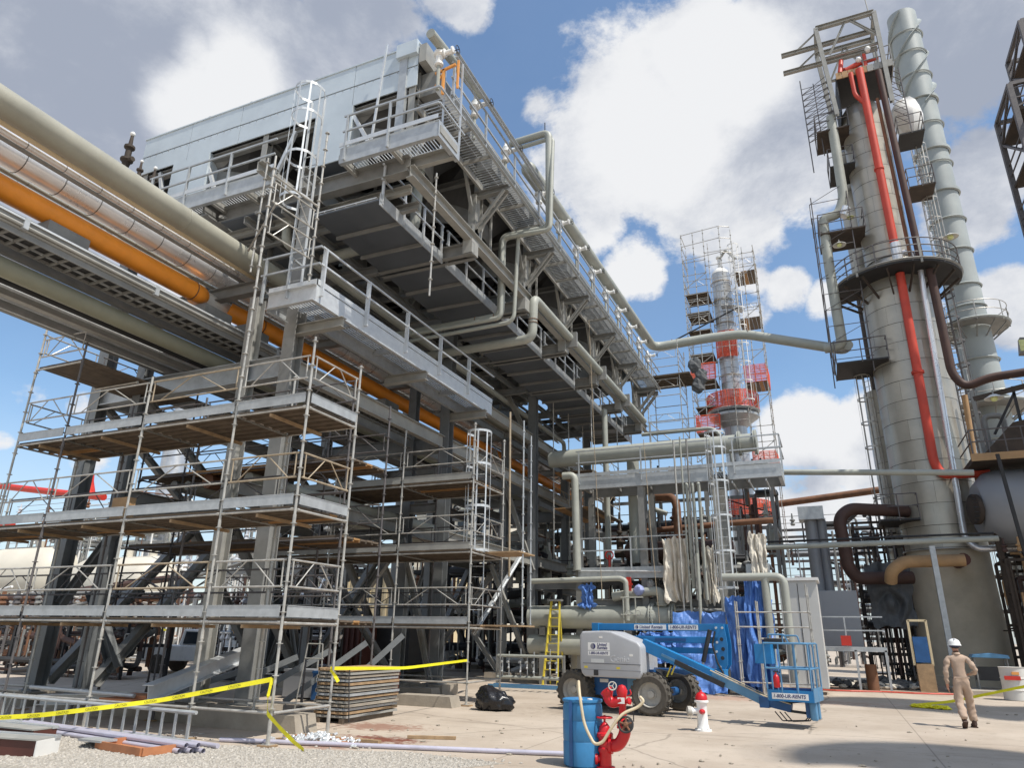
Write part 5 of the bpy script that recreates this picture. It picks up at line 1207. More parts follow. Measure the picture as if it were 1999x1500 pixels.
# ------------------------------------------------------------------ red fire main with valves
rv = lthing('fire_main', 'glossy red fire main with valves and handwheels beside the blue drum', 'fire valve', (-3.2, 10.68, 0))
MB().lathe([(.13, 0), (.13, .03), (.085, .035), (.085, .2), (.1, .22), (.1, .26), (.08, .28), (.09, .38), (.115, .41), (.115, .45), (.085, .47), (.075, .53), (.04, .58), (.015, .60), (.015, .66)], 24).build('standpipe', 'red_gloss', rv, True)
b = MB(); b.ring((0, 0, .655), .105, .013, 24, 7); 
for k in range(5): a = k*2*math.pi/5; b.tube((0, 0, .65), (.1*math.cos(a), .1*math.sin(a), .655), .008, 6)
b.lathe([(.025, .63), (.03, .67), (.012, .685)], 10); b.build('handwheel', 'red_gloss', rv, True)
MB().lathe([(.05, 0), (.055, .05), (.075, .06), (.075, .09), (.04, .1), (.03, .14)], 16, (-.06, 0, .12), (-1, -.4, 0)).build('outlet', 'red_gloss', rv, True)
MB().pipe([(0, 0, .30), (.2, -.02, .30), (.30, -.03, .46), (.31, -.03, .60)], [.075]*99 if 0 else .083, n=20, bend=.14).build('elbow', 'red_gloss', rv, True)
for p, ax in (((.09, -.01, .30), (1, 0, 0)), ((.3, -.03, .55), (0, 0, 1))): MB().lathe([(.11, -.018), (.11, .018)], 20, p, ax).build('flange', 'red_gloss', rv, True)
for s in (-1, 1): MB().tube((-.02, s*.11, .43), (.06, s*.11, .43), .012, 6).build('stay_rod', 'red_gloss', rv)
MB().lathe([(.12, .60), (.12, .63), (.055, .65), (.05, .82), (.062, .84), (.062, .88), (.05, .9), (.07, .96), (.08, 1.02), (.05, 1.08), (.0, 1.1)], 22, (.27, 0, 0)).build('upper_standpipe', 'red_gloss', rv, True)
MB().box(.22, .32, -.066, -.058, .85, .93).build('instruction_plate', 'white', rv)
MB().pipe([(.27, 0, .90), (.12, .0, .84), (.05, .0, .92), (.07, 0, 1.0)], .07, n=18, bend=.1).build('nozzle_elbow', 'red_gloss', rv, True)
MB().lathe([(.085, 0), (.09, .03), (.09, .07), (.06, .08)], 20, (.07, 0, .96), (-.5, -.2, .8)).build('nozzle', 'red_gloss', rv, True)
MB().lathe([(.03, 0), (.045, .03), (.05, .05), (.03, .06)], 12, (.34, -.02, .88), (1, -.3, .2)).build('side_outlet', 'red_gloss', rv, True)
MB().pipe([(.36, -.04, .95), (.42, -.05, .98), (.40, -.05, 1.04)], .01, n=6).build('hook', 'red_gloss', rv)
b = MB(); ax = Vector((.25, -1, .25)).normalized(); c = Vector((.16, -.1, 1.08)); b.ring(c, .055, .009, 20, 6, ax); d, s_, u_ = frame(ax)
for k in range(3): a = k*2*math.pi/3; b.tube(c, c+(s_*math.cos(a)+u_*math.sin(a))*.05, .006, 5)
b.tube(c, c-ax*.1, .012, 6); b.build('handwheel', 'rim', rv, True)
b = MB(); ax = Vector((.05, -1, .2)).normalized(); c = Vector((.36, -.19, .60)); b.ring(c, .098, .015, 26, 7, ax); d, s_, u_ = frame(ax)
b.build('handwheel_rim', 'dark', rv, True)
b = MB()
for k in range(5): a = k*2*math.pi/5+.3; b.tube(c, c+(s_*math.cos(a)+u_*math.sin(a))*.093, .014, 6)
b.lathe([(.035, -.03), (.04, .0), (.02, .03)], 12, c, ax); b.build('handwheel_spokes', 'rust_pipe', rv, True)
MB().tube(c, c-ax*.16, .02, 8).build('valve_stem', 'rust_pipe', rv, True)
MB().lathe([(.07, 0), (.08, .03), (.08, .07), (.05, .09)], 18, c-ax*.15, ax).build('valve_bonnet', 'dark', rv, True)
MB().tube((.42, .02, .9), (.42, .02, .62), .008, 5).build('chain', 'dark', rv)
for k in range(6): a = k*math.pi/3; MB().tube((.27+.1*math.cos(a), .1*math.sin(a), .58), (.27+.1*math.cos(a), .1*math.sin(a), .64), .01, 6).build('bolt', 'red_gloss', rv)
# ------------------------------------------------------------------ white hydrant
h = lthing('fire_hydrant', 'white fire hydrant with a red domed cap, standing alone on the concrete', 'fire hydrant', (-2.68, 15.74, 0))
MB().lathe([(.13, 0), (.13, .03), (.095, .04), (.09, .08), (.082, .12), (.078, .48), (.085, .5), (.11, .51), (.11, .54), (.085, .55)], 28).build('barrel', 'white_gloss', h, True)
MB().lathe([(.085, .55), (.095, .56), (.09, .62), (.06, .67), (.03, .69), (.02, .70), (.02, .73)], 24).build('cap', 'red_gloss', h, True)
MB().lathe([(.055, 0), (.055, .08), (.07, .09), (.075, .11)], 18, (-.05, -.02, .35), (-1, -.35, 0)).build('pumper_outlet', 'white_gloss', h, True)
MB().lathe([(.08, .11), (.085, .12), (.085, .17), (.03, .19)], 18, (-.05, -.02, .35), (-1, -.35, 0)).build('pumper_cap', 'rim', h, True)
MB().lathe([(.04, 0), (.045, .05), (.048, .06), (.03, .09), (.012, .12)], 16, (.015, -.06, .35), (.1, -1, 0)).build('hose_cap', 'red_gloss', h, True)
MB().pipe([(-.17, -.1, .3), (-.15, -.12, .2), (-.1, -.1, .18)], .004, n=5).build('chain', 'rim', h)
for k in range(8): a = k*math.pi/4; MB().tube((.11*math.cos(a), .11*math.sin(a), .03), (.11*math.cos(a), .11*math.sin(a), .045), .012, 6).build('bolt', 'rim', h)
h.scale = (1.28, 1.28, 1.03)
# ------------------------------------------------------------------ walking worker
def person():
    me = bpy.data.meshes.new('body'); V = []; E_ = []; RAD = []
    def v(p, r, par=None):
        V.append(p); RAD.append(r if isinstance(r, tuple) else (r, r))
        if par is not None: E_.append((par, len(V)-1))
        return len(V)-1
    pel = v((0, 0, .95), (.165, .125)); sp = v((0, .005, 1.10), (.150, .115), pel); ch = v((0, .01, 1.28), (.175, .125), sp)
    uc = v((0, .01, 1.41), (.13, .10), ch); nb = v((.005, .02, 1.49), (.066, .062), uc); nk = v((.008, .035, 1.545), (.054, .056), nb)
    hd1 = v((.012, .05, 1.61), (.074, .085), nk); hd2 = v((.014, .05, 1.685), (.078, .092), hd1); hd3 = v((.014, .045, 1.745), (.055, .065), hd2)
    def hand(wr, dirv, side, par):
        d = Vector(dirv).normalized(); w = Vector(V[wr])
        pm = v(tuple(w+d*.055), (.030, .022), wr); pe = v(tuple(w+d*.095), (.034, .020), pm)
        base = w+d*.10; lat = Vector((0, 1, 0)) if abs(d.z) > .6 else Vector((1, 0, 0)); lat = (lat-d*lat.dot(d)).normalized(); inn = d.cross(lat)*side
        for k, ln in enumerate((.062, .074, .070, .054)):
            o = lat*(.027-.018*k); a = v(tuple(base+o), .0095, pe); b_ = v(tuple(base+o+d*ln*.5+inn*.008), .0088, a); v(tuple(base+o+d*ln*.9+inn*.026), .0075, b_)
        th = w+d*.03+lat*.032; a = v(tuple(th), .012, pm); b_ = v(tuple(th+lat*.018+d*.03+inn*.01), .010, a); v(tuple(th+lat*.02+d*.055+inn*.02), .0085, b_)
    # left arm hanging, right arm bent forward
    ls = v((-.165, .0, 1.415), (.078, .075), uc); la = v((-.235, -.025, 1.27), .062, ls); le = v((-.275, -.045, 1.11), .056, la); lf = v((-.278, -.02, .98), .046, le); lw_ = v((-.272, .015, .865), .036, lf)
    hand(lw_, (.02, .15, -1), 1, None)
    rs = v((.165, .0, 1.415), (.078, .075), uc); ra = v((.245, -.05, 1.29), .062, rs); re = v((.305, -.075, 1.15), .056, ra); rf = v((.275, .03, 1.10), .047, re); rw = v((.235, .14, 1.07), .037, rf)
    hand(rw, (-.3, 1, -.05), 1, None)
    lh = v((-.088, 0, .84), (.105, .115), pel); lk0 = v((-.105, .0, .66), (.092, .10), lh); lk = v((-.115, -.02, .50), (.080, .085), lk0); lc = v((-.115, -.14, .34), (.078, .082), lk); lan = v((-.11, -.25, .19), (.074, .08), lc)
    rh = v((.088, 0, .84), (.105, .115), pel); rk0 = v((.11, .08, .66), (.092, .10), rh); rk = v((.13, .15, .50), (.082, .088), rk0); rc = v((.14, .16, .30), (.082, .088), rk); ran = v((.145, .17, .10), (.08, .086), rc)
    me.from_pydata(V, E_, []); o = bpy.data.objects.new('body', me); COL.objects.link(o)
    sk = o.modifiers.new('s', 'SKIN'); sk.use_smooth_shade = True; sk.branch_smoothing = .6
    for i, r in enumerate(RAD): me.skin_vertices[0].data[i].radius = r
    me.skin_vertices[0].data[0].use_root = True
    su = o.modifiers.new('u', 'SUBSURF'); su.levels = 2; su.render_levels = 2
    dg = bpy.context.evaluated_depsgraph_get(); m2 = bpy.data.meshes.new_from_object(o.evaluated_get(dg)); bpy.data.objects.remove(o)
    m2.name = 'body'; m2.materials.clear(); m2.materials.append(MATS['coverall']); m2.materials.append(MATS['skin'])
    hands = [Vector(V[lw_]), Vector(V[rw])]
    for vv in m2.vertices:
        p = vv.co
        if p.z < 1.5 and all((p-h_).length > .05 for h_ in hands) and not (p.z < .86 and p.x < -.2) and not (p.y > .17):
            n_ = noise.noise(Vector((p.x*9, p.y*9, p.z*16)))*.022+noise.noise(p*26)*.009; vv.co = p+vv.normal*n_
    for f in m2.polygons:
        c = f.center; sk_ = c.z > 1.505 or (c.x < -.2 and c.z < .865) or (c.y > .145 and c.z > 1.0 and c.z < 1.2 and c.x < .26 and c.x > .1)
        f.material_index = 1 if sk_ else 0; f.use_smooth = True
    return m2
pw = lthing('person', 'person in a tan coverall and white hard hat walking away', 'person', (2.36, 19.25, 0), R(6))
body = link('body', person(), pw)
b = MB(); b.lathe([(.128, .0), (.125, .012), (.120, .02), (.118, .06), (.095, .105), (.055, .132), (.0, .14)], 26, (.014, .045, 1.675)); b.box(-.008+.014, .008+.014, -.06, .14, 1.79, 1.822)
b.plate([(.014+.14*math.cos(a), .055+(.15 if math.sin(a) < 0 else .185)*math.sin(a)) for a in [2*math.pi*k/24 for k in range(24)]], 1.668, 1.680)
b.build('hard_hat', 'hat', pw, True)
MB().lathe([(.105, -.03), (.112, .0)], 22, (.014, .045, 1.668), caps=False).build('hat_suspension', 'navy', pw, True)
MB().blob((.012, .025, 1.645), .083, .08, .055, 14).build('hair', 'dark', pw, True)
for s in (-1, 1): MB().blob((.014+s*.083, .055, 1.645), .012, .022, .032, 8).build('ear', 'skin', pw, True)
MB().blob((.02, .148, 1.63), .016, .02, .022, 8).build('nose', 'skin', pw, True)
for s in (-1, 1): MB().blob((.016+s*.032, .128, 1.652), .011, .009, .007, 8).build('eye', 'navy', pw, True)
MB().box(-.01, .045, .128, .136, 1.592, 1.600).build('mouth', 'red', pw)
b = MB(); b.lathe([(.075, 1.478), (.085, 1.49), (.072, 1.53), (.064, 1.53)], 18, (.004, .015, 0), caps=False); b.build('collar', 'coverall', pw, True)
MB().box(-.15, .15, -.128, -.12, .995, 1.03).build('waistband', 'coverall', pw)
def boot(x, y, z, pitch):
    b = MB(); b.blob((0, .07, .045), .052, .085, .045, 14); b.blob((0, -.03, .055), .045, .06, .06, 14); b.lathe([(.052, .06), (.05, .15)], 14, (0, -.03, 0)); b.box(-.045, .045, -.085, .145, 0, .022)
    b.xf(Matrix.Translation((x, y, z)) @ Matrix.Rotation(pitch, 4, 'X')); return b.build('boot', 'boot', pw, True)
boot(.145, .175, .0, 0); boot(-.11, -.21, .085, R(-42))
# ------------------------------------------------------------------ piping platform in the middle
pp = thing('piping_platform', 'two-level grey piping platform with railings in the middle of the plant', 'platform', (-5, 28, 0))
PZ = 7.85
MB().channel((-9.0, 27, PZ-.25), (-3.75, 27, PZ-.25), .5, .12, side=-1).build('edge_channel', 'galv', pp)
MB().channel((-3.0, 27, PZ-.25), (-1.15, 27, PZ-.25), .5, .12, side=-1).build('edge_channel', 'galv', pp)
MB().channel((-9.0, 29, PZ-.25), (-1.15, 29, PZ-.25), .5, .12).build('edge_channel', 'steel', pp)
MB().channel((-1.15, 27, PZ-.25), (-1.15, 29, PZ-.25), .5, .12, side=-1).build('edge_channel', 'galv', pp)
for k in range(6):
    a = -9.0+k*1.308
    grating(pp, a+.05, a+1.26, 27.1, 28.9, PZ, 'galv_bright' if k > 4 else 'galv', .1, along='y')
    MB().bar((a, 27, PZ-.2), (a, 29, PZ-.2), .12, .24).build('joist', 'steel', pp)
for k in range(3): MB().bar((-2.9+.6*k, 27, PZ-.6), (-2.9+.6*k, 29, PZ-.6), .04, .08).build('under_beam', 'galv', pp)
MB().box(-9.0, -1.15, 26.93, 26.94, PZ, PZ+.14).build('toe_board', 'galv', pp)
railing(pp, [(-9.0, 26.95), (-3.6, 26.95)], PZ, 2.4, z_side=.3, toe=False); railing(pp, [(-2.9, 26.95), (-1.1, 26.95), (-1.1, 29)], PZ, 1.7, z_side=.3, toe=False)
railing(pp, [(-9.0, 29.0), (-1.1, 29.0)], PZ, 2.4, z_side=.0, toe=False)
for x in (-9.0, -3.55, -6.4):
    for y in (27.2, 29.0):
        MB().ibeam((x, y, 0), (x, y, PZ-.5), .26, .24, up=Vector((0, 1, 0))).build('column', 'steel_lit' if x == -3.55 else 'steel', pp)
LZ2 = 4.25
for a, b in ((-9.0, -4.7), (-2.7, -1.9)):
    MB().channel((a, 27, LZ2-.2), (b, 27, LZ2-.2), .42, .1, side=-1).build('edge_channel', 'galv', pp)
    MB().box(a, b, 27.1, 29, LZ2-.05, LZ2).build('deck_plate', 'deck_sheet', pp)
railing(pp, [(-9.0, 26.95), (-4.7, 26.95)], LZ2+.05, 1.9, z_side=.2, toe=False)
for y in (27.2, 29): MB().ibeam((-9, y, 2.95), (-3.6, y, 2.95), .24, .2).build('beam', 'steel', pp)
MB().ibeam((-11.3, 28.3, 3.7), (-9, 28.3, 3.7), .3, .2).build('beam', 'steel', pp)
cl2 = thing('caged_ladder', 'caged ladder climbing the front of the middle piping platform', 'ladder', (-3.3, 26.7, 1.3))
cage_ladder(cl2, -3.32, 26.75, 1.3, 7.9, 3.4, w=.42, depth=.8)
# pipes of the platform
def P(name, pts, r, m, label, bend=None, n=14, fl=(), grp=None):
    t = thing(name, label, 'pipe', pts[0], grp)
    MB().pipe(pts, r, n=n, bend=bend).build('pipe_run', m, t, True)
    for p, ax in fl:
        for d in (-.035, .035): MB().lathe([(r*1.35, -.025), (r*1.35, .025)], 24, Vector(p)+Vector(ax)*d, ax).build('flange', m, t, True)
    return t
P('platform_pipe', [(-10.5, 28.0, 8.95), (-2.0, 28.0, 8.95)], .36, 'pipe_grey', 'fat grey pipe lying along the upper piping platform', n=24, fl=(((-2.0, 28, 8.95), (1, 0, 0)), ((-2.6, 28, 8.95), (1, 0, 0))))
P('platform_pipe', [(-9.5, 26.75, 7.9), (-9.0, 26.75, 7.9), (-8.95, 26.75, 4.15)], .15, 'pipe_grey', 'vertical grey pipe with an elbow at the left end of the piping platform')
P('platform_pipe', [(-8.6, 30, 4.3), (-8.6, 30, 11.6)], .13, 'pipe_grey', 'first of the upright pipes behind the railing of the platform')
P('platform_pipe', [(-7.2, 29.3, 4.6), (-7.2, 29.3, 8.9)], .26, 'pipe_grey', 'thick upright grey pipe under the upper platform', n=20)
P('platform_pipe', [(-6.6, 29.5, 5.5), (-6.6, 29.5, 6.9), (-5.9, 29.5, 6.6)], .1, 'pipe_grey', 'thin grey pipe with a bent top above the brown vessel')
P('rusty_pipe', [(-5.5, 29.6, 5.2), (-5.5, 29.6, 7.3), (-6.6, 30.5, 7.5), (-6.8, 33, 8.0)], .17, 'rust_pipe', 'rusty brown pipe arching over under the upper platform', bend=.5)
P('rusty_pipe', [(-7.4, 30.2, 6.0), (-3.4, 30.2, 6.2), (-1.8, 30.2, 6.25)], .12, 'rust_pipe', 'rusty horizontal pipe between the two platform levels')
P('platform_pipe', [(-7.6, 33, 11.1), (-4.2, 33, 11.1), (-3.5, 33, 10.2), (-3.4, 33, 8.6)], .09, 'pipe_grey', 'slim pipe running out along the small bridge above the platform', bend=.3)
sb = thing('bridge', 'small grey bridge platform sticking out above the fat pipe', 'platform', (-6.5, 33, 10.3))
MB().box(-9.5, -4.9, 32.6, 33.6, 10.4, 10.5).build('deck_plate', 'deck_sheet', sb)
for y in (32.6, 33.6): MB().channel((-9.5, y, 10.3), (-4.9, y, 10.3), .4, .1, side=-1).build('edge_channel', 'steel', sb)
railing(sb, [(-7.2, 32.6), (-4.9, 32.6)], 10.5, 1.6, toe=False)
MB().ibeam((-4.2, 31, 7.9), (-4.2, 31, 9.9), .25, .25, up=Vector((0, 1, 0))).build('post', 'steel', sb)
for k, (x, z0, z1) in enumerate(((-4.87, 2.1, 8.9), (-4.62, 2.1, 9.0), (-4.38, 3.0, 8.9))):
    tag(MB().tube((x, 26.4, z0), (x+.0, 26.4, z1), .035, 8).build('riser_pipe', ['tube', 'pipe_grey', 'steel'][k], smooth=True), ['leftmost of three thin risers crossing both platform levels', 'middle one of three thin risers crossing both platform levels', 'darkest of three thin risers, next to the ladder cage'][k], 'pipe', 'thin risers by the ladder')
for k, x in enumerate((-4.5, -4.28, -4.06)):
    P('riser_pipe', [(x-.12, 26.9, 7.15), (x, 26.5, 7.2), (x, 26.5, 3.4-.2*k)], .062, 'pipe_grey', ['leftmost of three grey risers with hooked tops', 'middle of three grey risers with hooked tops', 'rightmost of three grey risers with hooked tops'][k], bend=.12, n=10, grp='hooked risers')
tag(MB().tube((-4.3, 26.2, .4), (-4.25, 26.2, 4.6), .06, 10).build('riser_pipe', 'pipe_grey', smooth=True), 'grey standpipe rising in front of the blue tarpaulin', 'pipe')
t = thing('brown_vessel', 'dark brown horizontal vessel on the lower platform', 'vessel', (-5.8, 29.6, 5))
MB().lathe([(.1, 0), (.3, .08), (.38, .25), (.38, 4.3), (.3, 4.45), (.1, 4.5)], 24, (-7.8, 29.6, 5.1), (1, 0, 0)).build('shell', 'brown_pipe', t, True)
for x in (-7.2, -4.4): MB().box(x-.1, x+.1, 29.3, 29.9, 4.25, 4.8).build('saddle', 'dark', t)
for x in (-6.9, -5.0): MB().lathe([(.12, 0), (.12, .3), (.2, .3), (.2, .36)], 14, (x, 29.6, 5.4)).build('nozzle', 'brown_pipe', t, True)
t = thing('control_valve', 'rusty control valves on the upper deck of the middle rack', 'valve', (-7.5, 30.5, 5.9))
for x in (-8.2, -7.7, -7.3): relief(MB(), x, 30.4, 5.3, .8).build('valve_body', 'dark_grime', t, True)
t = thing('red_valve', 'small red valve at the railing of the lower platform', 'valve', (-8.0, 28.2, 4.6))
MB().ring((-7.95, 27.8, 4.8), .16, .03, 14, 6, (0, 1, 0)).build('handwheel', 'red', t); MB().tube((-7.95, 27.8, 4.3), (-7.95, 27.8, 4.8), .05, 8).build('stem', 'red', t)
t = thing('red_valve', 'red valve hanging below the lower platform edge', 'valve', (-6.9, 26.7, 3.6))
MB().box(-6.98, -6.82, 26.6, 26.7, 3.35, 3.85).build('yoke', 'red', t); MB().box(-7.05, -6.75, 26.58, 26.62, 3.55, 3.62).build('lever', 'red', t)
# exchangers
for k, (z, x1, r, lb) in enumerate(((2.42, -5.35, .42, 'upper one of two fat grey heat exchangers behind the boom lift'), (1.42, -6.3, .36, 'lower one of two fat grey heat exchangers behind the boom lift'))):
    t = thing('heat_exchanger', lb, 'heat exchanger', (-8, 27, z), 'heat exchangers')
    MB().tube((-11.0, 27.0, z), (x1, 27.0, z), r, 32).build('shell', 'pipe_grey', t, True)
    for x in ((x1, x1-.09, x1-.75, x1-.84) if k == 0 else (x1,)): 
        MB().lathe([(r+.09, -.028), (r+.09, .028)], 40, (x, 27, z), (1, 0, 0)).build('flange', 'pipe_grey', t, True)
    q = MB()
    for x in ((x1-.045, x1-.795) if k == 0 else ()):
        for j in range(26): a = j*2*math.pi/26; q.tube((x-.09, 27+(r+.055)*math.cos(a), z+(r+.055)*math.sin(a)), (x+.09, 27+(r+.055)*math.cos(a), z+(r+.055)*math.sin(a)), .014, 5)
    if q.v: q.build('bolts', 'galv_bright', t)
    for x in (-10.4, -7.0): MB().box(x-.12, x+.12, 26.7, 27.3, 0 if k else 1.75, z-r+.05).build('saddle', 'steel', t)
P('grey_pipe', [(-7.6, 26.9, 3.15), (-6.4, 26.9, 3.35), (-5.75, 26.9, 3.35), (-5.75, 26.9, 2.8)], .17, 'pipe_grey', 'short fat pipe bend on top of the upper heat exchanger', bend=.3, n=18, fl=(((-5.75, 26.9, 2.9), (0, 0, 1)),))
P('grey_pipe', [(-10.8, 26.6, 3.75), (-7.2, 26.6, 3.8), (-7.0, 26.6, 3.7), (-7.0, 26.6, 2.3)], .1, 'pipe_grey', 'medium grey pipe running under the lower platform then turning down', n=12)
tag(MB().tube((-8.9, 26.8, 4.12), (-5.7, 26.8, 4.05), .035, 8).build('grey_pipe', 'galv_bright', smooth=True), 'thin bright pipe just below the lower platform edge', 'pipe')
t = thing('white_vessel', 'white upright vessel partly hidden behind the engine cover of the lift', 'vessel', (-8.9, 25.8, 0))
MB().lathe([(.55, 0), (.55, 1.0), (.5, 1.3), (.3, 1.95), (.2, 2.05)], 30, (-9.15, 28.1, 0)).build('shell', 'wall_pale', t, True)
t = thing('valve_stand', 'thin pipe frame with handwheels in front of the upper heat exchanger', 'valve stand', (-6.9, 26.3, 2))
for x in (-7.05, -6.6): MB().tube((x, 26.3, 1.9), (x, 26.3, 3.1), .025, 6).build('post', 'pipe_grey', t)
for z in (3.1, 2.5, 2.1): MB().tube((-7.15, 26.3, z), (-6.3, 26.3, z), .025, 6).build('bar', 'pipe_grey', t)
for x in (-6.85, -6.5): MB().ring((x, 26.2, 2.55), .1, .013, 14, 5, (.2, -1, .5)).build('handwheel', 'steel', t)
for s in (0, .35):
    MB().bar((-6.5+s, 26.2, 2.2), (-5.7+s, 26.2, 1.1), .03, .05).build('stair_rail', 'steel_lit', t)
t = thing('wrapped_valve', 'valve wrapped in pale blue plastic on the pipe bend', 'valve', (-6.6, 26.7, 3.4))
MB().blob((-6.55, 26.7, 3.38), .2, .2, .2, 12, .12, 2).build('wrap', 'blue_hose', t, True)
MB().blob((-6.15, 26.9, 3.6), .16, .16, .16, 12, .12, 5).build('body', 'steel', t, True)
# cloths and tarpaulins
def drape(name, label, x0, x1, z0, z1, y, m, folds=9, amp=.1, seed=0, edge=.1, lean=0.0, nx=46, nz=40, wr=.05):
    rr = random.Random(seed); vs = []; ph = rr.random()*9
    for j in range(nz+1):
        v = j/nz
        for i in range(nx+1):
            u = i/nx; n1 = noise.noise(Vector((u*3+seed, v*2.2, seed*1.7))); n2 = noise.fractal(Vector((u*7+seed, v*5, seed)), 1, 2, 4)
            x = x0+(x1-x0)*u+(noise.noise(Vector((v*4, seed, 3)))*edge*(1 if u > .5 else -1) if u in (0, 1) else 0)
            z = z0+(z1-z0)*v+(noise.noise(Vector((u*5, seed, 8)))*edge if j in (0, nz) else 0)
            yy = y+lean*(1-v)+amp*math.sin(u*folds*math.pi*2+ph+n1*5.5+v*1.7)*(1-.5*v)+wr*n2+(.45 if 'tarp' in name else .12)*amp*math.sin((u*1.3+v*2.1)*folds*5+n1*6)
            vs.append((x, yy, z))
    fs = [(j*(nx+1)+i, j*(nx+1)+i+1, (j+1)*(nx+1)+i+1, (j+1)*(nx+1)+i) for j in range(nz) for i in range(nx)]
    b = MB(); b.add(vs, fs); o = b.build(name, m, smooth=False)
    md = o.modifiers.new('th', 'SOLIDIFY'); md.thickness = .012
    tag(o, label, 'tarpaulin' if 'tarp' in name else 'cloth'); return o
drape('draped_cloth', 'dirty white cloth hanging in folds from the lower platform', -5.55, -4.65, 2.95, 5.2, 26.6, 'tarp_white', 3.5, .13, 1, .18)
drape('draped_cloth', 'second dirty white cloth behind the ladder, more crumpled', -4.2, -3.75, 2.9, 4.9, 27.0, 'tarp_white', 2.0, .1, 2, .2)
drape('draped_cloth', 'white cloth hanging at the right end of the lower platform', -2.5, -1.95, 3.6, 5.3, 26.9, 'tarp_white', 1.6, .1, 4, .2)
drape('blue_tarp', 'wide blue tarpaulin stretched low behind the arms of the boom lift', -5.25, -3.45, .05, 2.6, 26.3, 'tarp_blue', 1.3, .09, 5, .10, -.9, wr=.07)
drape('blue_tarp', 'tall blue tarpaulin hanging behind the ladder cage', -3.4, -2.55, .15, 3.1, 26.2, 'tarp_blue', 1.6, .12, 6, .12, -.3, wr=.06)
drape('blue_tarp', 'billowing blue tarpaulin with dark streaks at the foot of the grey U-shaped pipes', -2.75, -1.95, .3, 3.75, 26.1, 'tarp_blue', .9, .2, 7, .2, -.4, wr=.1)
drape('blue_tarp', 'blue tarpaulin filling the space between the ladder cage and the U-shaped pipes', -3.2, -1.9, .1, 3.0, 26.6, 'tarp_blue', 1.5, .16, 15, .2, -.2, wr=.12)
drape('blue_tarp', 'low crumpled piece of blue tarpaulin under the arms of the boom lift', -6.4, -5.1, .9, 1.9, 26.0, 'tarp_blue', 2.0, .1, 17, .25, -.2, wr=.15)
drape('blue_tarp', 'narrow strip of blue tarpaulin hanging over the upper heat exchanger', -8.75, -8.3, 2.75, 3.6, 26.6, 'tarp_blue', 1.2, .05, 8, .25)
t = thing('covered_box', 'dark box with a rolled rim under the white cloth', 'box', (-4.5, 27, 0))
MB().box(-5.2, -3.6, 26.7, 28.2, 0, 2.62).build('body', 'dark', t); MB().tube((-5.2, 26.65, 2.66), (-3.6, 26.65, 2.66), .07, 10).build('rim', 'steel', t, True)
t = P('u_pipe', [(-3.4, 25.9, 3.72), (-1.42, 25.9, 3.72), (-1.42, 25.9, .4)], .135, 'pipe_grey', 'thick grey pipe bending down beside the pale cabinet', bend=.3, n=18)
MB().pipe([(-1.6, 25.9, 3.72), (-2.02, 25.9, 3.72), (-2.02, 25.9, .4)], .13, n=18, bend=.28).build('pipe_run', 'pipe_grey', t, True)
t = thing('cabinet', 'tall pale grey cabinet beside the U-shaped pipes', 'cabinet', (-.8, 28, 0))
bevel_mesh(MB().box(-1.7, -.45, 27.6, 29.2, .2, 3.7), .02).build('body', 'cabinet', t); MB().box(-1.78, -.38, 27.5, 29.3, 3.7, 3.8).build('lid', 'white', t)
MB().box(-1.1, -1.08, 27.585, 27.6, .3, 3.6).build('door_gap', 'dark', t)
sc5 = thing('scaffold', 'small scaffold around the blue tarpaulin and the U-shaped pipes', 'scaffold', (-1.8, 25.3, 0), 'scaffolds')
for x in (-2.95, -2.3, -.75):
    for y in (24.9, 26.3 if x > -1 else 25.4): s_post(sc5, x, y, .04, 3.4 if x > -1 else 2.9, 'tube')
for z in (.45, 1.75, 2.1, 2.55):
    s_ledger(sc5, (-2.95, 24.9, z), (-.75, 24.9, z)) if z != 1.75 else s_ledger(sc5, (-2.3, 25.4, z), (-1.4, 25.4, z)); s_ledger(sc5, (-.75, 24.9, z), (-.75, 26.3, z))
# ------------------------------------------------------------------ slender column tower with scaffold
ct = thing('slim_tower', 'slim silver clad tower wrapped in scaffolding and orange netting', 'tower', (-4.35, 45, 0))
TX, TY = -4.35, 45.0
def cladding(par, x, y, r, z0, z1, h, ns, m, seed=0, gap=.003):
    MB().tube((x, y, z0), (x, y, z1), r-.03, 40, caps=True).build('shell', 'clad_dark', par, True)
    n = max(1, round((z1-z0)/h)); hh = (z1-z0)/n; seg = max(3, int(40/ns)); b = MB(); a = 2*math.pi/ns
    vs = []; t0 = gap/r; t1 = a-gap/r
    for zz in (0.011, hh-.011):
        for i in range(seg+1): t = t0+(t1-t0)*i/seg; vs.append((r*math.cos(t), r*math.sin(t), zz))
    b.add(vs, [(i, i+1, seg+2+i, seg+1+i) for i in range(seg)])
    o = b.build('cladding_sheet', m, par, True); rr = random.Random(seed); first = True
    for k in range(n):
        off = rr.random()*a*.25+(k % 2)*a*.5
        for q in range(ns):
            s = 1+rr.uniform(0, .004); rot = (rr.uniform(-.002, .002), rr.uniform(-.002, .002), off+q*a)
            if first: o.location = (x, y, z0); o.rotation_euler = rot; first = False; continue
            share(o, par, (x, y, z0+k*hh), rot, (s, s, 1))
cladding(ct, TX, TY, .72, 2, 14.6, 1.05, 4, 'clad_silver', 1); cladding(ct, TX, TY, .6, 15.3, 25.3, 1.0, 4, 'clad_silver', 2)
MB().lathe([(.72, 14.3), (1.0, 14.6), (1.5, 14.95), (1.5, 15.1), (.6, 15.12)], 36, (TX, TY, 0), caps=False).build('collar', 'galv', ct, True)
MB().lathe([(.6, 25.3), (.55, 25.5), (.35, 25.7), (.12, 25.85), (.1, 26.6), (.2, 26.6), (.2, 26.7)], 24, (TX, TY, 0)).build('head', 'white', ct, True)
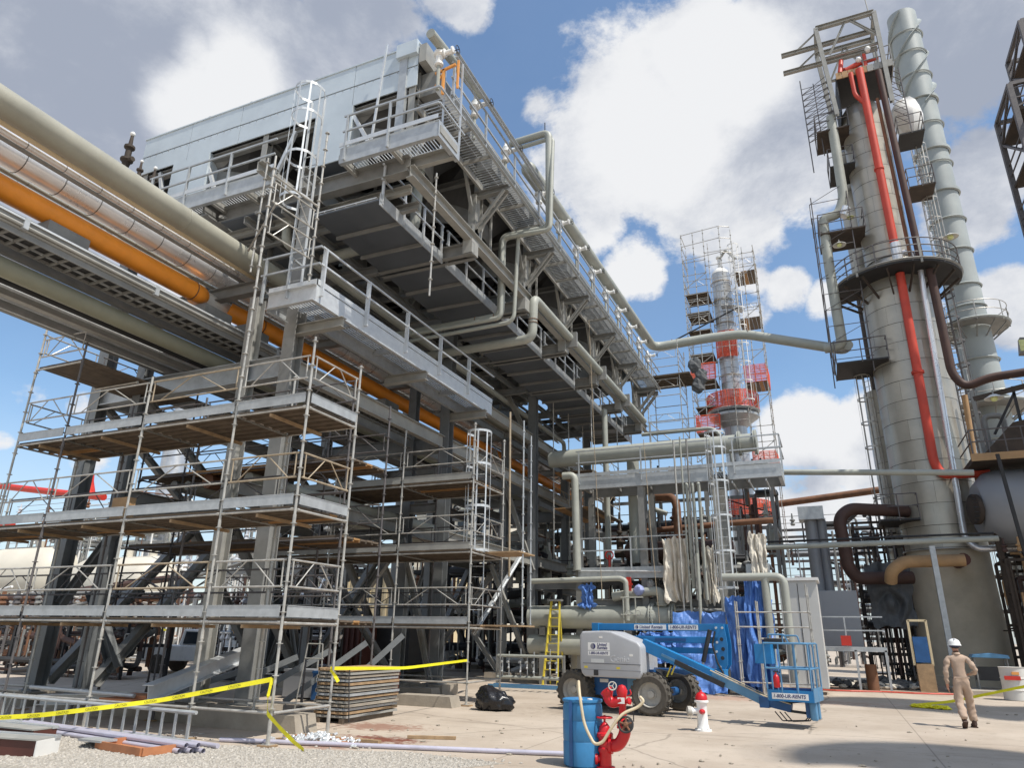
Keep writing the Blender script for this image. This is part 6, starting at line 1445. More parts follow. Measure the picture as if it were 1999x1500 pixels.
MB().pipe([(TX, TY, 26.5), (TX+.5, TY-.3, 27.0), (TX+1.1, TY-.3, 26.2)], .09, n=8).build('vent_pipe', 'steel_lit', ct, True)
cage_ladder(ct, TX+1.1, TY-1.2, 15.5, 26.5, 15.6, m='white', w=.4, top=0)
def ring_platform(par, x, y, z, r0, r1, a0, a1, m='steel_lit', rail='steel_lit', sheet=.05, rh=1.1, n=None, mid=2, rm=.022, under='deck_sheet'):
    n = n or max(6, int(abs(a1-a0)/.2)); b = MB(); vs = []
    for zz in (z-sheet, z):
        for rr in (r0, r1):
            for i in range(n+1): t = a0+(a1-a0)*i/n; vs.append((x+rr*math.cos(t), y+rr*math.sin(t), zz))
    m_ = n+1; fs = []
    for i in range(n): fs += [(i, i+1, m_+i+1, m_+i), (2*m_+i, 3*m_+i, 3*m_+i+1, 2*m_+i+1), (m_+i, m_+i+1, 3*m_+i+1, 3*m_+i), (i, 2*m_+i, 2*m_+i+1, i+1)]
    b.add(vs, fs+[(0, m_, 3*m_, 2*m_), (n, 2*m_+n, 3*m_+n, m_+n)]); b.build('platform_deck', under, par)
    arc = lambda zz, rr: [(x+rr*math.cos(a0+(a1-a0)*i/n), y+rr*math.sin(a0+(a1-a0)*i/n), zz) for i in range(n+1)]
    MB().sweep(arc(z+.05, r1+.01), .07, 4).build('kerb_ring', m, par)
    for k in range(1, mid+1): MB().sweep(arc(z+rh*k/mid, r1), rm, 6).build('ring_rail', rail, par, True)
    k = max(2, int(abs(a1-a0)*r1/1.5))
    for i in range(k+1): t = a0+(a1-a0)*i/k; MB().tube((x+r1*math.cos(t), y+r1*math.sin(t), z-.1), (x+r1*math.cos(t), y+r1*math.sin(t), z+rh), rm*1.1, 6).build('rail_post', rail, par)
    return
def netting(par, pts, z0, z1, seed=0):
    b = MB(); n = len(pts); rr = random.Random(seed)
    for k in range(15):
        zz = z0+(z1-z0)*k/14; b.sweep([(p[0], p[1], zz+.05*noise.noise(Vector((i*.7, k, seed)))) for i, p in enumerate(pts)], .022, 4)
    for i in range(0, n):
        for d in (0, .25, .5, .75):
            j = min(i+1, n-1); p = Vector((*pts[i], 0)).lerp(Vector((*pts[j], 0)), d); b.tube((p.x, p.y, z0), (p.x+rr.uniform(-.05, .05), p.y, z1), .018, 4)
    return b.build('orange_net', 'netting', par)
def arcp(r, a0, a1, n=16): return [(TX+r*math.cos(a0+(a1-a0)*i/n), TY+r*math.sin(a0+(a1-a0)*i/n)) for i in range(n+1)]
for z, r1, a0, a1, net in ((15.3, 1.55, -math.pi, 0.6, 1), (8.4, 1.6, -math.pi, .6, 1), (22.4, 1.15, -1.6, .2, 0)):
    ring_platform(ct, TX, TY, z, .8, r1, a0, a1, 'galv', 'steel_lit', under='galv')
    if net: netting(ct, arcp(r1+.03, a0, a1), z+.1, z+1.15, int(z))
drs = [(20.9, -2.3, 0), (17.4, -2.3, 1), (23.6, -2.3, 0), (13.9, -2.2, 1), (19.2, -2.3, 0), (22.2, -2.3, 0), (15.6, -2.2, 0)]
for z, xo, net in drs:   # decks on the left, each with a stair-like tilt of tubes
    x0, x1 = TX+xo, TX-.75
    s_deck(ct, x0, x1, TY-1.3, TY+.6, z, ply=0); 
    for y in (TY-1.3, TY+.6): s_ledger(ct, (x0, y, z-.06), (x1, y, z-.06))
    s_guard(ct, (x0, TY-1.3), (x1, TY-1.3), z+.5); s_guard(ct, (x0, TY-1.3), (x0, TY+.6), z+.5)
    if net: netting(ct, [(x0, TY+.6), (x0, TY-1.33), (x1, TY-1.33)], z, z+1.1, 3)
for z, net in ((21.3, 0), (16.9, 1), (24.7, 0), (11.3, 1)):
    x0, x1 = TX+1.0, TX+2.3
    s_deck(ct, x0, x1, TY-1.2, TY+.9, z, along='y', ply=.1)
    s_guard(ct, (x0, TY-1.2), (x1, TY-1.2), z+.5, 'tube'); s_guard(ct, (x1, TY-1.2), (x1, TY+.9), z+.5, 'tube_rusty')
    if net: netting(ct, [(x0, TY-1.22), (x1, TY-1.22), (x1+.03, TY+.9)], z, z+1.1, 4)
for x, y, z0, z1 in ((TX-2.3, TY-1.3, 12, 28.3), (TX-2.3, TY+.6, 12, 28.0), (TX-.8, TY-1.3, 12, 28.4), (TX+1.0, TY-1.2, 8, 28.0), (TX+2.3, TY-1.2, 6, 26.2), (TX+2.3, TY+.9, 6, 26.2), (TX-1.5, TY-1.3, 12, 28.3), (TX+.3, TY-1.6, 12, 28.2), (TX-.8, TY+.9, 12, 28.5), (TX-.2, TY+1.1, 12, 27), (TX+1.6, TY-1.2, 8, 26.5), (TX+.9, TY+1.0, 8, 27)):
    s_post(ct, x, y, z0, z1, 'tube', False)
for z in (26.2, 27.3, 28.2):
    for p, q in (((TX-2.3, TY-1.3), (TX+.3, TY-1.6)), ((TX-2.3, TY-1.3), (TX-2.3, TY+.6)), ((TX+.3, TY-1.6), (TX+1.0, TY-1.2))): s_ledger(ct, (*p, z), (*q, z))
for z in range(12, 27):
    s_ledger(ct, (TX-2.3, TY-1.3, z), (TX-.8, TY-1.3, z+ (1 if z % 3 == 0 else 0))); s_ledger(ct, (TX+1.0, TY-1.2, z), (TX+2.3, TY-1.2, z+(0 if z % 3 else 1)))
    s_ledger(ct, (TX-.8, TY-1.3, z+.5), (TX+1.0, TY-1.25, z+.5)); s_ledger(ct, (TX+2.3, TY-1.2, z+.5), (TX+2.3, TY+.9, z+.5)); s_ledger(ct, (TX-2.3, TY-1.3, z+.4), (TX-2.3, TY+.6, z+.4))
for z in (16.2, 17.8, 19.4, 21.5, 23.2, 24.6): MB().ring((TX, TY, z), .68, .03, 26, 5).build('hoop', 'tube_rusty', ct)
netting(ct, arcp(.86, -2.4, -.7, 8), 19.0, 20.8, 9)
MB().tube((TX-3.2, TY-1.5, 20.3), (TX+1.2, TY-1.6, 22.0), .05, 6).build('davit', 'dark', ct)
# ------------------------------------------------------------------ main clad tower on the right
AX, AY = 4.95, 37.6
mt = thing('clad_tower', 'tall beige clad process tower with a round platform halfway up', 'tower', (AX, AY, 0))
cladding(mt, AX, AY, 1.68, 5.6, 18.3, 1.0, 7, 'clad', 3); cladding(mt, AX-.1, AY-.1, 1.12, 20.2, 29.4, .92, 5, 'clad', 4)
MB().lathe([(1.12, 29.4), (1.05, 29.9), (.8, 30.3), (.4, 30.5), (0, 30.55)], 32, (AX-.1, AY-.1, 0)).build('head', 'clad', mt, True)
MB().lathe([(1.68, 18.3), (1.6, 18.8), (1.2, 20.0), (1.13, 20.25)], 40, (AX-.05, AY-.05, 0)).build('cone', 'clad', mt, True)
MB().lathe([(1.66, 5.58), (1.66, 4.9), (1.75, 1.2), (1.75, .4), (2.0, .38), (2.0, 0)], 40, (AX, AY, 0)).build('skirt', 'skirt', mt, True)
MB().ring((AX, AY, 5.55), 1.72, .04, 40, 6).build('skirt_ring', 'clad', mt, True)
ring_platform(mt, AX, AY, 19.0, 1.5, 2.95, -math.pi*1.12, .22, 'steel', 'tube_dark', .12, 1.15, 26, 3, .03, 'dark')
for k in range(10): t = -math.pi*1.1+k*.42; MB().bar((AX+1.65*math.cos(t), AY+1.65*math.sin(t), 17.9), (AX+2.8*math.cos(t), AY+2.8*math.sin(t), 18.8), .07, .12).build('knee_brace', 'dark_grime', mt)
for t, z0 in ((-2.25, 18.9), (-1.25, 18.9)): MB().bar((AX+2.96*math.cos(t), AY+2.96*math.sin(t), z0-.1), (AX+2.96*math.cos(t), AY+2.96*math.sin(t), z0+1.2), .1, .08).build('rail_post', 'steel_lit', mt)
def lampshade(par, x, y, z, s=.28, m='white'):
    MB().lathe([(s*.15, .5*s), (s*.35, .45*s), (s, .05*s), (s, 0)], 16, (x, y, z), caps=False).build('lamp_shade', m, par, True)
    MB().blob((x, y, z), s*.4, s*.4, s*.35, 10).build('lamp_glass', 'lamp_yellow', par, True); MB().tube((x, y, z+.4*s), (x, y, z+s), .03, 6).build('lamp_stem', 'steel', par)
lampshade(mt, AX+2.5, AY-1.7, 20.4, .36); lampshade(mt, 2.55, 35.6, 20.9, .32); lampshade(mt, 3.3, 36.0, 22.6, .2, 'lamp_yellow')
# head frame and its platform
MB().box(3.75, 6.6, 35.9, 38.6, 31.45, 31.62).build('top_deck', 'dark', mt)
for y in (35.85,):
    n = 9
    for k in range(n): a = 3.75+2.85*k/n; MB().box(a+.01, a+2.85/n-.01, y-.03, y+.03, 31.4, 31.82).build('deck_panel', 'rust_tan' if k < 5 else 'steel_lit', mt)
MB().box(6.58, 6.64, 35.9, 38.6, 31.4, 31.8).build('deck_panel', 'steel_lit', mt)
MB().box(3.72, 3.78, 35.9, 38.6, 29.2, 31.5).build('side_sheet', 'dark', mt)
def gb(p, q, w=.16, m='steel_lit'): MB().ibeam(p, q, w, w).build('gantry_beam', m, mt)
x0, x1, ya, yb, zt = 3.15, 6.2, 35.8, 37.9, 35.3
for x in (x0, x1):
    for y in (ya, yb): gb((x if x == x1 else x+(.35), y, 29.0), (x if x == x1 else x, y, zt), .22)
for y in (ya, yb): gb((x0, y, zt), (x1, y, zt), .24)
for x in (x0, x1): gb((x, ya, zt), (x, yb, zt), .2)
for y, z in ((36.1, 34.3), (36.9, 33.7)):
    gb((1.15, y, z), (x1, y, z), .22); gb((1.9, y, z), (x0, y, z+1.0), .08)
gb((x0+.5, ya, 33.2), ((x0+x1)/2, ya, zt-.1), .11); gb(((x0+x1)/2+.3, ya, zt-.1), (x1, ya, 33.6), .13); gb((x0, ya, 33.0), (x1, ya, 33.1), .12); gb((x1, yb, 33.0), (x0, yb, 33.1), .12)
gb((x0, yb, 32), ((x0+x1)/2, yb, zt), .1); gb((x1, yb, 32), ((x0+x1)/2, yb, zt), .1)
for z in (32.2, 32.8): MB().tube((5.2, 35.85, z), (6.6, 35.85, z), .03, 6).build('hand_rail', 'steel', mt); MB().tube((6.6, 35.85, z), (6.6, 38.4, z), .03, 6).build('hand_rail', 'steel', mt)
for x in (5.2, 5.9, 6.6): MB().tube((x, 35.85, 31.7), (x, 35.85, 32.85), .03, 6).build('rail_post', 'steel', mt)
MB().tube((6.0, 36, 35), (5.9, 36, 37.5), .03, 5).build('lightning_rod', 'steel', mt)
b = MB(); b.tube((4.0, 35.9, 31.8), (4.2, 36.2, 32.9), .13, 10); b.tube((4.3, 36, 31.95), (5.1, 36, 32.25), .16, 12); b.tube((5.3, 36, 31.7), (5.3, 36, 32.7), .14, 12); b.tube((5.3, 36, 32.2), (6.0, 36.3, 32.5), .1, 10); b.tube((4.1, 36.1, 32.2), (4.6, 36.1, 32.1), .1, 8)
b.build('top_piping', 'pipe_red', mt, True)
b = MB(); b.blob((5.0, 35.8, 32.3), .16, .16, .16, 10); b.blob((5.55, 35.85, 32.9), .16, .16, .2, 10); b.build('wrapped_valve', 'white', mt, True)
# side platforms
def side_deck(x0, x1, y0, y1, z, m='plank', scaf=False, hh=1.1):
    MB().box(x0, x1, y0, y1, z-.08, z).build('side_deck', m, mt)
    for zz in (hh*.5, hh):
        for p, q in (((x0, y0), (x1, y0)), ((x0, y0), (x0, y1)), ((x1, y0), (x1, y1))): MB().tube((*p, z+zz), (*q, z+zz), .025, 6).build('hand_rail', 'tube_dark', mt)
    for p in ((x0, y0), (x1, y0), (x0, y1), ((x0+x1)/2, y0)): MB().tube((*p, z-.1), (*p, z+hh), .025, 6).build('rail_post', 'tube_dark', mt)
side_deck(2.35, 4.0, 35.9, 38, 28.3, 'dark_grime'); side_deck(2.75, 4.0, 36.2, 38.2, 26.1, 'dark'); side_deck(6.3, 7.5, 36.4, 38, 27.3, 'dark'); side_deck(6.3, 7.5, 36.6, 38.2, 24.1, 'dark_grime')
side_deck(1.75, 3.9, 35.8, 38, 21.9, 'dark_grime'); side_deck(1.6, 3.9, 35.8, 38.4, 14.6, 'dark'); side_deck(2.4, 4, 35.8, 38.2, 6.9, 'dark')
# lattice scaffold at the upper left
b = MB()
for k in range(9):
    z = 28.2+.42*k
    b.tube((1.95, 36.6, z), (3.4, 36.2, z+.25), .022, 5)
    b.tube((1.95, 36.6, z), (3.4, 36.2, z+.65), .018, 5); b.tube((1.95, 36.6, z+.4), (3.4, 36.2, z+.1), .018, 5)
    b.tube((6.35, 36.6, z), (7.0, 36.9, z+.3), .02, 5); b.tube((6.35, 36.6, z+.4), (7.0, 36.9, z), .02, 5)
b.tube((1.95, 36.6, 26.2), (1.95, 36.6, 32.6), .03, 6); b.tube((3.4, 36.2, 26), (3.4, 36.2, 32.4), .03, 6); b.tube((7.0, 36.9, 27.4), (7.0, 36.9, 32), .03, 6); b.tube((2.6, 36.4, 27), (2.6, 36.4, 32), .025, 6)
b.build('lattice_scaffold', 'tube_dark', mt)
b = MB()
for x, y in ((1.45, 35.9), (3.2, 35.9), (1.45, 38)):
    b.tube((x, y, 14.0), (x+.1, y, 24.2), .028, 6)
for z in [14.8+.9*k for k in range(11)]:
    b.tube((1.45, 35.9, z), (3.3, 35.9, z), .02, 5); b.tube((1.45, 35.9, z), (1.5, 38, z), .02, 5)
    if int(z) % 2: b.tube((1.45, 35.9, z), (3.3, 35.9, z+.9), .016, 5)
b.build('lattice_scaffold', 'tube_dark', mt)
MB().blob((7.2, 38.3, 29.6), .75, .7, 1.25, 14, .12, 3).build('wrapped_nozzle', 'white', mt, True)
cage_ladder(mt, 7.25, 38.4, 19.3, 27.2, 20.2, face=(.3, -.95), m='tube', w=.45, top=.2); cage_ladder(mt, 7.0, 38.4, 6, 18.6, 7, face=(.5, -.85), m='tube_dark', w=.45, top=.2)
cage_ladder(mt, 3.0, 38.3, 6.5, 14.5, 7, face=(-.7, -.7), m='tube', w=.4, top=.2)
# companion column on the left side of the tower
cc = thing('companion_column', 'narrower clad column standing close behind the main tower', 'column', (3.9, 39.3, 0))
cladding(cc, 3.75, 39.4, .95, 5.0, 13.9, 1.3, 5, 'clad', 6); cladding(cc, 4.0, 39.2, .8, 20.5, 28.4, 1.3, 5, 'clad', 7)
MB().tube((3.75, 39.4, 0), (3.75, 39.4, 5.0), .9, 24).build('skirt', 'dark_grime', cc, True); MB().tube((3.9, 39.3, 13.9), (3.9, 39.3, 20.6), .7, 24).build('neck', 'dark_grime', cc, True)
MB().lathe([(.8, 28.4), (.6, 28.9), (.2, 29.1)], 24, (4.0, 39.2, 0)).build('head', 'clad', cc, True)
t = P('vapour_pipe', [(3.2, 36.1, 29.2), (3.15, 36.1, 23.9), (2.75, 36.1, 22.95), (2.0, 36.1, 22.95), (1.95, 36.1, 20.0), (2.0, 36.2, 15.6), (1.2, 36.4, 15.65)], .25, 'pipe_grey', 'big grey-green pipe running down the left side of the clad tower', bend=.45, n=20)
MB().lathe([(.27, 0), (.27, .5)], 18, (3.15, 36.1, 23.3), (-.4, 0, -1)).build('bright_elbow', 'silver', t, True)
t = P('red_pipe', [(4.95, 35.75, 31.6), (4.97, 35.75, 29.0), (5.02, 35.8, 20.5)], .2, 'pipe_red', 'long red pipe down the face of the tower above the round platform', n=18)
MB().pipe([(4.5, 35.75, 31.5), (4.52, 35.75, 30.0), (4.95, 35.75, 29.2)], .12, n=14, bend=.2).build('branch', 'pipe_red', t, True)
MB().lathe([(.24, 19.1), (.24, 20.55)], 20, (5.05, 35.8, 0)).build('bright_sleeve', 'silver', t, True); MB().lathe([(.24, -.05), (.24, .05)], 20, (4.98, 35.77, 25.0)).build('coupling', 'pipe_red', t, True)
P('red_pipe', [(5.0, 35.7, 18.8), (4.93, 35.7, 12), (4.9, 35.7, 9.3), (5.1, 35.7, 8.72), (6.9, 35.6, 8.66)], .2, 'pipe_red', 'red pipe below the round platform, turning right at its foot', bend=.5, n=18, fl=(((4.95, 35.7, 13.6), (0, 0, 1)),))
P('brown_pipe', [(5.85, 35.8, 31.2), (5.92, 35.8, 25), (6.0, 35.8, 19.2)], .17, 'brown_pipe', 'dark brown pipe down the tower beside the red one, upper part')
P('brown_pipe', [(6.3, 35.8, 18.8), (6.3, 35.8, 13.4), (6.7, 35.8, 12.65), (7.7, 35.6, 12.95), (9.6, 35.3, 12.95)], .19, 'brown_pipe', 'dark brown pipe below the round platform sweeping out to the right', bend=.4)
P('thin_riser', [(5.55, 35.9, 29.5), (5.62, 35.9, 19.2)], .085, 'rust_pipe', 'thin weathered pipe between the red and brown pipes')
P('silver_pipe', [(5.9, 35.75, 18.8), (5.5, 35.7, 6.0), (5.8, 35.6, 5.45), (9.5, 35.2, 5.4)], .13, 'silver', 'shiny silver pipe running down the lower tower and off to the right', bend=.3)
P('silver_pipe', [(5.75, 36.1, 19.1), (5.75, 36.1, 20.0), (5.4, 36.1, 20.1), (5.3, 36.1, 20.0)], .17, 'silver', 'short shiny elbow standing on the round platform', bend=.25)
P('tan_pipe', [(6.75, 36.5, 12.5), (6.45, 36.5, 6.0)], .12, 'rust_tan', 'narrow tan pipe right of the silver one on the lower tower')
P('tan_pipe', [(5.15, 34.6, 4.95), (5.1, 35.95, 4.95)], .26, 'container', 'short dark red nozzle low on the tower skirt')
P('tan_pipe', [(5.15, 34.4, 4.9), (2.9, 34.3, 4.88), (2.4, 34.3, 4.5), (2.35, 34.6, 4.1)], .25, 'rust_tan', 'rusty tan pipe across the foot of the tower, ending in an elbow', bend=.4, n=20)
P('grey_run', [(-1.3, 33, 8.75), (5.85, 33, 8.2+.0)], .125, 'pipe_grey', 'long slim grey pipe from the piping platform to the right-hand tank')
t = P('twin_pipes', [(-2.6, 33.5, 5.55), (6.3, 33.5, 5.62)], .115, 'pipe_grey', 'pair of long grey pipes crossing in front of the tower skirt')
MB().tube((-2.6, 33.6, 5.8), (6.2, 33.6, 5.85), .045, 8).build('pipe_run', 'dark', t, True)
tag(MB().box(3.86, 4.06, 33.4, 33.6, 0, 5.4).build('steel_post', 'galv'), 'grey steel post holding up the pair of long pipes', 'post')
P('loop_pipe', [(3.6, 36.5, 7.3), (1.2, 35.2, 7.35), (.7, 35.0, 6.9), (.8, 35.0, 4.75), (1.1, 35.2, 4.3), (3.3, 36, 4.35)], .27, 'brown_pipe', 'large dark brown pipe loop beside the foot of the tower', bend=.55, n=20)
P('rusty_pipe', [(-4.5, 45, 9.2), (3.4, 45, 9.9)], .2, 'rust_pipe', 'long rusty pipe leading right behind the silver tower')
t = P('grey_duct', [(-.5, 36, 2.9), (-.5, 36, 7.0)], .28, 'box_grey', 'upright twin grey duct with a square cap behind the pale cabinet')
MB().tube((-.05, 36, 2.9), (-.05, 36, 7.0), .2, 16).build('duct', 'box_grey', t, True); MB().box(-1.0, .1, 35.5, 36.5, 7.0, 7.6).build('cap', 'galv', t)
t = thing('transformer_box', 'slate grey equipment box behind the boom lift basket', 'box', (.2, 34, 0))
bevel_mesh(MB().box(-.75, .95, 33.6, 35, 1.3, 3.7), .02).build('body', 'box_grey', t)
for x in (-.7, .9): MB().box(x-.05, x+.05, 33.7, 33.8, 0, 1.3).build('leg', 'steel', t)
t = thing('small_platform', 'low grey platform with railings and a red box behind the lift basket', 'platform', (.5, 31, 0))
MB().box(-1.0, 1.6, 30.6, 32.2, 1.35, 1.5).build('deck', 'galv', t)
for x in (.55, 1.55): MB().box(x-.04, x+.04, 30.6, 30.68, 0, 1.4).build('leg', 'galv', t)
railing(t, [(-1.0, 30.6), (1.6, 30.6)], 1.5, 1.3, toe=False)
MB().box(.1, .45, 30.5, 30.6, 1.55, 1.9).build('red_box', 'red', t)
MB().lathe([(.2, 0), (.2, .9)], 16, (1.0, 31.4, .0)).build('red_drum', 'rust_pipe', t, True)
# ------------------------------------------------------------------ chimney
ch_ = thing('chimney', 'tall pale grey-green steel chimney with ring stiffeners and spiral fins at the top', 'chimney', (9.55, 46, 0))
MB().lathe([(1.12, 2), (1.02, 12), (.95, 20), (.92, 30), (.92, 43.6)], 48, (9.55, 46, 0)).build('shaft', 'stack', ch_, True)
MB().lathe([(.91, 43.55), (.8, 43.5), (.8, 42)], 40, (9.55, 46, 0), caps=False).build('mouth', 'dark', ch_, True)
zz = 13.2; k = 0
for z in (12.4, 14.9, 17.2, 20.6, 22.0, 24.4, 26.6, 28.7, 30.8, 31.9, 33.9, 36.0, 38.0, 39.9, 41.6):
    r = .95 if z > 20 else 1.0
    MB().ring((9.55, 46, z), r+.05, .06, 44, 4).build('stiffener_ring', 'stack', ch_, True)
    if z in (28.7, 36.0, 31.9): MB().lathe([(r+.02, -.14), (r+.12, -.1), (r+.12, .1), (r+.02, .14)], 44, (9.55, 46, z), caps=False).build('joint_flange', 'stack', ch_, True)
for s in range(3):
    pts = []; n = 44
    vs = []
    for i in range(n+1):
        t = s*2*math.pi/3+.6+i/n*2*math.pi*.95; z = 35.4+8.0*i/n
        for rr in (.9, 1.14): vs.append((9.55+rr*math.cos(t), 46+rr*math.sin(t), z))
    o = MB().add(vs, [(2*i, 2*i+1, 2*i+3, 2*i+2) for i in range(n)]).build('spiral_fin', 'stack', ch_); md = o.modifiers.new('s', 'SOLIDIFY'); md.thickness = .03
for z, r1 in ((19.3, 1.95), (14.3, 2.1)):
    ring_platform(ch_, 9.55, 46, z, 1.0, r1, 0, 2*math.pi, 'stack', 'tube', .06, 1.1, 30, 2, .025, 'steel')
    for q in range(12): t = q*math.pi/6; MB().bar((9.55+1.0*math.cos(t), 46+1.0*math.sin(t), z-.8), (9.55+(r1-.1)*math.cos(t), 46+(r1-.1)*math.sin(t), z-.1), .05, .06).build('knee_brace', 'steel', ch_)
cage_ladder(ch_, 8.6, 45.2, 3, 18.9, 4, face=(-.7, -.7), m='tube', w=.4, top=.3)
# ------------------------------------------------------------------ dark steel tower at the right edge
dt = thing('dark_steel_tower', 'black lattice steel stair tower cut off by the right edge', 'tower', (10.6, 31, 0))
def db(p, q, w=.14): MB().bar(p, q, w, w).build('member', 'tube_dark', dt)
tiers = ((9.5, 12.3, 30, 32.6, 0, 24.0), (10.7, 13.4, 30.6, 33.2, 20, 27.6))
for x0, x1, y0, y1, z0, z1 in tiers:
    for x in (x0, x1):
        for y in (y0, y1): db((x, y, z0), (x, y, z1), .2)
    z = max(z0, 3.0); k = 0
    while z < z1:
        MB().box(x0, x1, y0, y1, z-.12, z).build('landing', 'dark_grime', dt)
        for p, q in (((x0, y0), (x1, y0)), ((x0, y0), (x0, y1))):
            db((*p, z+1.0), (*q, z+1.0), .05); db((*p, z+.5), (*q, z+.5), .05)
        zn = min(z+2.2, z1)
        if zn > z+.5:
            db((x0, y0, z), (x1, y0, zn), .08); db((x0, y0, zn) if k % 2 else (x0, y1, zn), (x0, y1, z) if k % 2 else (x0, y0, z), .1)
            for q in range(9): MB().box(x0+.5+.25*q, x0+.75+.25*q, y0+.6, y0+1.4, z+(zn-z)*q/9, z+(zn-z)*q/9+.04).build('stair_tread', 'tube_dark', dt)
            MB().tube((x0+1, y0+2, z), (x0+1, y0+2, zn), .16, 8).build('riser', 'dark_grime', dt)
        z += 2.2; k += 1
    for p, q in (((x0, y0), (x1, y0)), ((x0, y0), (x0, y1)), ((x0, y1), (x1, y1)), ((x1, y0), (x1, y1))): db((*p, z1), (*q, z1), .16)
lampshade(dt, 9.9, 29.9, 22.2, .2)
# ------------------------------------------------------------------ tank and equipment at the right edge
rt = thing('dark_tank', 'large weathered grey vessel with a bolted flange at the right edge', 'tank', (8, 34, 7))
MB().lathe([(1.0, -.3), (1.45, .1), (1.6, .6), (1.6, 6), (1.4, 6.4)], 40, (6.3, 34.8, 7.0), (1, .1, 0)).build('shell', 'box_grey', rt, True)
MB().lathe([(.45, 0), (.45, .5), (.62, .5), (.62, .66), (.4, .68)], 26, (6.4, 34.3, 6.9), (-1, -.25, 0)).build('manway', 'dark_grime', rt, True)
q = MB()
for k in range(18): a = k*2*math.pi/18; q.tube((5.7+.0, 34.12+.55*math.cos(a), 6.9+.55*math.sin(a)), (5.98, 34.2+.55*math.cos(a), 6.9+.55*math.sin(a)), .025, 5)
q.build('bolts', 'dark', rt)
MB().box(6.0, 10, 33.2, 36.5, 8.75, 8.95).build('deck', 'dark_grime', rt); MB().box(5.9, 10, 33.15, 33.2, 8.7, 9.0).build('kick_plate', 'rust_tan', rt)
MB().add([(6.2, 33.2, 8.8), (7.6, 33.2, 10.2), (10, 33.2, 10.6), (10, 33.2, 8.8)], [(0, 1, 2, 3)]).build('side_sheet', 'dark_grime', rt)
for z in (9.5, 10.0): MB().tube((6.0, 33.2, z), (9.5, 33.2, z), .03, 6).build('hand_rail', 'tube_dark', rt); MB().tube((6.0, 33.2, z), (6.0, 36, z), .03, 6).build('hand_rail', 'tube_dark', rt)
for k in range(6): MB().tube((6.0+.6*k, 33.2, 8.9), (6.0+.6*k, 33.2, 10.0), .03, 6).build('rail_post', 'tube_dark', rt)
MB().bar((6.6, 34.2, 8.9), (6.6, 34.2, 12.0), .14, .14).build('post', 'steel', rt); MB().bar((8.1, 34.2, 8.9), (8.1, 34.2, 12.0), .1, .1).build('post', 'dark', rt); MB().bar((6.6, 34.2, 11.6), (9.8, 34.2, 12.2), .16, .2).build('rafter', 'dark_grime', rt)
MB().bar((7.1, 34.2, 10), (8.1, 34.2, 11.7), .1, .1).build('strut', 'dark', rt)
MB().pipe([(6.9, 34.6, 8.9), (6.9, 34.6, 10.9), (7.6, 34.6, 10.9), (7.6, 34.6, 9)], .12, n=12).build('loop', 'steel', rt, True)
for z in (9.3, 9.8): MB().tube((6.8, 34.8, z), (9.8, 34.8, z+.1), .09, 10).build('pipe_run', 'silver', rt, True)
lampshade(rt, 7.1, 33.0, 11.2, .36); 
for x in (6.4, 8.4): MB().bar((x, 34.2, 0), (x, 34.2, 5.9), .2, .2).build('leg', 'dark_grime', rt)
MB().bar((6.7, 32.6, 8.8), (7.1, 32.6, 0), .12, .12).build('leg', 'dark', rt)
fl = thing('floodlight', 'rectangular floodlight at the right edge against the sky', 'light', (8.7, 34, 13.6)); MB().bar((8.75, 34, 13.3), (8.85, 34, 14.0), .35, .4).build('housing', 'steel', fl); MB().box(8.6, 8.9, 33.78, 33.8, 13.4, 13.9).build('lens', 'lamp_yellow', fl)
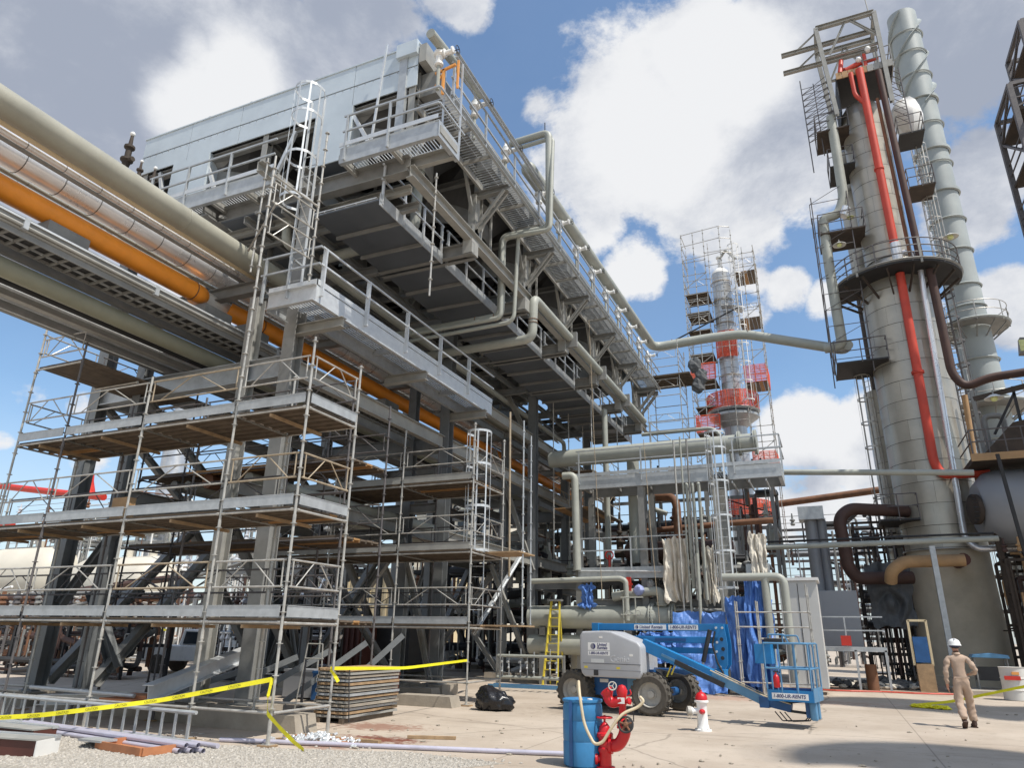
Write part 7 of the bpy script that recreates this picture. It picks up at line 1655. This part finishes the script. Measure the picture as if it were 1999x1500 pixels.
# ------------------------------------------------------------------ clutter behind
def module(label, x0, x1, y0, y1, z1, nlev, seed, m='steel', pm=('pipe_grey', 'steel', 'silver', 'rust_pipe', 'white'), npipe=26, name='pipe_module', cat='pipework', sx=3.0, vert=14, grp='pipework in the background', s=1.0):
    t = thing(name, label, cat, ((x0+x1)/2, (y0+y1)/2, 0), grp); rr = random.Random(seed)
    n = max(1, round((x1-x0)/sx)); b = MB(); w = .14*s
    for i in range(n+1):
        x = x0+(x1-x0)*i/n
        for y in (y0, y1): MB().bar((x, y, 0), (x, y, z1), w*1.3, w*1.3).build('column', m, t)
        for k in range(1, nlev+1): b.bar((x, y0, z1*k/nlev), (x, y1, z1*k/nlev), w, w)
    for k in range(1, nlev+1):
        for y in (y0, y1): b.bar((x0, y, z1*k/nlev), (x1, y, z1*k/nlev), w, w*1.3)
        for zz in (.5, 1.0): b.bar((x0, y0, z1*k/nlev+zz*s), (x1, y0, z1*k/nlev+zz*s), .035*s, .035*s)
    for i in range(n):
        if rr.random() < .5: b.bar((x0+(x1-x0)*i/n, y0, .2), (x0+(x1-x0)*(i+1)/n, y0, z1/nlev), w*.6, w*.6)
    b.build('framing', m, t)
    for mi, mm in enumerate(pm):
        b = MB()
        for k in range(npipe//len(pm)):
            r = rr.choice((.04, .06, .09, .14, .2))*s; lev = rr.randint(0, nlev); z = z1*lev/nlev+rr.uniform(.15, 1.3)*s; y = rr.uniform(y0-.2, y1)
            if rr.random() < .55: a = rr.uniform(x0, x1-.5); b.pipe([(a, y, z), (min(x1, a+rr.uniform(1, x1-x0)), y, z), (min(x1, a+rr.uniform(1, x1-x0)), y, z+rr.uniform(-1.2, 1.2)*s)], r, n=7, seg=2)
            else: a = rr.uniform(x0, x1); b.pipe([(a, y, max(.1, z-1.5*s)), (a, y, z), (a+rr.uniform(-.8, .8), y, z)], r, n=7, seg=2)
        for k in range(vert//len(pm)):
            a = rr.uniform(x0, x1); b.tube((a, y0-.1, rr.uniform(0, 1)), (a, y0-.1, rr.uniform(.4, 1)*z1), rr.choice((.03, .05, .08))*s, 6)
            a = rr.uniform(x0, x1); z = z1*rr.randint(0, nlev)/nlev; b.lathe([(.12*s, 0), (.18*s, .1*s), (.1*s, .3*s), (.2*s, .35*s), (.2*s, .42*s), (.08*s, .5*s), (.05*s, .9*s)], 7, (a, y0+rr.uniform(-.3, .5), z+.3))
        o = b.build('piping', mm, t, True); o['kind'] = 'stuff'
    return t
# horizontal storage tanks on the left
for i, (xa, xb, z, lb) in enumerate(((-75, -52.6, 5.3, 'cream horizontal storage tank at the left edge, beyond the scaffold'), (-51.5, -42.4, 4.6, 'second, slightly lower cream horizontal tank between the dark columns'))):
    t = thing('storage_tank', lb, 'tank', ((xa+xb)/2, 37, 0), 'horizontal storage tanks'); r = 2.4 if i == 0 else 2.1
    MB().lathe([(0, -.0), (r*.6, .25), (r*.9, .7), (r, 1.3), (r, xb-xa-1.3), (r*.9, xb-xa-.7), (r*.6, xb-xa-.25), (0, xb-xa)], 40, (xa, 37, z), (1, 0, 0), caps=False).build('shell', 'tank_cream', t, True)
    for x in (xa+2.5, xb-2.5): MB().box(x-.3, x+.3, 35.6, 38.4, 0, z-r*.75).build('saddle', 'conc_old', t)
    for x in (xb-2.0, xb-4.5): MB().tube((x, 37, z+r-.1), (x, 37, z+r+.5), .3, 12).build('nozzle', 'tank_cream', t, True)
    MB().tube((xa, 36.2, z+r+.6), (xb, 36.2, z+r+.6), .04, 6).build('rail', 'steel', t)
    if i == 0: text('lettering', 'CERTIFIED\nTANK', .3, 'steel', t, (-57.2, 34.66, 5.2), FR, .004) if 0 else None
module('tangle of pipes and valves on top of the cream tanks', -62, -44, 37.5, 40, 10.4, 4, 21, npipe=60, vert=50, s=.9)
module('pipework and brown framing in the yard behind the left columns', -58, -34, 30.5, 33, 2.6, 1, 22, 'tube', ('steel', 'brown_pipe', 'white', 'rust_pipe', 'tube'), npipe=70, vert=60)
module('dense pipe module seen between the columns at the centre left', -46, -33, 44, 48, 11.0, 4, 23, npipe=80, vert=60, pm=('silver', 'white', 'steel', 'dark', 'pipe_grey'))
module('pipe module with white and rusty lines just behind the first columns', -33, -21.5, 29, 32, 4.6, 2, 24, pm=('brown_pipe', 'white', 'steel', 'dark', 'silver'), npipe=80, vert=60)
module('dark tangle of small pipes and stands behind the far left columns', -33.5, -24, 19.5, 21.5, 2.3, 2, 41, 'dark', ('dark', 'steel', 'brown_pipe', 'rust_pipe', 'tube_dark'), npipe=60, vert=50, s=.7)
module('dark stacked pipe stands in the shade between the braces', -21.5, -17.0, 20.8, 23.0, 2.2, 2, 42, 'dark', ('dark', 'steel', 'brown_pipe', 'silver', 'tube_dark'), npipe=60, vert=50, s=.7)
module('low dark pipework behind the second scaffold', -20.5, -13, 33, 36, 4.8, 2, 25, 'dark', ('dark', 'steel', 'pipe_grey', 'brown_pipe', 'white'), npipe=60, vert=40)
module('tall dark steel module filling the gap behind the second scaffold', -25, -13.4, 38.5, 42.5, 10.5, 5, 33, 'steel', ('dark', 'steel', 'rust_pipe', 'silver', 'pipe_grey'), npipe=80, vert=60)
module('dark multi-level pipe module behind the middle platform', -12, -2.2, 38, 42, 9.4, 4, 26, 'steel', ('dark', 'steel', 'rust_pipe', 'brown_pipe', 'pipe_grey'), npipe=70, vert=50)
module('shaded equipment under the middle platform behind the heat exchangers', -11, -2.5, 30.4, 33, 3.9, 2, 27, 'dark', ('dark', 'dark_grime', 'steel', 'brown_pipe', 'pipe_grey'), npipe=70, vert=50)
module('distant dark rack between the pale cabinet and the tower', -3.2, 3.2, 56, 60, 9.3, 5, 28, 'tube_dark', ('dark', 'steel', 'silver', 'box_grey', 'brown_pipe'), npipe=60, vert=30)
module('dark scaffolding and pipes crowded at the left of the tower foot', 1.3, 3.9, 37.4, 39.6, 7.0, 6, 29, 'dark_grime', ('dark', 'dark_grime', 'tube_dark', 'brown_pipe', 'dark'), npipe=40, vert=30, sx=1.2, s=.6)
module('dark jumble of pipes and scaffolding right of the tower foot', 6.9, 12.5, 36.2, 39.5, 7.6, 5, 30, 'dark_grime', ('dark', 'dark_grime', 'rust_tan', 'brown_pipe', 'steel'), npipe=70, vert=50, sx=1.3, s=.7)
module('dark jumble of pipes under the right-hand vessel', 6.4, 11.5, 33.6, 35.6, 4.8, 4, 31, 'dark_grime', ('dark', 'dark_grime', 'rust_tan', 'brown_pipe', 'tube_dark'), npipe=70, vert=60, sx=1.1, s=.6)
t = thing('dark_sheet', 'grey tarpaulin hung beside the foot of the tower', 'tarpaulin', (2, 35.6, 4))
o = drape('grey_tarp', 'grey tarpaulin sheet hung between the pipe loop and the tower foot', 1.5, 3.2, 2.3, 5.0, 35.9, 'tarp_grey', 1.2, .15, 12, .2); bpy.data.objects.remove(t)
# red pipe far left
P('far_red_pipe', [(-66, 36, 13.3), (-52, 36, 11.4), (-49.5, 36, 11.1)], .26, 'red', 'bright red pipe above the cream tanks at the far left', n=12)
P('far_red_pipe', [(-66, 36, 9.9), (-59.5, 36, 9.5)], .2, 'red', 'short lower red pipe at the left edge')
t = thing('red_bell', 'small red bell-shaped fitting on the red pipe', 'fitting', (-51.5, 36, 11.5)); MB().lathe([(.75, 0), (.6, .4), (.35, 1.2), (.3, 1.7), (.1, 2)], 16, (-51.6, 36, 11.3)).build('bell', 'red', t, True)
t = thing('silver_stack', 'round silver stack behind the left scaffold', 'stack', (-46, 40, 0)); MB().lathe([(1.0, 0), (1.0, 15.5), (.7, 16.5), (.7, 19)], 28, (-47.5, 40, 0)).build('shell', 'clad_silver', t, True)
t = thing('yellow_box', 'yellow-brown electrical box on the second scaffold deck', 'box', (-15.9, 11.3, 3.9)); MB().box(-14.2, -13.72, 10.55, 10.75, 3.95, 4.45).build('body', 'rust_tan', t); MB().box(-14.0, -13.9, 10.54, 10.55, 4.1, 4.15).build('plate', 'dark', t)
# pale buildings
t = thing('beige_building', 'beige industrial building with a stepped roof behind the scaffolds', 'building', (-30, 52, 0))
MB().box(-42, -27, 50, 58, 0, 6.4).build('wall', 'wall_beige', t); MB().box(-33, -24, 54, 60, 0, 12.4).build('wall', 'wall_pale', t); MB().box(-42.2, -26.8, 49.8, 58.2, 6.4, 6.7).build('roof', 'wall_pale', t); MB().box(-33.2, -23.8, 53.8, 60.2, 12.4, 12.7).build('roof', 'wall_pale', t)
for k in range(9): x = -41+1.6*k; MB().box(x, x+.9, 49.93, 50, 4.2, 5.6).build('window', 'glass', t)
for z in (2.2, 3.6): MB().box(-42, -27, 49.9, 50, z, z+.12).build('ledge', 'wall_pale', t)
for k in range(5): MB().box(-32.2+1.7*k, -31.2+1.7*k, 53.95, 54, 9.6, 11.2).build('window', 'glass', t)
t = thing('cream_container', 'cream and white storage container behind the second scaffold', 'container', (-26, 42, 0))
MB().box(-31.5, -26.0, 42, 45, 1.2, 5.4).build('body', 'wall_beige', t); MB().box(-34.6, -31.6, 42.2, 45, 1.2, 4.0).build('body', 'white', t)
for k in range(12): MB().box(-31.4+.45*k, -31.2+.45*k, 41.94, 42, 1.3, 5.3).build('rib', 'wall_beige', t)
for x in (-34, -30, -26.5): MB().box(x-.15, x+.15, 42.2, 44.8, 0, 1.2).build('leg', 'conc_old', t)
t = thing('brown_container', 'dark red-brown shipping container with faded white lettering in the shade', 'container', (-18, 26, 0))
MB().box(-20.2, -17.6, 25.2, 28, .25, 2.35).build('body', 'container', t); MB().box(-17.58, -16.0, 26.2, 28, .25, 2.35).build('body', 'dark', t)
for k in range(10): MB().box(-20.15+.26*k, -20.05+.26*k, 25.14, 25.2, .3, 2.3).build('rib', 'container', t)
text('lettering', 'GLOBAL', .26, 'rim', t, (-19.6, 25.13, 1.75), FR, .003)
# white pickup trucks
def truck(label, x, y, rz=0):
    t = lthing('pickup_truck', label, 'pickup truck', (x, y, 0), rz, 'white pickup trucks')
    bevel_mesh(MB().prism([(-2.6, .5), (2.6, .5), (2.65, .95), (1.3, 1.12), (-2.6, 1.12)], -.9, .9), .06).build('body', 'white_gloss', t)
    bevel_mesh(MB().prism([(-.9, 1.12), (1.25, 1.12), (.55, 1.75), (-.75, 1.78)], -.8, .8), .08).build('cab', 'white_gloss', t)
    MB().prism([(-.7, 1.18), (1.0, 1.18), (.5, 1.65), (-.62, 1.68)], -.83, .83).build('window', 'glass', t)
    for wx in (-1.65, 1.7):
        for wy in (-.85, .85):
            o = MB().lathe([(.2, -.12), (.38, -.12), (.38, .12), (.2, .12)], 20, (wx, wy, .38), (0, 1, 0)).build('wheel', 'rubber', t, True)
            MB().lathe([(.2, -.1), (.2, .1)], 14, (wx, wy, .38), (0, 1, 0)).build('rim', 'rim', o, True)
    for wy in (-.7, .7): MB().box(2.6, 2.66, wy-.15, wy+.15, .75, .92).build('headlight', 'glass', t)
    return t
truck('white pickup truck glimpsed between the first two front columns', -25.2, 24.6, R(20)); truck('white pickup truck beside the brown container, mostly hidden', -23.5, 28.5, R(185))
# orange-lidded drums / flanges on a skid
for i, (x, z) in enumerate(((-21.9, 1.55), (-20.4, 1.6), (-19.0, 1.6), (-17.9, 1.45))):
    t = lthing('round_manway', ['leftmost', 'second', 'third', 'rightmost'][i]+' of four orange-brown round manway covers seen through the braces', 'manway cover', (x-4.5, 27.5, z), 0, 'round manway covers')
    MB().lathe([(.45, 0), (.5, .06), (.5, .16), (.38, .18), (.36, 1.4)], 22, (0, 0, 0), (0, 1, 0)).build('cover', 'rust_tan', t, True)
    MB().box(-.08, .08, .2, .5, -1.5, -.3).build('leg', 'steel', t)
t = thing('yellow_post_rack', 'yellow painted posts with tape across, standing in the left background', 'barrier', (-27, 25, 0))
for x in (-31.3, -28.6, -24.2, -23.0): MB().tube((x, 25.5, 0), (x, 25.5, 2.2), .08, 8).build('post', 'yellow', t)
MB().bar((-31.3, 25.5, 1.9), (-28.6, 25.5, 1.7), .01, .08).build('tape', 'tape', t); MB().bar((-24.2, 25.5, 1.9), (-21.5, 25.5, 1.9), .01, .08).build('tape', 'tape', t)
# things by the tower foot
t = thing('notice_frame', 'pale upright frame holding a blue board on a tan stand', 'board', (2.9, 31.8, 0))
for x in (2.5, 3.1): MB().box(x-.04, x+.04, 31.7, 31.78, .9, 2.5).build('frame_post', 'wall_beige', t)
MB().box(2.5, 3.1, 31.7, 31.78, 2.44, 2.52).build('frame_bar', 'wall_beige', t); MB().box(2.56, 3.04, 31.68, 31.7, 1.0, 1.9).build('board', 'lift_deep', t); MB().box(2.55, 3.1, 31.6, 31.95, 0, .95).build('stand', 'plank_pale', t)
t = thing('awning_table', 'work table under a shiny blue cover behind the worker', 'table', (5.0, 32, 0))
bevel_mesh(MB().prism([(4.35, 1.22), (4.4, 1.32), (5.0, 1.38), (5.5, 1.32), (5.55, 1.2)], 31.7, 32.4), .02).build('cover', 'lift_pale', t)
for x in (4.45, 5.45):
    for y in (31.8, 32.3): MB().tube((x, y, 0), (x, y, 1.25), .03, 6).build('leg', 'steel', t)
MB().box(4.45, 5.45, 31.8, 32.3, .45, .9).build('tool_box', 'dark', t)
t = lthing('metal_drum', 'pale grey drum with red and orange bands behind the worker', 'drum', (5.05, 29.0, 0))
MB().lathe([(.36, 0), (.38, .02), (.37, .3), (.39, .32), (.37, .34), (.37, .65), (.39, .67), (.37, .69), (.37, .98), (.39, 1.0), (.36, 1.0)], 28).build('shell', 'cabinet', t, True)
MB().box(-.32, .12, -.395, -.36, .62, .74).build('red_band', 'red', t); MB().box(-.1, .1, -.40, -.36, .78, .86).build('orange_band', 'orange_paint', t)
rr = random.Random(8)
b = MB()
for k in range(60):
    x = rr.gauss(1.3, .75); y = rr.gauss(33.0, .4); s = rr.uniform(.1, .35); b.blob((x, y, s*.3), s, s*rr.uniform(.4, 1), s*rr.uniform(.3, .8), 7, .4, k)
o = stuff(b.build('rubble_sheeting', 'tarp_grey')); o['label'] = 'heap of crumpled dark sheeting and rubble at the tower foot'
b = MB()
for k in range(40):
    x = rr.gauss(1.3, .8); y = rr.gauss(32.7, .35); s = rr.uniform(.05, .2); b.blob((x, y, s*.3+.05), s*1.6, s, s*.6, 6, .4, k+90)
o = stuff(b.build('rubble_scraps', 'tarp_white')); o['label'] = 'pale scraps and rags mixed into the heap at the tower foot'
for k, (x0, x1, y0, y1) in enumerate(((-1.0, 2.2, 33.6, 36.0), (3.6, 9, 30.6, 33.2))):
    setting(MB().box(x0, x1, y0, y1, 0, .16).build('kerb', 'conc'))
for k, (y, m) in enumerate(((29.8, 'pipe_red'), (30.1, 'rust_pipe'))):
    o = MB().sweep([(-1.8+.5*i, y+.12*math.sin(i*1.3+k)+.05*i, .03) for i in range(12)], .025, 5).build('ground_hose', m); tag(o, ['thin red hose snaking on the ground behind the lift basket', 'brown hose lying behind the red hose'][k], 'hose')
# lower scaffold frames in the near-left shade
for k in range(5):
    tag(MB().bar((-16+1.1*k, 14.2+.3*k, .1), (-14.6+1.1*k, 16.4, .9+.2*k), .1, .14).build('steel_offcut', 'steel_col'), ['loose dark steel section, leftmost of five leaning in the shade', 'second from the left of the leaning dark steel sections', 'middle one of the leaning dark steel sections', 'fourth of the leaning dark steel sections', 'rightmost and steepest of the leaning dark steel sections'][k], 'steel section', 'loose steel sections')
for k, (x, y, m) in enumerate(((-12.5, 16.8, 'lift_deep'), (-11.3, 17.0, 'container'), (-13.8, 17.2, 'box_grey'))):
    t = thing('tool_crate', ['dark blue job box in the shade under the second scaffold', 'brown job box in the shade under the second scaffold', 'slate job box in the shade under the second scaffold'][k], 'job box', (x, y, 0)); MB().box(x-.5, x+.5, y-.3, y+.3, .05, .7).build('body', m, t); MB().box(x-.52, x+.52, y-.32, y+.32, .7, .76).build('lid', m, t)
b = MB(); rr = random.Random(77)
for k in range(230):
    x = rr.uniform(-9, 4); y = rr.choice((rr.uniform(9.8, 24), rr.uniform(10, 14))); s_ = rr.choice((.008, .012, .02, .03))
    b.blob((x, y, s_*.4), s_*rr.uniform(.6, 2.2), s_, s_*.6, 5, .3, k)
o = stuff(b.build('ground_litter', 'conc_old')); o['label'] = 'small stones and chips scattered over the concrete yard'
# unseen vessels added right of the camera to throw soft shadows on the yard
nb = thing('shadow_vessels', 'unseen tall vessels added beside the yard to throw shadows on it', 'shadow caster', (22, 11, 0))
for bx, by, h, r in ((25.6, 17.3, 46, 1.5), (24.6, 6.3, 44, 1.3)):
    MB().lathe([(r, 0), (r, h-1), (r*.6, h-.3), (0, h)], 24, (bx, by, 0)).build('vessel', 'clad', nb, True)
    for k in range(5): z = h-2-7*k; ring_platform(nb, bx, by, z, r, r+1.1, .4*k, 3.6+.5*k, 'steel', 'tube', .06, 1.1)
